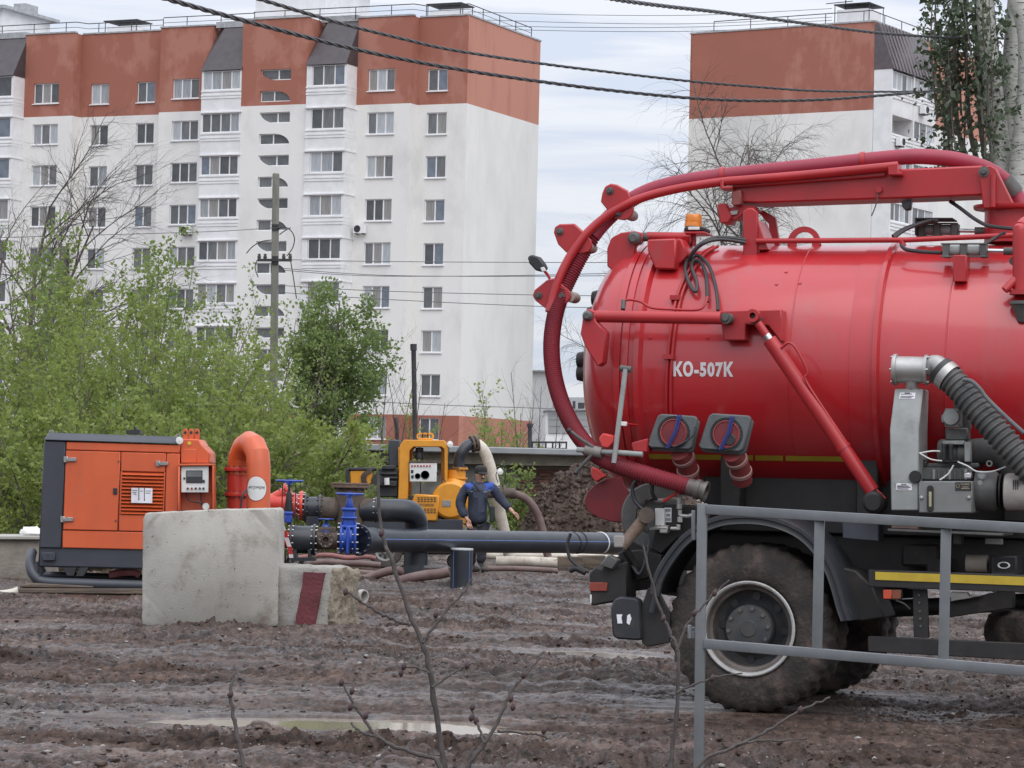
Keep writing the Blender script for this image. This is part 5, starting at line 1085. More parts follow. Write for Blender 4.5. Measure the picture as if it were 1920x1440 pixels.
M_TAPEW = mat('tape_white', (.78, .74, .74), rough=.6); M_TAPER = mat('tape_red', (.55, .04, .05), rough=.6)
def valve_group():
    Y1, Y2 = 36.4, 37.6; A, B = YP(Y1), YP(Y2)
    # rear line: red strainer, black spool, rusty tee, black elbow
    T = thing('red_check_valve', 'red slanted valve body with bolted flange, right of the swan-neck pipe', 'valve', B.pt(545, 950)); s = F_PX / Y2
    m = MB(); bb = MB(); c = B.pt(548, 946, .15); X = Vector((1, 0, 0))
    m.lathe([(.02, -.36), (.13, -.34), (.15, -.2), (.17, -.02), (.135, .03), (.135, .13), (.15, .14)], c, X, 22); m.tube([B.pt(512, 940, .15), B.pt(541, 921, .1)], [.10, .085], 14); flange(m, B.pt(539, 922, .1), (.75, 0, .55), .115, .035, 18, 8, bb, .010)
    flange(m, B.pt(563, 948, .15), X, .195, .04, 28, 14, bb, .012); flange(m, B.pt(551, 948, .15), X, .17, .03, 26, 12, bb, .012); m.build('body', M_REDP, T); bb.build('flange_bolts', M_STEEL, T, kind='stuff')
    m = MB(); m.tube(spline([B.pt(506, 920, -.05), B.pt(512, 910, -.05), B.pt(519, 909, -.05), B.pt(524, 920, -.05)], 4), .008, 5); m.tube(spline([B.pt(549, 922, 0), B.pt(562, 914, 0), B.pt(576, 912, 0), B.pt(583, 925, 0)], 4), .007, 5); m.build('pressure_hose', M_BLACK, T)
    T = thing('pipe_spool', 'short black flanged pipe spool between the red valve and the rusty tee', 'pipe', B.pt(586, 953)); m = MB(); bb = MB()
    c = B.pt(571, 953, .15); m.lathe([(.0, 0), (.15, 0), (.155, .19), (0, .19)], c, X, 24); flange(m, B.pt(571, 953, .15), X, .185, .03, 26, 12, bb, .012); flange(m, B.pt(598, 953.5, .15), X, .185, .03, 26, 12, bb, .012); m.pr(B, 574, 968, 598, 985, 0, .2); m.build('pipe', M_HDPE, T); bb.build('flange_bolts', M_RUST, T, kind='stuff')
    T = thing('rusty_tee', 'rust-brown welded tee with a blind flange on top, behind the blue gate valve', 'pipe tee', B.pt(655, 953)); m = MB(); bb = MB()
    c = B.pt(602, 953.5, .15); L = (B.pt(706, 955, .15) - c).length
    m.lathe([(0, 0), (.155, 0), (.155, .19), (.11, .245), (.10, .26), (.10, L - .28), (.11, L - .25), (.152, L - .2), (.152, L), (0, L)], c, X, 20); m.tube([B.pt(656, 985, .15), B.pt(657, 914, .15)], .185, 24); m.build('body', M_RUST, T)
    m = MB(); flange(m, B.pt(657.5, 915, .15), UP, .245, .035, 28, 14, bb, .012); flange(m, B.pt(657.5, 909.5, .15), UP, .25, .03, 28, 0); m.build('blind_flange', mat('brown_flange', (.17, .105, .08), (.12, .08, .062), scale=8, rough=.7), T); bb.build('flange_bolts', M_RUST, T, kind='stuff')
    T = thing('pipe_elbow', 'black plastic elbow pipe bending down behind the long black pipe', 'pipe', B.pt(730, 955)); m = MB(); m.tube(spline([B.pt(676, 956, .15), B.pt(720, 957, .15), B.pt(752, 957.5, .2), B.pt(770, 961, .3), B.pt(779, 974, .4), B.pt(781, 992, .45), B.pt(781, 1060, .45)], 7), .152, 24); m.build('pipe', M_HDPE, T)
    m = MB(); bb = MB(); flange(m, B.pt(703, 956, .15), X, .17, .03, 26, 12, bb, .012); m.build('flange', M_HDPE, T); bb.build('flange_bolts', M_STEEL, T, kind='stuff')
    T = thing('pipe_support', 'black upright pipe stub holding up the elbow, half hidden behind the long pipe', 'pipe', P(780, 1086, 42)); m = MB(); z = GZ(T.location.x, 42) - .05; m.lathe([(0, 0), (.15, 0), (.15, .62), (0, .62)], Vector((T.location.x, 41.0, z)), UP, 20); m.build('pipe', M_HDPE, T)
    # front line
    T = thing('pipe_spool', 'wide black flanged spool at the concrete block, left of the small brown valve', 'pipe', A.pt(566, 1010)); m = MB(); bb = MB(); c = A.pt(544, 1011, .15); L = (A.pt(590, 1012, .15) - c).length
    m.lathe([(0, 0), (.168, 0), (.175, .05), (.175, L - .05), (.168, L), (0, L)], c, X, 26); flange(m, c, X, .20, .03, 26, 12, bb, .012); flange(m, A.pt(587, 1012, .15), X, .20, .035, 26, 12, bb, .012)
    m.pr(A, 550, 1030, 556, 1050, 0, .3); m.pr(A, 577, 1030, 583, 1050, 0, .3); m.pr(A, 545, 1046, 590, 1052, -.05, .4); m.build('pipe', M_HDPE, T); bb.build('flange_bolts', M_STEEL, T, kind='stuff')
    T = thing('branch_valve', 'small brown branch fitting with a round blank flange and a blue valve on top', 'valve', A.pt(611, 1010)); m = MB(); c = A.pt(591, 1012, .15); L = (A.pt(636, 1013, .15) - c).length; m.lathe([(.0, 0), (.12, 0), (.12, L), (0, L)], c, X, 20); m.pr(A, 597, 988, 630, 1030, .08, .2); m.build('body', M_RUST, T, bevel=.02)
    m = MB(); bb = MB(); q = A.pt(611, 1012, -.02); m.lathe([(.042, .02), (.098, .02), (.10, 0), (.098, -.03), (.05, -.03), (.048, -.05), (.04, -.05), (.038, .02)], q, (0, 1, 0), 24); m.cyl(q + Vector((0, .0, 0)), q + Vector((0, .15, 0)), .06, n=16); m.build('side_flange', M_RUST, T)
    for i in range(8): an = i * .785; bb.cyl(q + Vector((math.cos(an) * .075, -.045, math.sin(an) * .075)), q + Vector((math.cos(an) * .075, 0, math.sin(an) * .075)), .010, n=6)
    bb.build('flange_bolts', M_STEEL, T, kind='stuff'); m = MB(); m.cyl(q + Vector((0, .02, 0)), q + Vector((0, .021, 0)), .042, n=16); m.build('bore', M_BLACK, T)
    m = MB(); c = A.pt(611, 1000, .15); m.lathe([(0, 0), (.085, 0), (.085, .03), (.06, .04), (.05, .10), (.03, .12), (.02, .16), (0, .16)], c, UP, 16); m.lathe([(.0, .165), (.02, .165), (.02, .17), (.095, .172), (.10, .18), (.095, .188), (.0, .185)], c, UP, 20); m.build('bonnet', M_BLUE, T)
    def gate_valve(lab, xc, ytop, ybon, ybody0, ybody1, r, pl, off, slim=False):
        T = thing('gate_valve', lab, 'gate valve', pl.pt(xc, ybody1, off), 'blue gate valves'); bb = MB(); s = F_PX / (pl.o.y + off)
        c = pl.pt(xc, (ybody0 + ybody1) / 2, off); hw = .105; m = MB()
        if not slim: m.lathe([(0, -hw), (r, -hw), (r, -hw + .03), (r * .80, -hw + .045), (r * .83, 0), (r * .80, hw - .045), (r, hw - .03), (r, hw), (0, hw)], c, X, 30)
        ztop = pl.pt(xc, ybon, off).z; zb = c.z + r * .6
        w_ = .6 if slim else 1.0; m.box((c.x, c.y, (zb + ztop) / 2), (.150 * w_, .23 * w_, ztop - zb)); m.box((c.x, c.y, ztop), (.19 * w_, .27 * w_, .04))
        if not slim: m.box((c.x, c.y, zb + .02), (.20, .30, .035)); m.box((c.x, c.y, (zb * .45 + ztop * .55)), (.20, .29, .03)); m.box((c.x, c.y, c.z - .02), (.05, r * 1.75, r * 1.7))
        m.build('body', M_BLUE, T, bevel=.012)
        for sx in (() if slim else (-1, 1)):
            a = X * sx; o = c + a * hw
            for i in range(12): an = 6.283 * (i + .5) / 12; q = o + Vector((0, math.cos(an), math.sin(an))) * r * .9; bb.cyl(q - a * .05, q + a * .03, .011, n=6)
        if not slim: bb.build('flange_bolts', M_STEEL, T, kind='stuff')
        zw = pl.pt(xc, ytop, off).z; m = MB(); m.cyl((c.x, c.y, ztop), (c.x, c.y, zw + .03), .018, n=10); m.lathe([(0, 0), (.05, 0), (.058, .02), (.03, max(.06, (zw - ztop) * .6)), (0, max(.06, (zw - ztop) * .6))], Vector((c.x, c.y, ztop + .02)), UP, 10); m.build('stem', M_BLUE if zw - ztop < .35 else M_BLACK, T)
        R = .17 if r > .18 else .165; m = MB(); m.tube([Vector((c.x + R * math.cos(t), c.y + R * math.sin(t), zw)) for t in [6.283 * i / 28 for i in range(29)]], .013, 8, cap=False)
        for i in range(4): t = i * 1.571 + .4; m.tube([Vector((c.x, c.y, zw - .025)), Vector((c.x + R * math.cos(t), c.y + R * math.sin(t), zw))], .010, 6)
        m.cyl((c.x, c.y, zw - .05), (c.x, c.y, zw + .02), .028, n=12); m.build('handwheel', M_BLUE, T); return T, c
    gate_valve('big blue gate valve with handwheel at the left end of the long black pipe', 653.5, 926, 955, 982, 1036, .21, A, .15)
    T, c = gate_valve('tall blue gate valve with a dark yoke and handwheel, just right of the concrete block', 540, 901.5, 962, 985, 1012, .20, A, .2, True)
    m = MB()
    for dx in (-.085, .085): m.cyl((c.x + dx, c.y, A.pt(540, 975, .2).z), (c.x + dx, c.y, A.pt(540, 908, .2).z), .008, n=6)
    m.build('yoke', M_BLACK, T)
    T = thing('pump_outlet', 'orange flanged outlet just right of the concrete block, partly hidden', 'pipe', A.pt(526, 1010)); m = MB(); m.lathe([(0, 0), (.15, 0), (.15, .05), (.1, .06), (.1, .2), (0, .2)], A.pt(520, 1012, .1), X, 20); m.build('pipe', M_REDP, T)
    m = MB(); path = [(519, 962), (526, 975), (531, 990), (537, 1008), (544, 1030), (546, 1046)]
    T = thing('barrier_tape', 'loose red and white barrier tape hanging by the concrete block corner', 'tape', A.pt(519, 962, -.3)); pts = spline([A.pt(x, y, -.3) for x, y in path], 4); w = Vector((.028, -.01, 0))
    for i in range(len(pts) - 1):
        m = MB(); m.prism([pts[i] - w, pts[i] + w, pts[i + 1] + w, pts[i + 1] - w], (0, .002, 0)); m.build('tape_band', M_TAPER if (i // 3) % 2 else M_TAPEW, T, smooth=False)
    # long black pipe
    p0, p1 = P(672, 1013, 36.6), P(1172, 1018.5, 42.6); T = thing('long_pipe', 'long black plastic pipe with thin blue stripe, from the valves to the truck', 'pipe', p0); d = (p1 - p0).normalized(); m = MB(); bb = MB(); pipe = [p0 + (p1 - p0) * t for t in (0, .12, .25, .5, .75, 1)]
    m.tube(pipe, .153, 28); m.build('pipe', M_HDPE, T); m = MB(); flange(m, p0, d, .20, .035, 28, 12, bb, .012); m.lathe([(.154, .03), (.165, .035), (.168, .32), (.154, .34)], p0, d, 26); m.build('flange', M_HDPE, T); bb.build('flange_bolts', M_STEEL, T, kind='stuff')
    n = d.cross(UP).normalized(); n = n if n.y < 0 else -n; m = MB(); off = (n * math.cos(.12) + UP * math.sin(.12)) * .1525
    m.tube([p0 + d * .4 + off, p1 + off], .0065, 5); m.build('blue_stripe', mat('blue_line', (.10, .16, .42), rough=.5), T)
    for px in (1060, 1072, 1118):
        t = (px - 672) / 500; c = p0 + (p1 - p0) * t; m = MB(); m.lathe([(.154, -.012), (.164, -.012), (.164, .012), (.154, .012), (.154, -.012)], c, d + UP * (.25 if px == 1060 else (-.2 if px == 1072 else .1)), 24); m.build('rope_loop', M_BLACK if px < 1100 else M_WHITEP, T)
    # cut stub
    c = P(864.5, 1100, 38.2); c.z = GZ(c.x, 38.2) - .04; zt = P(864.5, 1028.5, 38.2).z; T = thing('pipe_stub', 'upright cut black pipe stub with a pale rim, standing in mud before the long pipe', 'pipe', c)
    m = MB(); h = zt - c.z; m.lathe([(.145, 0), (.147, h * .5), (.150, h), (.128, h), (.128, .1), (0, .1)], c, UP, 28); m.build('pipe', M_HDPE, T)
    m = MB(); m.lathe([(.151, h - .018), (.152, h + .004), (.0, h + .008)], c, UP, 28); m.build('pale_rim', mat('pale_cut_plastic', (.62, .64, .65), rough=.6), T)
    for an in (-2.35, -.8): m = MB(); q = Vector((math.cos(an), math.sin(an), 0)) * .149; m.tube([c + q + UP * .02, c + q + UP * (h - .03)], .005, 5); m.build('blue_stripe', MATS['blue_line'], T)
valve_group()

def ground_hoses():
    def hose(lab, pts, Y, r, m, corr=0.0, sink=.0):
        P3 = []
        for i, q in enumerate(pts):
            x, y = q[:2]; yy = q[2] if len(q) > 2 else Y; P3.append(P(x, y, yy))
        P3 = resample(spline(P3, 8), .03 if corr else .08); rr = [r * (1 + corr * (i % 2)) for i in range(len(P3))]; b = MB(); b.tube(P3, rr, 14); tag(b.build('hose', m, angle=60), lab, 'hose', 'hoses on the ground')
    hose('thick brown hose curving out from behind the striped block', [(655, 1092), (680, 1087), (708, 1077), (738, 1069), (756, 1073), (766, 1081)], 41, .062, M_BHOSE)
    hose('thin brown hose behind the thick one, right of the striped block', [(655, 1073), (680, 1074), (705, 1077), (725, 1084)], 42, .045, M_BHOSE)
    hose('flattened pinkish hose on the ground below the small brown valve', [(560, 1046), (590, 1042), (620, 1041), (650, 1046), (690, 1044), (712, 1050)], 41.5, .035, mat('muddy_pink_hose', (.30, .115, .11), (.20, .09, .085), scale=5, rough=.7))
    hose('second muddy pink hose behind the blue gate valve base', [(575, 1056), (610, 1054), (645, 1056), (680, 1057), (715, 1060)], 40.5, .045, M_BHOSE)
    hose('muddy hose lying between the two black pipe stubs', [(738, 1094), (760, 1087), (790, 1080), (825, 1076), (850, 1070)], 40.6, .075, M_BHOSE)
    hose('brown suction hose arching down to the ground right of the man', [(955, 925), (968, 927), (985, 934), (1000, 950), (1010, 970), (1018, 996), (1024, 1030), (1030, 1052)], 48.2, .068, M_BHOSE)
    hose('pale lay-flat hose stretched along the ground behind the long pipe', [(930, 1052, 48), (1000, 1053, 48), (1060, 1056, 48), (1130, 1058, 48), (1230, 1062, 48)], 48, .085, M_LAYFLAT)
    hose('second pale hose lying behind the long pipe, farther back', [(900, 1041, 51), (980, 1042, 51), (1060, 1044, 51), (1200, 1050, 51)], 51, .07, M_LAYFLAT)
    hose('muddy brown hose in front of the pale ones by the boots of the man', [(915, 1066, 46), (960, 1066, 46), (1010, 1068, 46), (1050, 1071, 46)], 46, .045, M_BHOSE)
    hose('pale dirty hose hanging from the black elbow of the yellow pump behind the man', [(888, 832), (897, 834), (908, 846), (918, 872), (926, 905), (934, 945), (943, 985), (952, 1028), (958, 1056)], 48.6, .098, M_LAYFLAT)
    for lab, px, py, Y, w, h in (('weathered timber block under the right end of the long pipe', 1070, 1052, 43, 24, 16), ('pale timber block under the long pipe next to the truck lamp', 1110, 1050, 43.4, 26, 16)):
        pl = YP(Y); T = thing('timber', lab, 'timber', pl.pt(px, py)); b = MB(); b.pr(pl, px - w, py - h + 8, px + w, py + h + 2, -.1, .4); b.build('plank', M_WOOD, T, bevel=.012)
    c = P(679, 1118, 28.5); T = thing('pipe_socket', 'short pale grey pipe socket lying in the mud at the striped block', 'pipe', c); b = MB(); ax = Vector((.8, -.55, .0)); b.lathe([(.045, -.16), (.052, -.02), (.066, -.02), (.068, .03), (.054, .03), (.05, -.1), (0, -.1)], c, ax, 22); b.build('pipe', mat('pale_grey_plastic', (.42, .40, .37), (.33, .31, .29), scale=8, rough=.6), T)
ground_hoses()

def yellow_pump():
    Y = 47.6; pl = YP(Y); c = pl.pt(780, 1066); T = thing('trailer_pump', 'yellow diesel pump with a lifting frame on a dark two-wheel trailer, behind the long pipe', 'pump', (c.x, Y, 0)); s = F_PX / Y
    def pr(x0, y0, x1, y1, off, dep, name, m, bev=.01, par=None): b = MB(); b.pr(pl, x0, y0, x1, y1, off, dep); return b.build(name, m, par or T, bevel=bev)
    b = MB(); b.pp(pl, [(746, 936), (750, 834), (758, 824.5), (833, 825.5), (840, 836), (839, 915), (833, 915), (833, 842), (828, 837.5), (775, 837.5), (768, 845), (765, 936)], 0, .08); b.build('lifting_frame', M_YEL, T, bevel=.008)
    b = MB(); b.pp(pl, [(748, 936), (752, 834), (760, 824.5), (831, 825.5), (838, 836), (837, 936), (827, 936), (827, 842), (822, 838), (780, 838), (774, 845), (771, 936)], .45, .08); b.build('lifting_frame', M_YEL, T, bevel=.008)
    b = MB(); b.pp(pl, [(750, 834), (758, 824.5), (833, 825.5), (840, 836), (838, 838), (831, 828), (760, 827.5), (752, 836)], .08, .37); b.pr(pl, 747, 838, 750, 936, .08, .37); b.pr(pl, 836, 838, 839, 915, .08, .37); b.build('frame_plate', M_YEL, T, bevel=.006)
    for i in range(3):
        b = MB(); b.lathe([(.032, -.03), (.062, -.03), (.062, .03), (.032, .03), (.032, -.03)], pl.pt(788 + i * 9.5, 818, .25), (0, 1, 0), 16); b.build('lifting_ring', M_YEL, T)
    pr(786, 821, 810, 826, .2, .12, 'lug_plate', M_YEL)
    cb = pr(768, 867, 819, 903.5, -.05, .16, 'control_box', M_WHITEP); pr(767, 864, 820, 868, -.06, .18, 'box_lid', M_RUST, .004, cb)
    for x, y, r in ((783, 892.5, .047), (797, 890.5, .072)):
        b = MB(); b.lathe([(0, .012), (r * .85, .012), (r, .0), (r, .03)], pl.pt(x, y, -.062), (0, 1, 0), 20); b.build('gauge', M_BLACK, cb)
    for i in range(7): b = MB(); b.bolt(pl.pt(772.5 + i * 5.6, 873.5, -.05), (0, -1, 0), .016, .02); b.build('lamp_button', mat('red_lamp', (.42, .03, .04), rough=.4), cb)
    for x, y in ((772.5, 884), (773, 894)): pr(x - 2, y - 3, x + 2.6, y + 3, -.06, .02, 'switch', M_BLACK, .003, cb)
    b = MB(); b.lathe([(0, 0), (.045, 0), (.045, .03), (0, .03)], pl.pt(818.5, 886.5, .0), (1, 0, 0), 14); b.tube(spline([pl.pt(822, 890, 0), pl.pt(834, 900, 0), pl.pt(834, 910, 0), pl.pt(823, 915, 0)], 4), .006, 5); b.tube(spline([pl.pt(788, 903, 0), pl.pt(788.5, 925, 0), pl.pt(786, 942, -.05)], 4), .010, 5); b.build('cable', M_BLACK, cb)
    b = MB(); b.lathe([(0, 0), (.07, 0), (.075, .05), (.055, .12), (.07, .14), (.065, .19), (0, .2)], pl.pt(786, 861, .2), UP, 14); b.build('air_filter', M_BLACK, T)
    cv = MB(); cv.pp(pl, [(778, 926), (824, 929), (820, 977), (771, 976), (772, 940)], -.1, .5); g = cv.build('coupling_guard', M_YEL, T, bevel=.02)
    for r_, y in enumerate((932.5, 953.5)):
        for k in range(3):
            for j in range(6):
                b = MB(); x = 783 + j * 6 - r_ * 0; b.pr(pl, x, y + k * 3.4, x + 4.2, y + k * 3.4 + 1.7, -.106, .01); b.build('slot', M_BLACK, g, smooth=False)
    lettering('МОТОРКОМ', lambda u, v: pl.pt(785 + 28 * u, 949.5 - 5.2 * v, -.106), M_INK, g)
    b = MB(); zc = pl.pt(851, 940, .3); b.lathe([(0, -.42), (.2, -.42), (.215, -.3), (.215, .24), (.18, .34), (.13, .38), (.125, .52), (0, .52)], zc, UP, 30); b.build('volute', M_YEL, T)
    b = MB(); zc2 = pl.pt(845, 938, .1); b.lathe([(0, -.14), (.27, -.14), (.31, -.1), (.31, .12), (.24, .2), (0, .2)], zc2, (0, 1, 0), 34); b.build('pump_casing', M_YEL, T)
    pr(829, 938, 845, 950, -.05, .04, 'name_plate', M_STEEL, .003)
    b = MB(); bb = MB(); q = pl.pt(861, 880.5, .3); flange(b, q, UP, .145, .035, 24, 10, bb, .011); flange(b, q - UP * .16, UP, .14, .03, 24, 0); b.tube([q - UP * .2, q], .11, 20); b.build('outlet_flange', M_YEL, T); bb.build('flange_bolts', M_RUST, T, kind='stuff')
    b = MB(); b.tube(spline([pl.pt(860, 877, .3), pl.pt(861, 862, .3), pl.pt(866, 848, .3), pl.pt(876, 836, .35), pl.pt(890, 831, .45)], 6), .093, 20); flange(b, pl.pt(861, 880, .3), UP, .145, .03, 24, 0); b.build('outlet_elbow', M_HDPE, T)
    b = MB(); flange(b, pl.pt(884, 833, .42), (1, .3, .25), .145, .035, 22, 8, None, .011); flange(b, pl.pt(891, 832, .46), (1, .3, .2), .135, .05, 22, 0); b.build('hose_flange', M_RUST, T)
    # side inlet with brown coupling
    b = MB(); b.tube([pl.pt(872, 925, .3), pl.pt(958, 924, .5)], .085, 18); b.build('suction_inlet', M_RUST, T); b = MB(); flange(b, pl.pt(936, 925, .5), (1, 0, 0), .14, .04, 22, 8, None, .012); flange(b, pl.pt(944, 925, .5), (1, 0, 0), .14, .04, 22, 0); b.lathe([(.08, 0), (.095, .0), (.095, .1), (.075, .1)], pl.pt(955, 925, .52), (1, 0, 0), 20); b.build('inlet_flange', M_RUST, T); b = MB(); b.lathe([(.075, 0), (.088, 0), (.088, .03), (.075, .03)], pl.pt(962, 926, .55), (1, 0, -.1), 20); b.build('hose_clamp', M_WHITEP, T)
    b = MB(); b.lathe([(0, 0), (.05, .0), (.055, .02), (0, .035)], pl.pt(937, 884, .3), (.5, -1, .1), 16); b.build('gauge', M_WHITEP, T); b = MB(); b.tube(spline([pl.pt(934, 905, .3), pl.pt(930, 890, .3), pl.pt(938, 878, .3), pl.pt(947, 884, .3), pl.pt(946, 905, .35)], 4), .008, 5); b.build('gauge_line', M_BLACK, T)
    b = MB(); b.lathe([(0, 0), (.05, .0), (.055, .02), (0, .035)], pl.pt(843, 833, .0), (.6, -1, .1), 16); b.build('gauge', M_WHITEP, T); b = MB(); b.tube(spline([pl.pt(842, 838, .0), pl.pt(841, 862, .0), pl.pt(846, 876, .05), pl.pt(856, 878, .1)], 4), .009, 5); b.build('gauge_line', M_BLACK, T)
    # engine
    en = pr(709, 878, 747, 932, .05, .5, 'engine_block', M_BLACK, .02)
    for q in ((716, 873, 742, 880), (712, 886, 745, 890), (718, 894, 746, 898), (706, 902, 744, 912)): pr(*q, -.02, .3, 'engine_cover', M_BLACK, .01, en)
    b = MB(); b.cyl(pl.pt(725, 896, -.08), pl.pt(725.5, 909, -.08), .045, n=14); b.build('oil_filter', M_WHITEP, en); b = MB(); b.lathe([(0, 0), (.1, 0), (.1, .04), (0, .04)], pl.pt(708, 900, -.05), (0, 1, 0), 20); b.build('fan_pulley', M_BLACK, en)
    for k in range(5): b = MB(); b.tube(spline([pl.pt(x, y, -.03) for x, y in ((688 - k * 2.2, 906), (686 - k * 2.0, 896 - k), (690 - k, 888 - k * 1.1), (698, 885 - k * 1.5))], 4), .010, 5); b.build('fan_guard_ring', M_RUST, en)
    pr(656, 881, 698, 908, .0, .5, 'radiator_shroud', M_YEL, .02); pr(654, 876, 704, 883, -.02, .54, 'radiator_top', M_BLACK, .02); pr(648, 878, 657, 1000, .0, .5, 'radiator_side', M_BLACK, .02)
    pr(728, 824.5, 751, 876, .25, .35, 'muffler_box', M_SLATE, .02); b = MB(); b.tube(spline([pl.pt(745, 828, .4), pl.pt(745, 806, .4), pl.pt(743, 792, .4), pl.pt(740.5, 783, .4)], 5), .030, 10); b.build('exhaust_pipe', M_DARKIRON, T)
    # trailer
    pr(640, 974, 868, 1002, -.06, .10, 'trailer_frame', M_SLATE, .01); pr(640, 974, 868, 1002, 1.1, .1, 'trailer_frame', M_SLATE, .01); pr(690, 1000, 850, 1040, .35, .5, 'fuel_tank', M_BLACK, .03)
    pr(640, 980, 868, 988, .1, .98, 'trailer_deck', M_SLATE, .01); pr(864, 976, 905, 984, .3, .4, 'drawbar', M_SLATE, .01)
    pr(742, 930, 830, 976, .05, .6, 'pump_base', M_BLACK, .02)
    for px, off in ((722, -.12), (722, 1.15)):
        c = pl.pt(px, 1040, off); c.z = .285; w = MB(); w.lathe([(.17, -.01), (.19, -.02), (.27, -.01), (.285, .03), (.285, .15), (.27, .19), (.17, .18)], c, (0, 1, 0), 32); ow = w.build('wheel', mat('trailer_tyre', (.05, .045, .042), (.085, .072, .066), scale=5, rough=.85), T)
        w = MB(); w.lathe([(.175, -.012), (.18, .0), (.155, .015), (.13, .06), (.09, .045), (.06, .02), (.05, -.01), (0, -.012)], c, (0, 1, 0), 28); w.build('rim', mat('trailer_rim', (.30, .29, .28), (.22, .21, .20), scale=6, rough=.5), ow)
        w = MB()
        for i in range(8): an = i * .785; q = c + Vector((math.cos(an) * .115, 0, math.sin(an) * .115)); w.cyl(q + Vector((0, .035, 0)), q + Vector((0, .042, 0)), .022, n=8)
        w.build('rim_hole', M_BLACK, ow)
    pr(700, 1005, 748, 1012, -.14, .25, 'mudguard', M_BLACK, .01)
    b = MB(); b.tube([pl.pt(862, 985, .4), pl.pt(866, 1072, .4)], .03, 8); b.build('prop_stand', M_DARKIRON, T)
    for x in (770, 845): b = MB(); b.lathe([(.0, 0), (.1, 0), (.12, .03), (.12, .15), (.1, .18), (0, .18)], pl.pt(x + 6, 1052, .5), (0, 1, 0), 20); b.build('jack_wheel', M_BLACK, T)
yellow_pump()
# ------------------------------------------------------------------ the tank truck
M_RED = mat('truck_red', (.44, .016, .022), (.40, .015, .020), scale=1.2, rough=.34, coat=.75, spec=.5, dirt=(.35, .055, .058), dirt_thr=(.53, .76), dirt_scale=2.4, rough2=.38, stretch=(1, 1, .5))
M_RED2 = mat('fitting_red', (.42, .020, .025), (.36, .018, .022), scale=3, rough=.42, coat=.15, dirt=(.28, .06, .06), dirt_thr=(.58, .8), dirt_scale=4)
M_HOSE = mat('red_suction_hose', (.24, .028, .042), (.19, .026, .037), scale=3, rough=.48)
M_GREYP = mat('grey_machine_paint', (.30, .315, .305), (.24, .25, .245), scale=4, rough=.5, dirt=(.16, .15, .135), dirt_thr=(.55, .75), dirt_scale=6)
M_DGREY = mat('dark_grey_machine', (.105, .105, .10), (.07, .07, .068), scale=6, rough=.55, dirt=(.15, .135, .12), dirt_thr=(.55, .75), dirt_scale=7)
M_ALU = mat('dull_aluminium', (.46, .45, .43), (.36, .355, .34), scale=6, rough=.42, metal=.6, dirt=(.2, .18, .16), dirt_thr=(.58, .75), dirt_scale=7)
M_FRAME = mat('chassis_black', (.012, .0115, .012), (.020, .018, .017), scale=5, rough=.6, dirt=(.055, .042, .036), dirt_thr=(.56, .78), dirt_scale=3)
M_PLAST = mat('mudguard_plastic', (.022, .025, .031), (.030, .032, .036), scale=4, rough=.45, dirt=(.060, .048, .042), dirt_thr=(.56, .74), dirt_scale=5)
M_TYRE = mat('muddy_tyre', (.046, .036, .031), (.022, .019, .018), scale=6, rough=.85, thr=(.38, .62), bump=.45, bscale=40, dirt=(.088, .065, .054), dirt_thr=(.49, .60), dirt_scale=4.5)
M_CHROME = mat('chrome_rod', (.75, .75, .76), rough=.12, metal=1.0)
M_RUBBER = mat('grey_rubber', (.115, .125, .13), (.09, .098, .10), scale=8, rough=.65)
TH = rad(17.5); FW = Vector((math.cos(TH), -math.sin(TH), 0)); LT = Vector((math.sin(TH), math.cos(TH), 0)); W0 = P(1403, 1180, 18.2)
TPL = Plane(W0, LT)
def TT(px, py, v=0.0): return TPL.pt(px, py, v)
def LP(u, v, z): return Vector((W0.x, W0.y, 0)) + FW * u + LT * v + Vector((0, 0, z))
def UZ(px, py, v): p = TT(px, py, v); return (p - W0).dot(FW), p.z
AXV = 1.25
_zt = UZ(1520, 461, AXV)[1]; _zb = UZ(1520, 938, AXV)[1]; TR_, TZ = (_zt - _zb) / 2, (_zt + _zb) / 2
AXO = LP(0, AXV, TZ)
def TC(px, py, off=0.0):
    """point on the tank's curved side seen at a picture position"""
    d = ray(px, py); o = CAM - AXO; d1 = d - FW * d.dot(FW); o1 = o - FW * o.dot(FW); a = d1.dot(d1); b = 2 * d1.dot(o1); c = o1.dot(o1) - (TR_ + off) ** 2; q = b * b - 4 * a * c
    t = (-b - math.sqrt(max(q, 0))) / (2 * a); return CAM + d * t
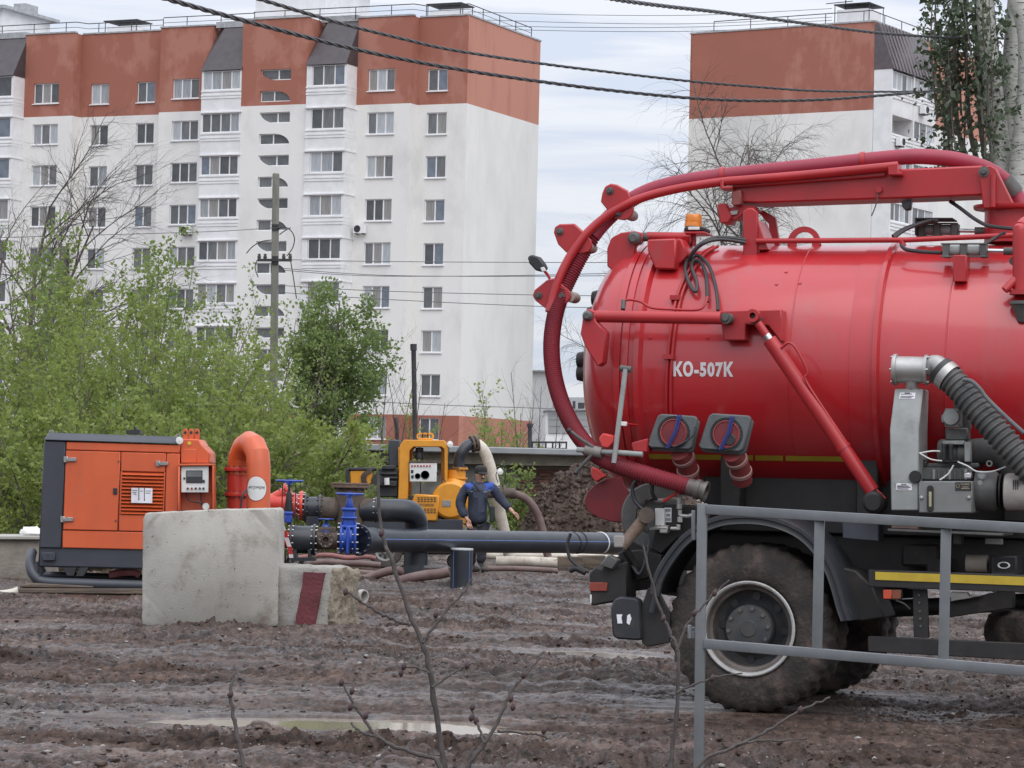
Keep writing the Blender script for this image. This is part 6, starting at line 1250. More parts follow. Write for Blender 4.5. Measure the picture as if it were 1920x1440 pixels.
def tank_truck():
    T = thing('tank_truck', 'red vacuum tank truck with a roof-mounted suction boom, seen from its muddy rear side', 'truck', (W0.x, W0.y, 0))
    def pp(pts, v, dep, name, m, bev=.006, par=None, **k): b = MB(); b.pp(TPL, pts, v, dep); return b.build(name, m, par or T, bevel=bev, **k)
    def pr(x0, y0, x1, y1, v, dep, name, m, bev=.006, par=None): return pp([(x0, y0), (x1, y0), (x1, y1), (x0, y1)], v, dep, name, m, bev, par)
    def tb(pts, r, name, m, par=None, n=10, sm=5, v=None, raw=False):
        P3 = [q if isinstance(q, Vector) else TT(*q) for q in pts]; b = MB(); b.tube(spline(P3, sm) if sm > 1 else P3, r, n); return b.build(name, m, par or T)
    nv = AXV - TR_
    ud = UZ(1113, 700, AXV)[0]; us = UZ(1149, 700, nv)[0]; ur = UZ(1188, 700, nv)[0]; u1 = UZ(1591, 700, nv)[0]; u2 = UZ(1640, 700, nv)[0]; ue = 3.35
    def lathe(prof, name, m, n=96): b = MB(); b.lathe([(r, u) for r, u in prof], AXO, FW, n, ref=UP); return b.build(name, m, T, angle=30)
    dl = us - ud; R_ = TR_
    lathe([(0, ud)] + [(R_ * .985 * math.sin(t), ud + dl * (1 - math.cos(t) ** .9 if math.cos(t) > 0 else 1)) for t in [math.pi / 2 * i / 12 for i in range(1, 12)]] + [(R_ * .985, us - .02), (R_ * .985, us)], 'rear_lid', M_RED)
    lathe([(R_ * .96, us), (R_ + .012, us + .004), (R_ + .014, us + .045), (R_ - .003, us + .047), (R_ - .003, us + .055), (R_ + .014, us + .057), (R_ + .014, us + .10), (R_, us + .104)], 'lid_flange', M_RED)
    lathe([(R_, us + .10), (R_, ur), (R_, ue), (R_ * .97, ue + .12), (R_ * .85, ue + .24), (R_ * .6, ue + .33), (0, ue + .38)], 'tank_shell', M_RED)
    lathe([(R_ - .002, ur), (R_ + .030, ur + .002), (R_ + .032, ur + .035), (R_ - .002, ur + .06)], 'tank_ring', M_RED)
    lathe([(R_ - .002, u1), (R_ + .006, u1 + .002), (R_ + .006, u2 - .02), (R_ + .03, u2 - .015), (R_ + .034, u2 + .015), (R_ - .002, u2 + .03)], 'tank_ring', M_RED)
    for x in (1478, 1770): q = UZ(x, 700, nv)[0]; lathe([(R_ - .001, q), (R_ + .004, q + .003), (R_ + .004, q + .009), (R_ - .001, q + .012)], 'weld_seam', M_RED)
    Ms = mat('yellow_reflective', (.42, .30, .03), (.36, .25, .028), scale=8, rough=.4)
    for x0, x1 in ((1216, 1282), (1286, 1352), (1356, 1412), (1416, 1468), (1473, 1590)):
        b = MB(); n = 6; vs = []
        for i in range(n + 1):
            x = x0 + (x1 - x0) * i / n; y = 851 + (x - 1216) * .014
            vs += [TC(x, y, .004), TC(x, y + 9.5, .004)]
        b.add(vs, [(2 * i, 2 * i + 2, 2 * i + 3, 2 * i + 1) for i in range(n)]); b.build('reflective_strip', Ms, T, smooth=False)
    lettering('КО-507К', lambda u, v: TC(1262.5 + 112.5 * u, 706.5 - 29.5 * v + u * 0.8, .004), mat('white_lettering', (.74, .72, .72), rough=.5), T, bold=.05)
    for x, y in ((1219, 633), (1327, 633), (1405, 468), (1456, 533), (1500, 531), (1474, 510)): b = MB(); q = TC(x, y); b.lathe([(0, .006), (.010, .006), (.013, 0)], q, (q - AXO) - FW * (q - AXO).dot(FW), 8); b.build('rivet', M_RED, T)
    # chassis, sub-frame
    for v in (.80, 1.62):
        b = MB(); b.prism([LP(-1.05, v, .86), LP(4.2, v, .86), LP(4.2, v, 1.13), LP(-1.05, v, 1.13)], LT * .08); b.build('chassis_rail', M_FRAME, T, bevel=.008)
        b = MB(); b.prism([LP(-.55, v - .05, 1.133), LP(3.6, v - .05, 1.133), LP(3.6, v - .05, 1.24), LP(-.55, v - .05, 1.24)], LT * .14); b.build('sub_frame', M_FRAME, T, bevel=.008)
    b = MB(); b.prism([LP(-.5, .78, 1.243), LP(3.4, .78, 1.243), LP(3.4, .78, TZ - TR_ + .18), LP(-.5, .78, TZ - TR_ + .18)], LT * .94); b.build('tank_cradle', M_FRAME, T, bevel=.01)
    for u in (-.35, .55, 1.5, 2.5):
        b = MB(); b.prism([LP(u, .62, 1.243), LP(u + .14, .62, 1.243), LP(u + .14, .62, TZ - .55), LP(u, .62, TZ - .55)], LT * 1.26); b.build('tank_saddle', M_FRAME, T, bevel=.01)
    b = MB(); b.prism([LP(-1.0, .5, .72), LP(-.9, .5, .72), LP(-.9, .5, .98), LP(-1.0, .5, .98)], LT * 1.5); b.build('rear_crossbeam', M_FRAME, T, bevel=.01)
    b = MB(); b.cyl(LP(0, .3, .54), LP(0, 2.2, .54), .11, n=14); b.lathe([(.0, -.22), (.16, -.2), (.24, -.05), (.24, .05), (.16, .2), (0, .22)], LP(0, 1.25, .54), LT, 18); b.build('rear_axle', M_FRAME, T)
    b = MB(); b.cyl(LP(.2, 1.25, .6), LP(3.2, 1.25, .85), .06, n=10); b.build('prop_shaft', M_FRAME, T)
    for v in (.72, 1.74): b = MB(); b.prism([LP(-.75, v, .70), LP(0, v, .62), LP(.75, v, .70), LP(.75, v, .76), LP(0, v, .80), LP(-.75, v, .76)], LT * .09); b.build('leaf_spring', M_FRAME, T)
    # wheels
    def wheel(u, v0, sgn, dish, w=.29, name='wheel'):
        c = LP(u, v0, .53); ax = LT * sgn; rs = np.random.RandomState(int(abs(u * 10 + v0 * 100)) + 3); b = MB(); n = 144
        prof = [(.285, .055), (.292, .018), (.325, .004), (.37, -.006), (.40, -.001), (.470, .008), (.505, .028), (.523, .055), (.530, .085), (.530, w - .085), (.523, w - .055), (.505, w - .028), (.46, w - .006), (.37, w), (.292, w - .018), (.285, w - .055)]
        b.lathe(prof, c, ax, n, ref=UP); k = len(prof)
        for i in range(n):
            for j in range(5, 12):
                p = b.v[i * k + j]; d = (p - c); d = d - ax * d.dot(ax); L = d.length; lug = (.009 if (i // 2 + (j > 8)) % 2 else -.005) if j in (6, 7, 8, 9, 10) else 0
                b.v[i * k + j] = p + d / L * (lug + rs.normal(0, .0024)) + ax * rs.normal(0, .002)
        o = thing_part(name, T); t = b.build('tyre', M_TYRE, o, angle=60)
        if dish:
            r = MB(); r.lathe([(.292, .006), (.300, .002), (.302, -.006), (.294, -.012), (.284, -.008), (.276, .012)], c, ax, 56, ref=UP); r.build('rim', mat('white_rim', (.42, .42, .41), (.30, .29, .28), scale=6, rough=.45, dirt=(.14, .12, .11), dirt_thr=(.56, .72), dirt_scale=7), o); r = MB(); r.lathe([(.2755, .012), (.268, .03), (.262, .05), (.245, .062), (.242, .10), (.238, .155)], c, ax, 56, ref=UP); r.build('rim_barrel', mat('dirty_rim', (.17, .15, .135), (.075, .062, .054), scale=5, rough=.6, thr=(.36, .62)), o)
            d = MB(); d.lathe([(.240, .15), (.20, .165), (.165, .145), (.152, .13), (.150, .02), (.146, .008), (.10, .004), (.055, .0), (.05, -.006), (0, -.006)], c, ax, 40, ref=UP); d.build('hub', mat('hub_grey', (.035, .039, .045), (.060, .056, .052), scale=9, rough=.6), o)
            h = MB(); a = UP
            for i in range(10):
                an = 6.283 * (i + .3) / 10; q = (a * math.cos(an) + FW * math.sin(an)); h.cyl(c + q * .128 + ax * .008, c + q * .128 - ax * .012, .013, n=6)
            h.build('hub_bolts', M_DGREY, o, kind='stuff')
            h = MB()
            for i in range(8):
                an = 6.283 * (i + .1) / 8; q = (a * math.cos(an) + FW * math.sin(an)); h.cyl(c + q * .202 + ax * .152, c + q * .202 + ax * .170, .026, n=12)
            h.build('rim_hole', M_BLACK, o, kind='stuff')
        return o
    def thing_part(name, par):
        o = bpy.data.objects.new(name, None); COL.objects.link(o); o.parent = par; ORIGIN[o.name] = ORIGIN[par.name]; return o
    wheel(0, 0, 1, True); wheel(0, .33, 1, False); wheel(0, 2.5, -1, True); wheel(0, 2.17, -1, False); wheel(4.0, 0, 1, True); wheel(4.0, 2.5, -1, True)
    # spare wheel behind the guard
    b = MB(); c = TT(1900, 1183, .95); b.lathe([(.28, -.13), (.45, -.14), (.51, -.10), (.525, -.03), (.525, .03), (.51, .10), (.45, .14), (.28, .13), (.28, -.13)], c + FW * .35, UP, 60); k = 9
    for i in range(60):
        for j in (3, 4):
            p = b.v[i * k + j]; d = p - c - FW * .35; d.z = 0; b.v[i * k + j] = p + d.normalized() * (.012 if (i // 2) % 2 else -.012)
    b.build('spare_wheel', M_TYRE, T)
    # mudguard
    arc = [(1217, 1112), (1222, 1088), (1234, 1062), (1252, 1034), (1278, 1004), (1312, 980), (1350, 966), (1390, 962), (1430, 964), (1470, 974), (1508, 993), (1540, 1024), (1563, 1060), (1578, 1100), (1589, 1140), (1597, 1163)]
    A0 = spline([TT(x, y, -.06) for x, y in arc], 3); cc = LP(0, -.06, .53); b = MB(); k = len(A0)
    def rin(p, dr, dv): d = p - cc; d.normalize(); return p - d * dr + LT * dv
    rows = [[rin(p, 0, .0) for p in A0], [rin(p, .008, -.012) for p in A0], [rin(p, .030, -.012) for p in A0], [rin(p, .034, .0) for p in A0], [rin(p, .055, .004) for p in A0], [rin(p, .068, -.004) for p in A0], [rin(p, .074, .012) for p in A0], [rin(p, .03, .03) for p in A0], [rin(p, .03, .62) for p in A0], [rin(p, .0, .62) for p in A0]]
    m = len(rows); vs = [rows[j][i] for i in range(k) for j in range(m)]
    b.add(vs, [(i * m + j, i * m + (j + 1) % m, (i + 1) * m + (j + 1) % m, (i + 1) * m + j) for i in range(k - 1) for j in range(m)] + [tuple(range(m)), tuple((k - 1) * m + j for j in range(m))[::-1]])
    b.build('mudguard', M_PLAST, T, angle=45)
    b = MB(); A1 = [p + LT * 1.82 for p in A0]; b.add([q for p in A1 for q in (p, p + LT * .62)], [(2 * i, 2 * i + 2, 2 * i + 3, 2 * i + 1) for i in range(k - 1)]); b.build('mudguard', M_PLAST, T)
    pp([(1572, 1062), (1604, 1070), (1636, 1100), (1660, 1158), (1603, 1167), (1590, 1120)], .22, .4, 'mud_flap', M_FRAME, .01)
    pp([(1201, 1144), (1214, 1102), (1232, 1104), (1256, 1148), (1256, 1205), (1214, 1213), (1203, 1206)], .02, .03, 'mud_flap', M_FRAME, .006)
    # rear lamp, plate box
    pp([(1104, 1076), (1116, 1062), (1128, 1066), (1136, 1046), (1152, 1044), (1160, 1058), (1176, 1052), (1177, 1124), (1108, 1136)], .12, .22, 'tail_lamp_housing', M_FRAME, .01)
    pr(1105, 1092, 1138, 1108.5, .105, .06, 'tail_lamp', mat('red_lens', (.28, .05, .035), (.22, .045, .03), scale=9, rough=.3), .004)
    pr(1106, 1115, 1109, 1131, .11, .03, 'reflector', M_WHITEP, .002); pp([(1124, 1060), (1140, 1040), (1158, 1050), (1148, 1068)], .05, .1, 'lamp_bracket', M_DGREY, .006)
    tb([(1104, 1072, .1), (1092, 1066, .1), (1082, 1060, .1), (1068, 1045, .1), (1064, 1020, .1), (1070, 1000, .1)], .011, 'trailing_cable', M_BLACK); tb([(1098, 1074, .1), (1080, 1066, .1), (1068, 1070, .1)], .02, 'socket_arm', M_FRAME)
    o = pp([(1144, 1140), (1150, 1124), (1162, 1119), (1192, 1121), (1199, 1128), (1204, 1198), (1196, 1201), (1154, 1198), (1148, 1190)], -.02, .10, 'battery_box', M_PLAST, .012)
    for q in ([(1156, 1152), (1167, 1152), (1165, 1158), (1167, 1169), (1158, 1169)], [(1176, 1154), (1181, 1151), (1184, 1160), (1180, 1172), (1175, 1168)]): pp(q, -.024, .003, 'torn_sticker', M_PAPER, 0, o)
    tb([(1232, 1104, -.03), (1229, 1118, -.03), (1226, 1132, -.03), (1222, 1148, -.03)], .022, 'guard_tube', M_PLAST)
    # side guard
    pp([(1628, 1068), (1990, 1080.5), (1990, 1114), (1628, 1100.5)], -.02, .06, 'guard_rail', M_FRAME, .005); pp([(1641, 1072), (1990, 1084), (1990, 1100.5), (1641, 1087)], -.026, .004, 'reflective_strip', mat('yellow_guard_tape', (.50, .36, .035), (.43, .30, .03), scale=5, rough=.4), 0)
    pp([(1627, 1193), (1990, 1209), (1990, 1242), (1627, 1222)], -.02, .06, 'guard_rail', M_FRAME, .005)
    pp([(1711, 1104), (1738, 1105), (1742, 1196), (1713, 1195)], .045, .03, 'guard_bracket', M_FRAME, .004)
    for y in (1116, 1130, 1146, 1160, 1174): b = MB(); b.bolt(TT(1723 + (y - 1116) * .06, y, .044), -LT, .008, .008); b.build('bolt', M_DGREY, T)
    mk = pr(1655, 1105, 1690, 1124, -.01, .05, 'side_marker_lamp', M_FRAME, .003); pr(1656, 1106, 1671.5, 1123, -.016, .02, 'lens', mat('orange_lens', (.60, .09, .04), rough=.3), .003, mk); pr(1672, 1106, 1689, 1123, -.014, .02, 'lens', mat('amber_lens', (.24, .07, .04), rough=.3), .003, mk)
    tb([(1680, 1126, .0), (1695, 1132, .02), (1706, 1142, .04)], .005, 'lamp_cable', M_DGREY, n=5)
    pp([(1579, 971), (1648, 974), (1648, 1016), (1579, 1010)], .30, .2, 'tool_box', mat('blue_grey_box', (.050, .056, .070), rough=.5), .008)
    pp([(1671, 975), (1722, 976), (1722, 993), (1671, 991)], .12, .3, 'pump_base', mat('brown_paint', (.20, .115, .085), (.14, .09, .07), scale=6, rough=.6), .006); pp([(1664, 991), (1880, 1000), (1880, 1005), (1664, 996)], .08, .5, 'platform_edge', M_DGREY, .004)
    pp([(1786, 1000), (1803, 1001), (1803, 1021), (1786, 1020)], .35, .1, 'relay_box', M_DGREY, .005); pp([(1847, 1009), (1879, 1010), (1879, 1021), (1847, 1020)], .35, .05, 'name_plate', M_GREYP, .003)
    b = MB(); b.cyl(TT(1812, 1056, .5), TT(1852, 1057, .5), .055, n=18); b.build('air_tank', mat('pale_can', (.30, .27, .22), (.24, .21, .175), scale=7, rough=.6), T)
    eb = pr(1858, 1043, 1906, 1078, .4, .3, 'ribbed_box', M_BLACK, .006)
    for i in range(11): pr(1862 + i * 4, 1045, 1864 + i * 4, 1072, .392, .01, 'rib', M_FRAME, 0, eb)
    b = MB(); q = TT(1882, 1060, .385); b.lathe([(.028, 0), (.034, -.003), (.040, 0)], q, LT, 24); b.v = [q + Vector((v.x - q.x, v.y - q.y, (v.z - q.z) * .55)) for v in b.v]; b.build('emblem', M_WHITEP, eb)
    pp([(1782, 1110), (1812, 1111), (1816, 1118), (1842, 1117), (1818, 1122), (1782, 1128)], .5, .1, 'silver_bracket', M_ALU, .004); pp([(1780, 1130), (1900, 1102), (1900, 1140), (1780, 1158)], .55, .1, 'underrun_brace', M_FRAME, .006)
    for q in ((1690, 1020, 1760, 1062), (1735, 1044, 1782, 1075)): pr(*q, .55, .3, 'valve_block', M_FRAME, .015)
    # lid cylinders
    tb([(1118, 593, .20), (1352, 597, .20)], .040, 'lift_cylinder', M_RED2, sm=1, n=18); tb([(1118, 592, .20), (1150, 593, .20)], .021, 'piston_rod', M_RED2, sm=1); tb([(1139, 592.5, .20), (1147, 592.6, .20)], .023, 'chrome_rod', M_CHROME, sm=1)
    pp([(1346, 583), (1464, 580), (1466, 600), (1464, 640), (1440, 610), (1398, 608), (1398, 638), (1358, 638), (1352, 608)], .30, .30, 'cylinder_bracket', M_RED2, .006)
    for x, y, r in ((1362, 597, .036), (1415, 597, .036)):
        b = MB(); b.lathe([(.0, -.04), (r * .5, -.04), (r * .55, -.02), (r, -.02), (r, .08), (0, .08)], TT(x, y, .22), LT, 16); b.build('pivot_pin', M_DGREY, T)
    pp([(1091, 606), (1093, 586), (1104, 578), (1116, 584), (1117, 602), (1126, 612), (1137, 622), (1136, 634), (1131, 680), (1121, 688), (1097, 650), (1088, 626)], .16, .10, 'lid_arm', M_RED2, .008)
    b = MB(); b.lathe([(0, -.03), (.02, -.03), (.034, -.01), (.034, .12), (0, .12)], TT(1102, 592, .15), LT, 14); b.build('pivot_pin', M_DGREY, T)
    for x, y in ((1122, 560), (1113, 590), (1094, 675), (1094, 700)): b = MB(); c = TT(x, y, 1.0); b.lathe([(0, -.05), (.05, -.04), (.06, 0), (.05, .04), (0, .05)], c, FW, 12); b.build('lid_knob', M_BLACK, T)
    p0, p1 = (1412, 592, .16), (1652, 944, .22); a, e = TT(*p0), TT(*p1); d = e - a
    b = MB(); b.cyl(a + d * .04, a + d * .15, .027, n=14); b.build('piston_rod', M_RED2, T); b = MB(); b.cyl(a + d * .105, a + d * .14, .0285, n=16); b.build('chrome_rod', M_CHROME, T)
    b = MB(); b.cyl(a + d * .13, a + d * .935, .046, n=22); b.lathe([(.046, 0), (.051, .0), (.051, .02), (.046, .02)], a + d * .70, d, 22); b.build('tilt_cylinder', M_RED2, T)
    b = MB(); b.lathe([(0, -.07), (.05, -.07), (.07, -.05), (.075, .05), (0, .06)], TT(1640, 942, .22), LT, 20); b.cyl(a + d * .935, e, .036, n=12); b.build('cylinder_foot', M_FRAME, T)
    b = MB(); b.lathe([(.02, -.02), (.042, -.02), (.042, .05), (.02, .05), (.02, -.02)], a, LT, 16); b.build('rod_eye', M_RED2, T)
    tb([(1466, 652, .14), (1478, 643, .13), (1490, 650, .13), (1506, 678, .14), (1514, 700, .15), (1512, 716, .15), (1560, 790, .18), (1595, 845, .19), (1610, 885, .2), (1640, 915, .2), (1660, 935, .2)], .0085, 'cylinder_pipe', M_RED2, n=7)
    # rear top hinge and bracket boxes
    pp([(1138, 500), (1138, 466), (1146, 446), (1164, 436), (1190, 433), (1206, 437), (1203, 452), (1192, 462), (1189, 480), (1166, 511), (1152, 508)], .86, .05, 'hinge_fin', M_RED2, .008)
    b = MB(); b.lathe([(0, -.05), (.025, -.05), (.042, -.03), (.042, .09), (0, .09)], TT(1190, 447, .84), LT, 16); b.build('pivot_pin', M_DGREY, T)
    tb([(1200, 444, .9), (1218, 445, .9)], .03, 'hinge_link', M_DGREY, sm=1); tb([(1214, 443, .9), (1294, 444, .9)], .030, 'hinge_tube', M_RED2, sm=1, n=14); tb([(1284, 444, .9), (1296, 444, .9)], .045, 'hinge_nut', M_RED2, sm=1, n=6)
    pp([(1213, 449), (1267, 447), (1267, 505), (1228, 504), (1214, 470)], .62, .38, 'hinge_box', M_RED2, .01); pp([(1268, 448), (1276, 447), (1290, 478), (1268, 500)], .70, .3, 'hinge_gusset', M_RED2, .006)
    # beacon
    bc = pr(1282, 425, 1320, 434, .86, .2, 'beacon_base', M_FRAME, .01); pr(1290, 425, 1311, 431, .85, .02, 'beacon_label', M_WHITEP, .003, bc)
    tb([(1300, 436, .95), (1300, 462, .95)], .02, 'beacon_post', M_RED2, sm=1); b = MB(); c = TT(1300, 425, .95); b.lathe([(0, 0), (.062, 0), (.060, .022), (.057, .024), (.058, .046), (.055, .048), (.056, .07), (.050, .082), (0, .086)], c, UP, 24); b.build('beacon', mat('amber_beacon', (.75, .24, .02), (.62, .18, .015), scale=10, rough=.2, coat=.5), T); pr(1284, 434, 1322, 438, .85, .22, 'beacon_plate', M_RED2, .004)
    # supports on top
    pp([(1393, 397), (1399, 391), (1410, 390), (1420, 397), (1420, 482), (1393, 482)], .86, .04, 'boom_support', M_RED2, .006); pp([(1420, 398), (1430, 394), (1444, 402), (1454, 408), (1461, 460), (1444, 462), (1441, 420), (1428, 404)], 1.3, .05, 'boom_support', M_RED2, .006); pp([(1420, 410), (1440, 468), (1420, 470)], .88, .3, 'support_gusset', M_RED2, .006)
    b = MB(); c = TT(1508, 456, 1.15); b.lathe([(.075, -.015), (.112, -.015), (.112, .015), (.075, .015), (.075, -.015)], c, LT, 28); b.build('lifting_eye', M_RED2, T); pp([(1478, 460), (1484, 445), (1494, 452), (1492, 464)], 1.13, .03, 'eye_foot', M_RED2, .003); pp([(1534, 445), (1540, 460), (1522, 464), (1522, 452)], 1.13, .03, 'eye_foot', M_RED2, .003)
    tb([(1418, 452, .86), (1700, 450, .86), (1925, 440, .86)], .018, 'roof_pipe', M_RED2, sm=1, n=10); tb([(1690, 450, .86), (1694, 462, .86)], .02, 'pipe_clip', M_RED2, sm=1)
    # hydraulic cylinders on top
    for (x0, x1, y, v) in ((1726, 1792, 431, 1.25), (1772, 1846, 469, .70)):
        g = tb([(x0, y, v), (x1, y, v)], .036, 'pneumatic_cylinder', M_GREYP, sm=1, n=16)
        for x in (x0, (x0 + x1) / 2 - 4, x1 - 4): pr(x - 6, y - 13, x + 8, y + 13, v - .05, .1, 'cylinder_block', M_DGREY, .006, g)
        tb([(x0 - 8, y - 12, v - .05), (x1 + 4, y - 12, v - .05)], .006, 'tie_rod', M_DGREY, g, sm=1, n=6); tb([(x0 - 8, y + 12, v - .05), (x1 + 4, y + 12, v - .05)], .006, 'tie_rod', M_DGREY, g, sm=1, n=6)
        tb([(x1, y + 1, v), (x1 + 48, y + 2, v)], .015, 'chrome_rod', M_CHROME, sm=1); tb([(x1 + 36, y + 2, v), (x1 + 66, y + 2, v)], .026, 'rod_end', M_DGREY, sm=1)
    pr(1715, 408, 1786, 411, 1.1, .2, 'valve_guard', M_FRAME, .002); pr(1715, 411, 1718, 440, 1.1, .1, 'valve_guard', M_FRAME, .002); pp([(1786, 478), (1812, 478), (1812, 528), (1787, 528)], .55, .15, 'cylinder_bracket', M_RED2, .005)
    for pts in ([(1674, 443, .9), (1690, 432, .95), (1710, 424, 1.0), (1740, 417, 1.1), (1760, 413, 1.1)], [(1676, 446, .9), (1695, 432, .95), (1722, 420, 1.0), (1750, 412, 1.1)], [(1690, 460, .75), (1700, 468, .72), (1730, 472, .7), (1765, 474, .68)], [(1782, 378, 1.2), (1800, 390, 1.1), (1830, 412, 1.0), (1858, 424, .95), (1915, 430, .9)], [(1846, 458, .8), (1868, 445, .85), (1885, 436, .85)]): tb(pts, .013, 'hydraulic_hose', M_BLACK, n=8)
    def surf(pts, off): return [TC(x, y, off) for x, y in pts]
    tb([(1398, 455, .80), (1350, 449, .72), (1318, 457, .66)] + surf([(1296, 478), (1285, 500), (1289, 522), (1299, 543), (1306, 545), (1306, 527), (1297, 502), (1300, 489), (1313, 491), (1323, 512), (1326, 545), (1326, 566)], .045), .0125, 'hydraulic_hose', M_BLACK, n=8)
    tb([(1398, 450, .82), (1345, 445, .74), (1310, 460, .66)] + surf([(1293, 486), (1308, 479), (1328, 497), (1340, 530), (1345, 560), (1346, 582)], .06), .0125, 'hydraulic_hose', M_BLACK, n=8)
    for dx in (0, 8): tb(surf([(1338 + dx, 462), (1312 + dx, 478), (1290 + dx, 510), (1272 + dx, 548), (1262 + dx, 590), (1255 + dx, 640), (1250 + dx, 700), (1249 + dx, 760), (1251 + dx, 800)], .018), .0105, 'tank_pipe', M_RED2, n=8)
    for x, y in ((1265, 558), (1252, 669)): b = MB(); b.box(TC(x + 2, y, .02), (.07, .05, .03), Matrix.Rotation(-TH, 3, 'Z')); b.build('pipe_clamp', M_RED2, T)
    tb(surf([(1168, 576), (1169, 565), (1182, 562), (1202, 566), (1222, 577), (1260, 580), (1305, 581), (1320, 574), (1326, 556)], .13), .009, 'tank_pipe', M_RED2, n=8); tb([TC(1168, 580, .14), TC(1169, 563, .14)], .016, 'pipe_fitting', M_DGREY, sm=1)
    # boom and suction hose
    pp([(1373, 346), (1480, 336), (1655, 318), (1843, 310), (1849, 330), (1844, 366), (1720, 371), (1560, 376), (1424, 381), (1376, 379)], 1.06, .30, 'boom_beam', M_RED2, .012)
    pp([(1372, 341), (1660, 313), (1660, 330), (1374, 352)], 1.02, .1, 'boom_rail', M_RED2, .006)
    guide = [(1684, 311, 1.0), (1520, 327, 1.0), (1400, 337, 1.0), (1353, 341, 1.0), (1280, 352, .98), (1220, 366, .96), (1175, 383, .94), (1135, 407, .92), (1098, 440, .88), (1068, 482, .84), (1047, 525, .8), (1036, 560, .78), (1030, 585, .76)]
    tb(guide, .030, 'guide_tube', M_RED2, n=14, sm=7)
    pp([(1665, 308), (1684, 306), (1684, 322), (1690, 322), (1690, 328), (1665, 328)], .96, .14, 'tube_clamp', M_RED2, .004); pp([(1349, 336), (1356, 335), (1356, 350), (1372, 349), (1372, 354), (1351, 355)], .96, .14, 'tube_clamp', M_RED2, .004)
    hose = [(1925, 420, 1.45), (1908, 372, 1.45), (1886, 341, 1.42), (1848, 316, 1.35), (1795, 300, 1.25), (1740, 294, 1.2), (1700, 294, 1.16), (1640, 299, 1.14), (1560, 308, 1.12), (1460, 318, 1.1), (1360, 329, 1.08), (1290, 339, 1.06), (1230, 353, 1.05), (1185, 374, 1.04), (1148, 402, 1.02), (1116, 437, .98), (1090, 478, .93), (1068, 520, .88), (1050, 560, .82), (1039, 600, .74), (1034, 650, .62), (1039, 705, .5), (1055, 760, .38), (1082, 812, .26), (1118, 852, .16), (1160, 873, .10), (1210, 889, .08), (1262, 904, .08), (1306, 917, .08)]
    P3 = resample(spline([TT(*q) for q in hose], 10), .0088); b = MB(); cut = int(len(P3) * .56); rr = [.053 * (1.012 if i % 2 else .965) for i in range(cut)]; b.tube(P3[:cut], rr, 18); b.build('suction_hose', mat('pinkish_red_hose', (.33, .030, .060), (.28, .028, .054), scale=3, rough=.5), T, angle=75); b = MB(); rr = [.054 * (1.06 if i % 2 else .90) for i in range(len(P3) - cut)]; b.tube(P3[cut:], rr, 18); b.build('suction_hose', M_HOSE, T, angle=75)
    d = (P3[-1] - P3[-4]).normalized(); b = MB(); b.lathe([(.053, -.05), (.056, -.05), (.056, .0), (.066, .0), (.066, .03), (.060, .03), (.060, .055), (.068, .055), (.068, .075), (.048, .075), (.046, .0), (0, .0)], P3[-1], d, 26); b.build('hose_coupling', mat('coupling_metal', (.16, .145, .13), (.11, .10, .095), scale=8, rough=.5, metal=.4), T)
    for q in (10, 0):
        i = {10: int(len(P3) * .225), 0: int(len(P3) * .385)}[q]; b = MB(); b.lathe([(.053, -.016), (.061, -.016), (.061, .016), (.053, .016)], P3[i], P3[i + 1] - P3[i - 1], 22); b.build('hose_clamp', M_RED2, T)
    b = MB(); b.lathe([(.053, -.06), (.060, -.06), (.064, .06), (.055, .06)], TT(1893, 350, 1.43), TT(1908, 372, 1.45) - TT(1880, 335, 1.4), 22); b.build('hose_clamp', M_DGREY, T)
    for poly, pins, rol in (([(1126, 378), (1129, 362), (1134, 350), (1144, 345), (1156, 347), (1176, 358), (1187, 380), (1187, 398), (1181, 408), (1170, 413), (1152, 410), (1142, 398)], [(1144, 358), (1159, 400)], (1176, 401)),
                            ([(1038, 436), (1040, 426), (1048, 421), (1076, 420), (1094, 436), (1108, 450), (1110, 462), (1104, 472), (1092, 475), (1062, 474), (1046, 458)], [(1050, 434), (1085, 461)], (1099, 462)),
                            ([(998, 554), (1002, 544), (1024, 526), (1038, 522), (1052, 532), (1068, 546), (1070, 558), (1062, 568), (1044, 582), (1026, 581), (1004, 564)], [(1010, 554), (1053, 555)], (1067, 556))):
        vv = .945 if poly[0][0] == 1126 else (.875 if poly[0][0] == 1038 else .795)
        g = pp(poly, vv, .022, 'roller_bracket', M_RED2, .005); pp([(x + 1, y - 1) for x, y in poly], vv + .17, .022, 'bracket_plate', M_RED2, .005, g)
        for x, y in pins: b = MB(); b.lathe([(0, -.028), (.014, -.028), (.016, -.012), (.026, -.01), (.026, .0), (.014, .0), (.014, .18), (0, .18)], TT(x, y, vv), LT, 12); b.build('roller_pin', M_DGREY, g)
        b = MB(); b.lathe([(0, .024), (.034, .024), (.038, .05), (.038, .14), (.034, .166), (0, .166)], TT(*rol, vv), LT, 18); b.build('roller', mat('beige_roller', (.34, .29, .25), (.26, .22, .19), scale=6, rough=.6), g)
    wl = pp([(988, 482), (996, 477), (1009, 481), (1018, 493), (1023, 503), (1012, 509), (1004, 507), (992, 494)], .72, .08, 'work_lamp', M_BLACK, .01); tb([(1018, 505, .76), (1026, 514, .78), (1031, 523, .78)], .010, 'lamp_bracket', M_RED2, wl, sm=1, n=6); pp([(1013, 502), (1020, 500), (1022, 508), (1016, 510)], .715, .03, 'lamp_cap', M_WHITEP, .003, wl)
    pp([(1344, 383), (1360, 380), (1372, 404), (1366, 417), (1350, 418)], 1.05, .2, 'boom_rest', M_RED2, .006); pp([(1372, 359), (1389, 356), (1390, 383), (1376, 386), (1371, 382)], 1.0, .06, 'boom_catch', mat('dull_red', (.26, .07, .065), rough=.6), .006)
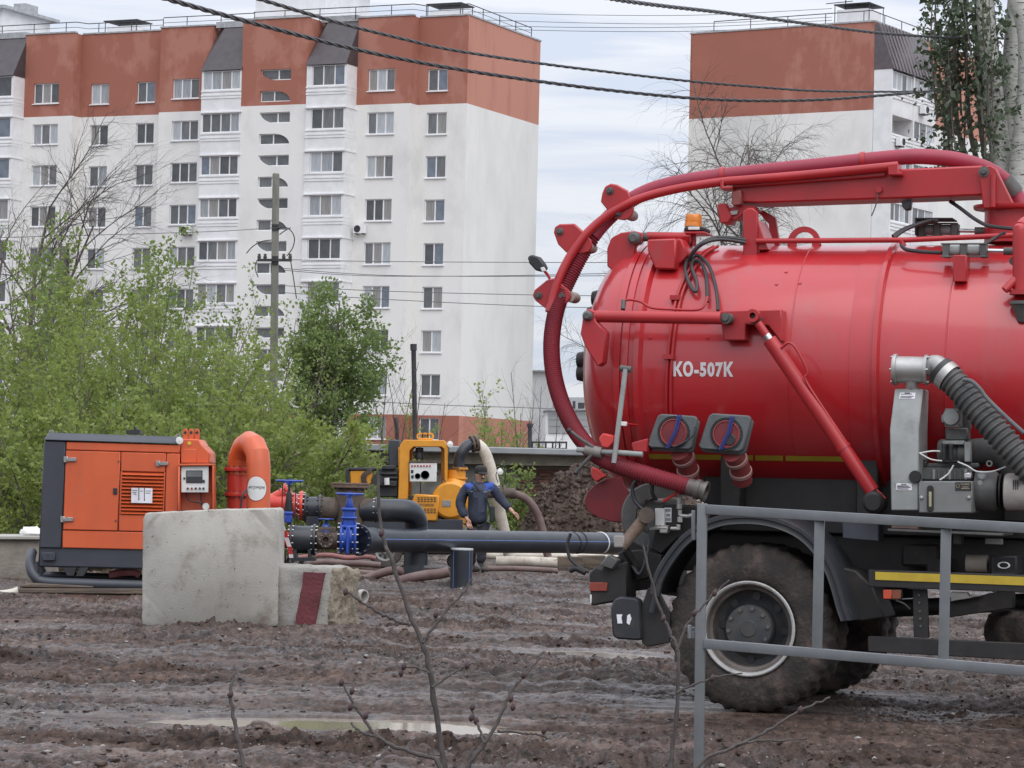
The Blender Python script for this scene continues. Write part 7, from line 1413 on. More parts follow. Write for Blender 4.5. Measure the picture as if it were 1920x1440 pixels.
    pp([(1362, 392), (1384, 384), (1412, 386), (1422, 394), (1400, 396), (1380, 412), (1370, 412)], 1.08, .14, 'boom_latch', M_RED2, .006); pp([(1366, 396), (1384, 394), (1382, 402), (1368, 404)], 1.06, .03, 'latch_pin', M_ALU, .003)
    b = MB(); b.bolt(TT(1649, 356, 1.055), -LT, .022, .03); b.build('boom_bolt', M_RED2, T); tb([(1648, 358, 1.04), (1642, 385, 1.04), (1634, 405, 1.04)], .004, 'hanging_wire', M_DGREY, n=4); pp([(1690, 376), (1708, 374), (1706, 392), (1696, 394), (1691, 386)], 1.1, .08, 'limit_switch', M_BLACK, .005)
    pp([(1836, 328), (1842, 314), (1856, 309), (1868, 316), (1904, 389), (1843, 391), (1840, 366)], 1.02, .05, 'turret_plate', M_RED2, .008); pp([(1836, 328), (1842, 314), (1856, 309), (1868, 316), (1904, 389), (1843, 391), (1840, 366)], 1.40, .05, 'turret_plate', M_RED2, .008); b = MB(); b.lathe([(0, -.03), (.016, -.03), (.02, -.01), (.036, -.008), (.036, 0), (.03, .4), (0, .4)], TT(1845, 322, 1.02), LT, 16); b.build('boom_pivot', M_DGREY, T)
    tb([(1862, 328, 1.0), (1862, 388, 1.0)], .018, 'stiffener', M_RED2, sm=1); c = TT(1895, 394, 1.25); b = MB(); b.lathe([(0, .0), (.24, 0), (.245, .01), (.245, .025), (0, .025)], c, UP, 36); b.build('turret_flange', M_RED2, T); b = MB(); b.lathe([(.17, -.22), (.17, .0)], c, UP, 28); b.build('turret_column', M_RED2, T)
    tb([TT(1912, 545, .50), TT(1912, 440, .50), TT(1914, 428, .52), TT(1925, 418, .6), TT(1945, 414, .7)], .045, 'vent_pipe', M_RED2, n=16); tb([TT(1884, 544, .45), TT(1912, 516, .5)], .026, 'pipe_stay', M_RED2, sm=1); b = MB(); b.lathe([(.07, 0), (.075, 0), (.075, .03), (0, .03)], TT(1915, 553, .48), UP, 20); b.build('pipe_flange', M_RED2, T)
    b = MB(); b.lathe([(.0, -.14), (.03, -.13), (.075, -.02), (.085, -.02), (.085, .0), (0, .0)], TT(1918, 565, .45), UP, 22); b.build('grey_valve_cup', M_DGREY, T); b = MB(); b.lathe([(0, 0), (.03, 0), (.03, .03), (0, .03)], TT(1902, 490, .62), -LT, 12); b.build('end_cap', M_DGREY, T)
    # rubber gasket plates on stand pipes
    for cx, cy, poly, hole in ((1263, 811, [(1233, 779), (1240, 776), (1302, 780), (1307, 785), (1297, 838), (1291, 843), (1219, 839), (1213, 834)], False), (1362, 814, [(1329, 779), (1336, 775), (1403, 779), (1408, 785), (1394, 842), (1386, 847), (1315, 842), (1309, 836)], True)):
        g = pp(poly, .12, .045, 'gasket_plate', M_RUBBER, .008); pp([(x + 4, y + 6) for x, y in poly], .172, .04, 'gasket_plate', M_RUBBER, .008)
        c = TT(cx, cy, .118); b = MB(); b.lathe([(.108, .004), (.106, -.004), (.100, .003), (.096, -.006), (.092, .003)], c, LT, 32); b.build('gasket_groove', mat('dark_rubber', (.05, .055, .058), rough=.6), g)
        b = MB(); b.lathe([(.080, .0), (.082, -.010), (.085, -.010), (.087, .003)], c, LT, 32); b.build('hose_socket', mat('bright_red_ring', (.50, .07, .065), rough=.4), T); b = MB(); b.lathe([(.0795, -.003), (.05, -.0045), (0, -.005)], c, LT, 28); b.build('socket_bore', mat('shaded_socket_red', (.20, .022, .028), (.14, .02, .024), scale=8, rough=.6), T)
        if hole: b = MB(); b.lathe([(0, -.009), (.034, -.009), (.040, -.004)], c + TT(1368, 824, .118) - TT(1362, 814, .118), LT, 22); b.build('bore', M_BLACK, T)
        tb([(cx + 9, cy - 33, .105), (cx + 3, cy - 4, .10), (cx - 13, cy + 29, .105)], .0085, 'blue_strap', mat('blue_strap_cloth', (.035, .045, .20), rough=.8), sm=1, n=6); tb([(cx + 14, cy - 33, .108), (cx + 7, cy - 4, .103), (cx - 9, cy + 29, .108)], .006, 'blue_strap', MATS['blue_strap_cloth'], sm=1, n=6)
        P4 = spline([TT(cx + 12, cy + 36, .2), TT(cx + 24, cy + 58, .3), TT(cx + 30, cy + 88, .4)], 5); b = MB(); b.tube(P4, .066, 18); b.build('stand_pipe', mat('dusty_red', (.25, .035, .036), (.18, .045, .042), scale=6, rough=.6), T)
        for i in (3, 7): b = MB(); b.lathe([(.067, -.014), (.074, -.012), (.074, .012), (.067, .014)], P4[i], P4[i + 1] - P4[i], 20); b.build('pipe_band', mat('pale_band', (.36, .20, .19), rough=.5), T)
    tb([(1303, 800, .10), (1300, 815, .09), (1285, 828, .09), (1264, 838, .10)], .007, 'trailing_cable', M_BLACK, n=6)
    # lid latch levers
    tb([(1173, 692, .05), (1151, 868, .02)], .0165, 'latch_lever', M_GREYP, sm=1, n=12); tb([(1163, 690, .06), (1184, 693, .06)], .021, 'lever_head', M_DGREY, sm=1, n=12); pp([(1160, 790), (1175, 791), (1174, 799), (1160, 798)], .03, .02, 'lever_clip', M_WHITEP, .003); tb([(1176, 795, .06), (1194, 797, .2)], .008, 'clip_arm', M_RED2, sm=1, n=6)
    b = MB(); b.cyl(TT(1098, 843, .05), TT(1128, 849, .05), .036, n=16); b.build('latch_barrel', mat('worn_grey', (.24, .22, .20), (.17, .155, .145), scale=8, rough=.6), T); tb([(1082, 843, .05), (1205, 852, .05)], .018, 'latch_rod', M_GREYP, sm=1, n=10); tb([(1068, 807, .03), (1090, 824, .03), (1112, 838, .03)], .011, 'latch_handle', M_DGREY, sm=1, n=8); tb([(1112, 850, .03), (1094, 870, .03), (1079, 886, .03)], .011, 'latch_handle', M_DGREY, sm=1, n=8)
    for x, y in ((1068, 807), (1079, 886)): b = MB(); b.lathe([(0, -.017), (.012, -.012), (.017, 0), (.012, .012), (0, .017)], TT(x, y, .03), UP, 10); b.build('handle_knob', M_BLACK, T)
    pp([(1122, 822), (1130, 812), (1148, 817), (1151, 828), (1140, 840), (1128, 838)], .02, .12, 'latch_claw', mat('bright_red_paint', (.60, .05, .045), rough=.4), .006); pp([(1184, 830), (1214, 822), (1214, 848), (1186, 846)], .10, .12, 'latch_stop', M_RED2, .006)
    pp([(1165, 893), (1140, 896), (1118, 906), (1101, 922), (1095, 940), (1101, 958), (1120, 970), (1145, 978), (1168, 980), (1180, 930)], .62, .03, 'rear_shield', mat('shade_dark_red', (.20, .016, .022), (.15, .014, .019), scale=4, rough=.55, dirt=(.13, .06, .055), dirt_thr=(.56, .74)), .006); pp([(1108, 876), (1118, 878), (1136, 893), (1116, 904), (1108, 892)], .55, .06, 'shield_bracket', MATS['bright_red_paint'], .005)  # rear shield: shade below the tank put into its darker red
    b = MB(); c = TT(1226, 968, .40); b.lathe([(.12, -.01), (.21, -.012), (.222, .0), (.222, .02), (.12, .02), (.12, -.01)], c, LT, 44); b.lathe([(0, .05), (.12, .05)], c, LT, 30); b.build('hose_reel', M_DGREY, T)
    rl = pr(1228, 953, 1246, 986, .22, .03, 'valve_panel', M_WHITEP, .004); pr(1240, 945, 1272, 988, .25, .08, 'valve_box', M_FRAME, .006); o = pr(1246, 952, 1259, 979, .245, .004, 'instruction_label', M_PAPER, .001)
    for i, (x0, x1, y) in enumerate(((1247.5, 1257, 955), (1247.5, 1257, 957.5), (1249.5, 1256, 964), (1249.5, 1256, 966.5), (1248, 1257.5, 972), (1248, 1257.5, 974.5))): pr(x0, y, x1, y + 1.4, .243, .003, 'print', M_INK, 0, o)
    for i, (x, y) in enumerate(((1273, 938), (1274, 949), (1275, 961), (1275, 974), (1272, 988))): b = MB(); b.cyl(TT(x, y - 5, .2), TT(x, y + 5, .2), .014 + .004 * (i % 2), n=8); b.build('pipe_fitting', M_ALU, T)
    for pts in ([(1274, 966, .2), (1288, 968, .2), (1296, 966, .22)], [(1258, 991, .2), (1272, 991, .2)], [(1218, 992, .2), (1232, 990, .2), (1250, 990, .2)], [(1228, 938, .2), (1240, 938, .2), (1262, 936, .2), (1272, 937, .2)]): tb(pts, .013, 'brass_pipe', M_ALU, n=8)
    pr(1236, 985, 1252, 1000, .19, .06, 'valve_body', M_ALU, .006); tb([(1243, 940, .16), (1262, 929, .15), (1280, 917, .15)], .011, 'red_handle', MATS['bright_red_paint'], sm=1, n=8)
    tb([(1214, 966, .16), (1166, 1024, .12)], .040, 'rusty_arm', mat('rusty_arm', (.155, .095, .065), (.20, .15, .115), scale=9, rough=.75, bump=.3), sm=1, n=14); b = MB(); b.cyl(TT(1212, 966, .10), TT(1212, 966, .24), .052, n=20); b.build('arm_boss', M_RUST, T); pr(1150, 1004, 1170, 1027, .08, .07, 'arm_end', mat('pale_grey_plastic2', (.30, .28, .26), rough=.6), .008)
    tb([(1205, 955, .14), (1190, 938, .14), (1186, 915, .14), (1196, 900, .14), (1212, 898, .14), (1222, 908, .14), (1223, 925, .15), (1230, 936, .18)], .013, 'hydraulic_hose', M_PLAST, n=8); tb([(1218, 992, .2), (1219, 1010, .2), (1214, 1040, .2), (1206, 1064, .2), (1198, 1076, .2), (1190, 1068, .2), (1180, 1050, .2)], .012, 'hydraulic_hose', M_PLAST, n=8)
    tb([(1172, 1030, .15), (1184, 1050, .2), (1196, 1074, .25)], .03, 'tow_bracket', M_FRAME, n=8); pp([(1168, 1034), (1198, 1030), (1240, 1040), (1236, 1080), (1194, 1090), (1176, 1064)], .35, .3, 'rear_bracket', M_FRAME, .01)
    pp([(1250, 945), (1330, 950), (1330, 1000), (1270, 1010), (1240, 1040), (1220, 1030), (1228, 985)], .36, .25, 'side_box', M_FRAME, .01)
    # vacuum pump set
    pu = LP(0, 0, 0)
    b = MB(); u0, z0 = UZ(1677, 693, .16); u1_, _ = UZ(1740, 694, .16); c = LP(u0, .16, z0); L = u1_ - u0; b.lathe([(0, -.005), (.098, -.005), (.100, .0), (.100, .018), (.085, .02), (.083, L - .02), (.096, L - .018), (.097, L), (0, L + .004)], c, FW, 30, ref=UP); b.tube([LP(u0 + L * .52, .16, z0 - .05), LP(u0 + L * .52, .18, z0 - .125)], .043, 16); b.build('filter_tee', M_ALU, T); bb = MB()
    for uo in (-.008, L):
        for i in range(6): an = i * 1.047 + .5; q = LP(u0 + uo, .16, z0) + (UP * math.cos(an) + LT * math.sin(an)) * .09; bb.cyl(q - FW * .008, q + FW * .014, .008, n=6)
    bb.build('flange_bolts', M_STEEL, T, kind='stuff')
    def bx(pts, v): return [TT(x, y, v) for x, y in pts]
    top = bx([(1678, 729), (1731, 729)], .14); midp = bx([(1668.5, 804), (1722.5, 804)], .02); bot = bx([(1670.5, 957), (1722, 957)], .02); D = LT * .34; b = MB()
    b.add(top + midp + bot + [top[0] + LT * .22, top[1] + LT * .22, midp[0] + D, midp[1] + D, bot[0] + D, bot[1] + D], [(0, 1, 3, 2), (2, 3, 5, 4), (6, 8, 9, 7), (8, 10, 11, 9), (0, 6, 7, 1), (4, 5, 11, 10), (1, 7, 9, 3), (3, 9, 11, 5), (0, 2, 8, 6), (2, 4, 10, 8)])
    fb = b.build('filter_housing', M_GREYP, T, bevel=.006)
    for pts, ln in (([(1688, 736), (1718.5, 736.5), (1717.5, 748), (1686.5, 747.5)], (.04, .2, .55, .78)), ([(1681, 906), (1710, 906.5), (1710, 919.5), (1680, 919)], (.1, .32, .5, .75))):
        sl = .06 if pts[0][1] < 800 else .02
        if sl == .06: pl_ = [midp[0].lerp(top[0], .9), midp[1].lerp(top[1], .9), midp[1].lerp(top[1], .745), midp[0].lerp(top[0], .745)]; q = [pl_[0].lerp(pl_[1], .2), pl_[0].lerp(pl_[1], .75), pl_[3].lerp(pl_[2], .75), pl_[3].lerp(pl_[2], .2)]
        else: q = [TT(x, y, .02) for x, y in pts]
        nn = (q[1] - q[0]).cross(q[3] - q[0]).normalized(); nn = nn if nn.dot(LT) < 0 else -nn
        b = MB(); b.prism([p + nn * .003 for p in q], -nn * .002); o = b.build('warning_label', M_PAPER, fb, smooth=False); b = MB()
        for k, t in enumerate(ln): a0, a1 = q[0].lerp(q[3], t), q[1].lerp(q[2], t); a2, a3 = q[0].lerp(q[3], t + .12), q[1].lerp(q[2], t + .12); e0, e1 = (.3, .65) if k == 0 else (.06, .9 - .12 * (k % 2)); b.add([a0.lerp(a1, e0) + nn * .0042, a0.lerp(a1, e1) + nn * .0042, a2.lerp(a3, e1) + nn * .0042, a2.lerp(a3, e0) + nn * .0042], [(0, 1, 2, 3)])
        b.build('print', M_INK, o, smooth=False)
    tb([(1738, 694, .16), (1752, 684, .15), (1764, 690, .13), (1772, 702, .12)], .064, 'elbow_pipe', M_ALU, n=18); H = resample(spline([TT(1766, 697, .12), TT(1790, 718, .1), TT(1830, 764, .06), TT(1880, 822, .02), TT(1940, 892, 0)], 10), .0105); b = MB(); b.tube(H, [.085 * (1.05, 1.05, .90, .90)[i % 4] for i in range(len(H))], 22); b.build('corrugated_hose', mat('black_corrugated', (.06, .062, .062), (.095, .092, .088), scale=8, rough=.6), T, angle=30)
    b = MB(); b.lathe([(.086, -.025), (.094, -.025), (.094, .025), (.086, .025)], H[4], H[6] - H[2], 26); b.build('hose_clamp', M_ALU, T); b = MB(); b.lathe([(.087, -.02), (.092, -.02), (.092, .02), (.087, .02)], H[0], H[1] - H[0], 26); b.build('hose_collar', M_BLACK, T)
    tb([(1806, 712, .0), (1822, 715, -.02), (1838, 730, -.03), (1850, 746, -.04), (1880, 776, -.06), (1920, 812, -.08)], .013, 'thin_hose', M_RUBBER, n=8)
    vb = pr(1771, 766, 1803, 801, .15, .04, 'valve_flange', M_GREYP, .006); b = MB(); b.lathe([(0, -.03), (.048, -.03), (.053, -.02), (.053, .02), (0, .02)], TT(1784, 782, .15), LT, 24); b.build('valve_cap', M_GREYP, vb); pr(1765, 778, 1772, 792, .16, .03, 'valve_lug', M_GREYP, .004, vb); pr(1800, 764, 1818, 806, .24, .1, 'valve_block', M_DGREY, .008); pr(1788, 758, 1800, 766, .2, .05, 'valve_cap', M_DGREY, .004); pr(1772, 802, 1815, 826, .2, .12, 'valve_neck', M_DGREY, .01)
    for x, y in ((1774, 769.5), (1799, 769.5), (1774, 797), (1799, 797)): b = MB(); b.bolt(TT(x, y, .15), -LT, .008, .01); b.build('bolt', M_DGREY, vb)
    b = MB(); u0, z0 = UZ(1760, 848, .25); u1_, _ = UZ(1824, 849, .25); b.lathe([(0, 0), (.075, .0), (.085, .02), (.085, .06), (.07, .07), (.07, .12), (.08, .13), (.08, u1_ - u0), (0, u1_ - u0)], LP(u0, .25, z0), FW, 24, ref=UP); b.build('pump_head', M_DGREY, T)
    pr(1808, 829, 1820, 866, .14, .05, 'clamp_plate', M_GREYP, .005); pr(1767, 826, 1808, 834, .14, .08, 'pump_lid', M_GREYP, .006); pr(1765, 862, 1802, 867, .13, .05, 'oiler_bar', M_FRAME, .003)
    for x in (1770, 1783): b = MB(); b.cyl(TT(x, 838, .13), TT(x, 862, .13), .012, n=8); b.cyl(TT(x, 832, .13), TT(x, 838, .13), .017, n=8); b.build('oiler', M_BLACK, T)
    tb([(1822, 848, .3), (1850, 846, .3), (1878, 854, .3), (1896, 872, .3), (1902, 900, .3)], .083, 'exhaust_hose', mat('dark_hose', (.045, .046, .045), (.075, .072, .068), scale=6, rough=.65), n=18)
    pr(1724, 876, 1822, 902, .16, .22, 'gear_case', M_DGREY, .015); b = MB(); b.lathe([(0, -.02), (.036, -.02), (.04, 0), (0, 0)], TT(1716, 894, .015), LT, 18); b.v = [v for v in b.v]; b.build('inspection_port', M_FRAME, T)
    for i in range(7): pr(1748 + i * 10, 880, 1753 + i * 10, 899, .15, .02, 'cooling_fin', M_GREYP if i % 3 == 0 else M_DGREY, .003)
    pr(1725, 868, 1835, 877, .2, .2, 'gear_case_lid', M_DGREY, .008)
    gb = pr(1722, 902, 1823, 962, .0, .30, 'oil_tank', mat('oil_tank_grey', (.20, .205, .20), (.165, .17, .165), scale=4, rough=.5), .008); lv = pp([(1738, 914), (1741, 910), (1747, 910), (1750, 914), (1750, 955), (1747, 959), (1741, 959), (1738, 955)], -.015, .014, 'level_gauge', M_FRAME, .003, gb); pr(1741.5, 922, 1746.5, 950, -.018, .004, 'sight_glass', mat('pale_yellow_glass', (.42, .40, .26), rough=.2), .001, gb)
    for x, y in ((1728, 933), (1817, 933)): b = MB(); b.lathe([(0, -.015), (.011, -.012), (.015, 0)], TT(x, y, 0), LT, 10); b.build('bolt', M_STEEL, gb)
    pl_ = pr(1791, 904, 1821, 920, -.004, .004, 'name_plate', M_BLACK, .001, gb); Mg = mat('gold_print', (.40, .34, .22), rough=.5)
    lettering('ТАГАНРОГ', lambda u, v: TT(1801 + 17.5 * u, 910 - 4 * v, -.0055), Mg, gb, 'print'); b = MB()
    for x0, x1, y in ((1804, 1816, 912.5), (1802, 1818, 915.5)): b.prism([TT(x0, y, -.0055), TT(x1, y, -.0055), TT(x1, y + 1.2, -.0055), TT(x0, y + 1.2, -.0055)], LT * .001)
    b.build('print', Mg, gb, smooth=False)
    b = MB(); b.lathe([(.010, -.002), (.012, -.002), (.012, .002), (.010, .002), (.010, -.002)], TT(1796, 911, -.006), LT, 14); b.build('print', Mg, gb)
    b = MB(); u0, z0 = UZ(1830, 920, .2); u1_, _ = UZ(1872, 921, .2); b.lathe([(0, 0), (.12, .0), (.125, .02), (.125, u1_ - u0 - .02), (.11, u1_ - u0), (0, u1_ - u0)], LP(u0, .2, z0), FW, 26, ref=UP); b.build('motor', M_DGREY, T)
    for x, y, r in ((1841, 893, .028), (1838, 906, .02)): b = MB(); b.lathe([(0, -.02), (r * .6, -.02), (r, -.008), (r, .02)], TT(x, y, .1), LT, 14); b.build('motor_plug', M_GREYP, T)
    pr(1807, 886, 1822, 897, .02, .04, 'steel_nut', M_CHROME, .006)
    for x, y, m in ((1735, 868, M_FRAME), (1855, 869, M_GREYP)): b = MB(); b.lathe([(.011, -.006), (.020, -.006), (.020, .006), (.011, .006), (.011, -.006)], TT(x, y, .2), LT, 16); b.build('eye_bolt', m, T)
    u0, z0 = UZ(1868, 921, .2); b = MB()
    for i in range(5): b.lathe([(0, i * .026), (.112, i * .026), (.112, i * .026 + .010), (0, i * .026 + .010)], LP(u0, .2, z0), FW, 24, ref=UP)
    b.build('cooling_fins', M_FRAME, T); u0, z0 = UZ(1886, 922, .12); b = MB(); b.lathe([(0, -.003), (.105, -.003), (.115, .01), (.115, .4), (0, .4)], LP(u0, .12, z0), FW, 28, ref=UP); fc = b.build('fan_cover', mat('dirty_white_cover', (.42, .39, .36), (.33, .30, .275), scale=7, rough=.6), T); b = MB(); b.lathe([(.1155, .06), (.117, .07), (.117, .4), (.1155, .4)], LP(u0, .12, z0), FW, 16, ang=(math.pi * .95, math.pi * 1.9), ref=UP); b.build('red_band', mat('faded_red', (.30, .05, .05), rough=.6), fc)
    for i in range(3): pr(1899 + i * 4, 899, 1900.6 + i * 4, 918, .004, .02, 'cooling_slot', M_BLACK, 0, fc)
    for pts in ([(1722, 850, .05), (1745, 846, .06), (1762, 846, .1)], [(1723, 849, .04), (1745, 861, .06), (1766, 864, .1)], [(1796, 866, .1), (1815, 874, .08), (1832, 884, .08), (1860, 884, .08), (1886, 875, .1)], [(1762, 900, .1), (1778, 888, .12), (1788, 872, .12)]): tb(pts, .005, 'thin_tube', M_WHITEP, n=6)
tank_truck()

# ------------------------------------------------------------------ gate in front of the truck
def gate():
    M = mat('silver_grey_paint', (.165, .177, .185), (.135, .145, .152), scale=4, rough=.5, dirt=(.16, .15, .15), dirt_thr=(.62, .75), dirt_scale=9, bump=.1)
    a = P(1313, 1440, 14.0); T = thing('pipe_gate', 'light grey welded square-tube gate leaf standing in front of the truck wheel', 'gate', (a.x, 14.0, 0))
    def yd(px): return 14.0 - (px - 1313) / 650 * 1.15
    def bar(pts, name, vert):
        """centre line corners (px,py); square tube of 47 mm"""
        (xa, ya), (xb, yb) = pts; A, B = P(xa, ya, yd(xa)), P(xb, yb, yd(xb)); d = (B - A).normalized(); n = Vector((.17, .985, 0)).normalized(); s = d.cross(n).normalized() * .0235; n = n * .0235; m = MB()
        m.prism([A - s - n, A + s - n, A + s + n, A - s + n], B - A); return m.build(name, M, T, bevel=.004, segs=2)
    bar([(1317, 944), (1309, 1500)], 'gate_post', 1); bar([(1324.5, 955), (1990, 994)], 'top_rail', 0); bar([(1320, 1207), (1990, 1264)], 'bottom_rail', 0)
    bar([(1537, 977), (1532, 1217)], 'upright', 1); bar([(1774, 991), (1769, 1237)], 'upright', 1)
    for (x0, y0, x1, y1) in ((1297, 957, 1304, 1013), (1290, 1172, 1297, 1198)):
        pl = YP(yd(1300)); m = MB(); m.pr(pl, x0, y0, x1, y1, -.02, .03); m.pr(pl, x0 + 5, y1 - 14, x0 + 16, y1 + (0 if y0 < 1000 else 0), -.015, .03); m.build('hinge', M, T, bevel=.003)
    m = MB(); pl = YP(yd(1300)); m.pr(pl, 1292, 1176, 1304, 1196, .0, .03); m.build('hinge', M, T, bevel=.003)
    b = P(1309, 1490, 14.0); m = MB(); m.prism([Vector((b.x + dx, 14 + dy, -.05)) for dx, dy in ((-.0235, -.0235), (.0235, -.0235), (.0235, .0235), (-.0235, .0235))], (0, 0, b.z + .06)); m.build('post_foot', M, T, bevel=.004)
gate()
# ------------------------------------------------------------------ the man
def skin_body(name, m, parent, verts, edges, radii, root, sub=2):
    me = bpy.data.meshes.new(name); o0 = ORIGIN[parent.name]; me.from_pydata([tuple(Vector(v) - o0) for v in verts], edges, []); o = link(name, me, parent)
    mod = o.modifiers.new('skin', 'SKIN'); mod.use_smooth_shade = True
    for i, r in enumerate(radii):
        sv = me.skin_vertices[0].data[i]; sv.radius = r if hasattr(r, '__len__') else (r, r); sv.use_root = (i == root)
    s = o.modifiers.new('sub', 'SUBSURF'); s.levels = sub; s.render_levels = sub
    bpy.context.view_layer.update(); ev = o.evaluated_get(bpy.context.evaluated_depsgraph_get()); me2 = bpy.data.meshes.new_from_object(ev); me2.name = name
    o.modifiers.clear(); o.data = me2; bpy.data.meshes.remove(me); me2.materials.clear(); me2.materials.append(m); me2.polygons.foreach_set('use_smooth', [True] * len(me2.polygons)); return o
def man():
    Y = 46.4; pl = YP(Y); c = pl.pt(905, 1070); T = thing('person', 'man in navy work jacket with bright blue shoulders and black cap, behind the long pipe', 'person', (c.x, Y, 0))
    Ms = mat('skin', (.52, .29, .215), (.46, .25, .18), scale=9, rough=.55); Mj = mat('navy_jacket', (.026, .032, .055), (.042, .050, .078), scale=7, rough=.85, thr=(.35, .65), bump=.5, bscale=14); Mb = mat('bright_blue_cloth', (.040, .090, .38), (.032, .07, .30), scale=7, rough=.85)
    Mt = mat('dark_trousers', (.026, .029, .038), (.042, .042, .048), scale=6, rough=.9, bump=.5, bscale=14); Mk = mat('black_cap', (.018, .018, .018), (.03, .03, .028), scale=9, rough=.85); Mo = mat('muddy_boot', (.05, .045, .042), (.085, .07, .062), scale=9, rough=.8); Mg = mat('grey_overall', (.060, .072, .11), (.046, .056, .088), scale=7, rough=.9)
    def q(px, py, off=0.0): return pl.pt(px, py, off)
    neck = q(899, 907, .0); head = q(902, 891, -.04); pel = q(897, 976, .0)
    # continuous body: pelvis, spine, neck, head, arms, hands with fingers
    V = [pel, q(896, 950), q(897, 926), q(899, 912), neck, q(900, 899, -.01), head, q(902.5, 882, -.03),
         q(876, 915, .02), q(863, 943, .0), q(872, 968, -.12), q(876, 974, -.15), q(879, 981, -.17),
         q(921, 914, .02), q(938, 936, -.03), q(957, 955, -.10), q(961, 959, -.12), q(965, 964, -.13)]
    E = [(0, 1), (1, 2), (2, 3), (3, 4), (4, 5), (5, 6), (6, 7), (3, 8), (8, 9), (9, 10), (10, 11), (11, 12), (3, 13), (13, 14), (14, 15), (15, 16), (16, 17)]
    Rr = [(.13, .11), (.15, .12), (.16, .12), (.12, .09), .058, .064, (.080, .098), (.066, .080), .06, .046, .032, (.042, .026), (.036, .018), .06, .046, .032, (.042, .026), (.036, .018)]
    for k, base, fx, fy, ln in ((0, 12, .30, -1, .085), (1, 12, .10, -1, .09), (2, 12, -.10, -1, .085), (3, 12, -.28, -1, .07)):
        p = V[base] + Vector((fx * .10, -.005 * k, -.01)); i = len(V); V += [p, p + Vector((.012 + fx * .02, -.03, -ln * .45)), p + Vector((.024 + fx * .02, -.02, -ln * .95))]; E += [(base, i), (i, i + 1), (i + 1, i + 2)]; Rr += [.012, .0105, .009]
    i = len(V); V += [V[11] + Vector((.045, -.03, -.02)), V[11] + Vector((.062, -.045, -.055))]; E += [(11, i), (i, i + 1)]; Rr += [.013, .010]
    for k, base, dz_, ln in ((0, 17, .026, .075), (1, 17, .008, .085), (2, 17, -.010, .08), (3, 17, -.026, .065)):
        p = V[base] + Vector((.012, -.004, dz_)); i = len(V); V += [p, p + Vector((ln * .5, -.02, -.03)), p + Vector((ln * .72, -.012, -.070))]; E += [(base, i), (i, i + 1), (i + 1, i + 2)]; Rr += [.012, .0105, .009]
    i = len(V); V += [V[16] + Vector((.01, -.045, -.02)), V[16] + Vector((.035, -.06, -.05))]; E += [(16, i), (i, i + 1)]; Rr += [.013, .010]
    skin_body('body', Ms, T, V, E, Rr, 0, 2)
    # face: nose, brow, ears, moustache
    fd = Vector((.36, -.93, -.10)).normalized(); sd = fd.cross(UP).normalized()
    m = MB(); m.tube([head + fd * .088 + UP * .028, head + fd * .104 + UP * .0, head + fd * .112 - UP * .018, head + fd * .088 - UP * .026], [.008, .012, .016, .008], 8); m.build('nose', Ms, T)
    for s_ in (-1, 1):
        m = MB(); m.lathe([(0, -.006), (.016, -.004), (.022, .004), (.016, .008), (0, .006)], head + sd * .080 * s_ - fd * .005, sd * s_, 10); m.build('ear', Ms, T)
        m = MB(); m.lathe([(0, -.004), (.009, -.002), (.010, .003), (0, .004)], head + fd * .088 + sd * .032 * s_ + UP * .020, fd, 8); m.build('eye', mat('dark_eye', (.03, .025, .02), rough=.3), T)
    m = MB(); m.tube([head + fd * .088 + sd * .034 - UP * .048, head + fd * .098 - UP * .040, head + fd * .088 - sd * .034 - UP * .048], [.006, .012, .006], 8); m.build('moustache', mat('dark_hair', (.05, .042, .038), rough=.9), T)
    m = MB(); m.lathe([(.098, -.03), (.101, .01), (.098, .045), (.085, .075), (.055, .094), (0, .10)], head + UP * .060 - fd * .012, (-.04, .03, 1), 24); pts = []
    o = m.build('cap', Mk, T); m = MB(); b0 = head + UP * .054 + fd * .075; vs = []
    for k in range(9): t = -1 + 2 * k / 8; vs += [b0 + sd * .085 * t - fd * .045 * t * t, b0 + sd * .075 * t + fd * (.075 - .05 * t * t) - UP * .022]
    m.add(vs + [v + UP * .008 for v in vs], [(2 * k, 2 * k + 2, 2 * k + 3, 2 * k + 1) for k in range(8)] + [(18 + 2 * k + 1, 18 + 2 * k + 3, 18 + 2 * k + 2, 18 + 2 * k) for k in range(8)] + [(2 * k + 1, 2 * k + 3, 18 + 2 * k + 3, 18 + 2 * k + 1) for k in range(8)]); m.build('cap_peak', Mk, o)
    # jacket with sleeves
    V = [q(895, 985), q(895, 968), q(895, 945), q(897, 924), q(898.5, 910), q(899.5, 905.5, -.0),
         q(876, 914, .02), q(866, 932, .01), q(862, 945, .0), q(868, 960, -.09), q(873, 971, -.14),
         q(921, 913, .02), q(931, 925, .0), q(939, 937, -.03), q(949, 948, -.07), q(957, 955, -.10)]
    E = [(0, 1), (1, 2), (2, 3), (3, 4), (4, 5), (4, 6), (6, 7), (7, 8), (8, 9), (9, 10), (4, 11), (11, 12), (12, 13), (13, 14), (14, 15)]
    Rr = [(.225, .165), (.225, .17), (.22, .17), (.205, .155), (.14, .12), (.075, .080), .092, .094, .088, .080, .070, .092, .092, .085, .076, .066]
    j = skin_body('jacket', Mj, T, V, E, Rr, 2, 2)
    roughen(j, 0, .022, 5.5)
    def shell(name, m, parent, test, off=.006):
        """panel lifted off the jacket where test says so"""
        me = j.data; b = bmesh.new(); b.from_mesh(me); b.normal_update(); o0 = ORIGIN[T.name]
        bmesh.ops.delete(b, geom=[f for f in b.faces if not test(f.calc_center_median() + o0, f.normal)], context='FACES')
        for v in b.verts: v.co += v.normal * off
        me2 = bpy.data.meshes.new(name); b.to_mesh(me2); b.free(); me2.materials.clear(); me2.materials.append(m); return link(name, me2, parent)
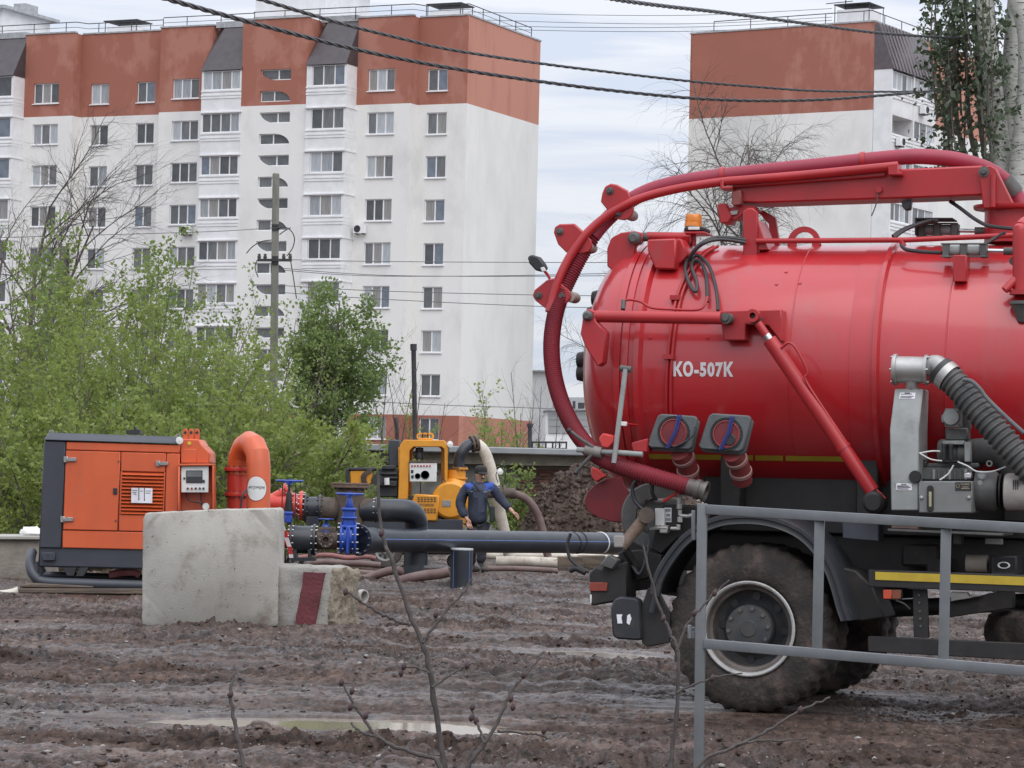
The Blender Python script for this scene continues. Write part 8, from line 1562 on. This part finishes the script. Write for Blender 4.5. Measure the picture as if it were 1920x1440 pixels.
    zs = q(899, 919).z; xl, xr = q(872, 915).x, q(925, 915).x; xm0, xm1 = q(889, 915).x, q(908, 915).x
    shell('shoulder_yoke', Mb, j, lambda p, n: p.z > zs and n.y < .6 and (xl < p.x < xm0 or xm1 < p.x < xr))
    x0, x1 = q(891, 930).x, q(912, 930).x; z0, z1 = q(900, 962).z, q(900, 909).z
    shell('overall_bib', Mg, j, lambda p, n: n.y < -.55 and z0 < p.z < z1 and x0 + (z1 - p.z) * .06 < p.x < x1, .004)
    zp = q(900, 923.5).z; zq = q(900, 916.5).z; ml, mr = (q(876, 920).x, q(891, 920).x), (q(908, 920).x, q(921, 920).x)
    shell('logo_patch', mat('pale_logo_print', (.42, .45, .46), (.20, .22, .26), scale=40, rough=.8), j, lambda p, n: n.y < -.2 and zp < p.z < zq - .012 and (ml[0] < p.x < ml[1] or mr[0] < p.x < mr[1]), .010)
    m = MB(); m.tube(spline([q(884, 904, -.05), q(893, 913, -.13), q(903, 925, -.19), q(914, 940, -.2), q(918, 955, -.19), q(921, 972, -.15)], 4), .014, 6); m.build('strap', Mk, T)
    pb = MB(); pb.pp(pl, [(918, 948), (928, 950), (927, 979), (918, 980)], -.21, .08); pb.build('shoulder_bag', mat('dark_green_bag', (.024, .034, .034), rough=.8), T, bevel=.015)
    # trousers, boots
    f1, f2 = q(902, 1063, -.05), q(884, 1066, .22); f1.z = GZ(f1.x, f1.y) + .10; f2.z = GZ(f2.x, f2.y) + .09
    V = [q(896, 972), q(889, 985, .02), q(886, 1018, .06), q(884, 1045, .16), f2 + Vector((0, 0, .03)), q(905, 985, -.02), q(906, 1018, -.10), q(903, 1042, -.06), f1 + Vector((0, 0, .03))]
    E = [(0, 1), (1, 2), (2, 3), (3, 4), (0, 5), (5, 6), (6, 7), (7, 8)]; tr = skin_body('trousers', Mt, T, V, E, [(.19, .14), .118, .096, .082, .080, .118, .096, .082, .086], 0, 2); roughen(tr, 0, .016, 6)
    for f in (f1, f2):
        m = MB(); t = Vector((.9, -.42, 0)).normalized(); V = [f + UP * .06, f - UP * .04 - t * .03, f - UP * .045 + t * .09, f - UP * .06 + t * .17]; skin_body('boot', Mo, T, V, [(0, 1), (1, 2), (2, 3)], [.062, (.062, .058), (.055, .048), (.046, .034)], 1, 2)
man()
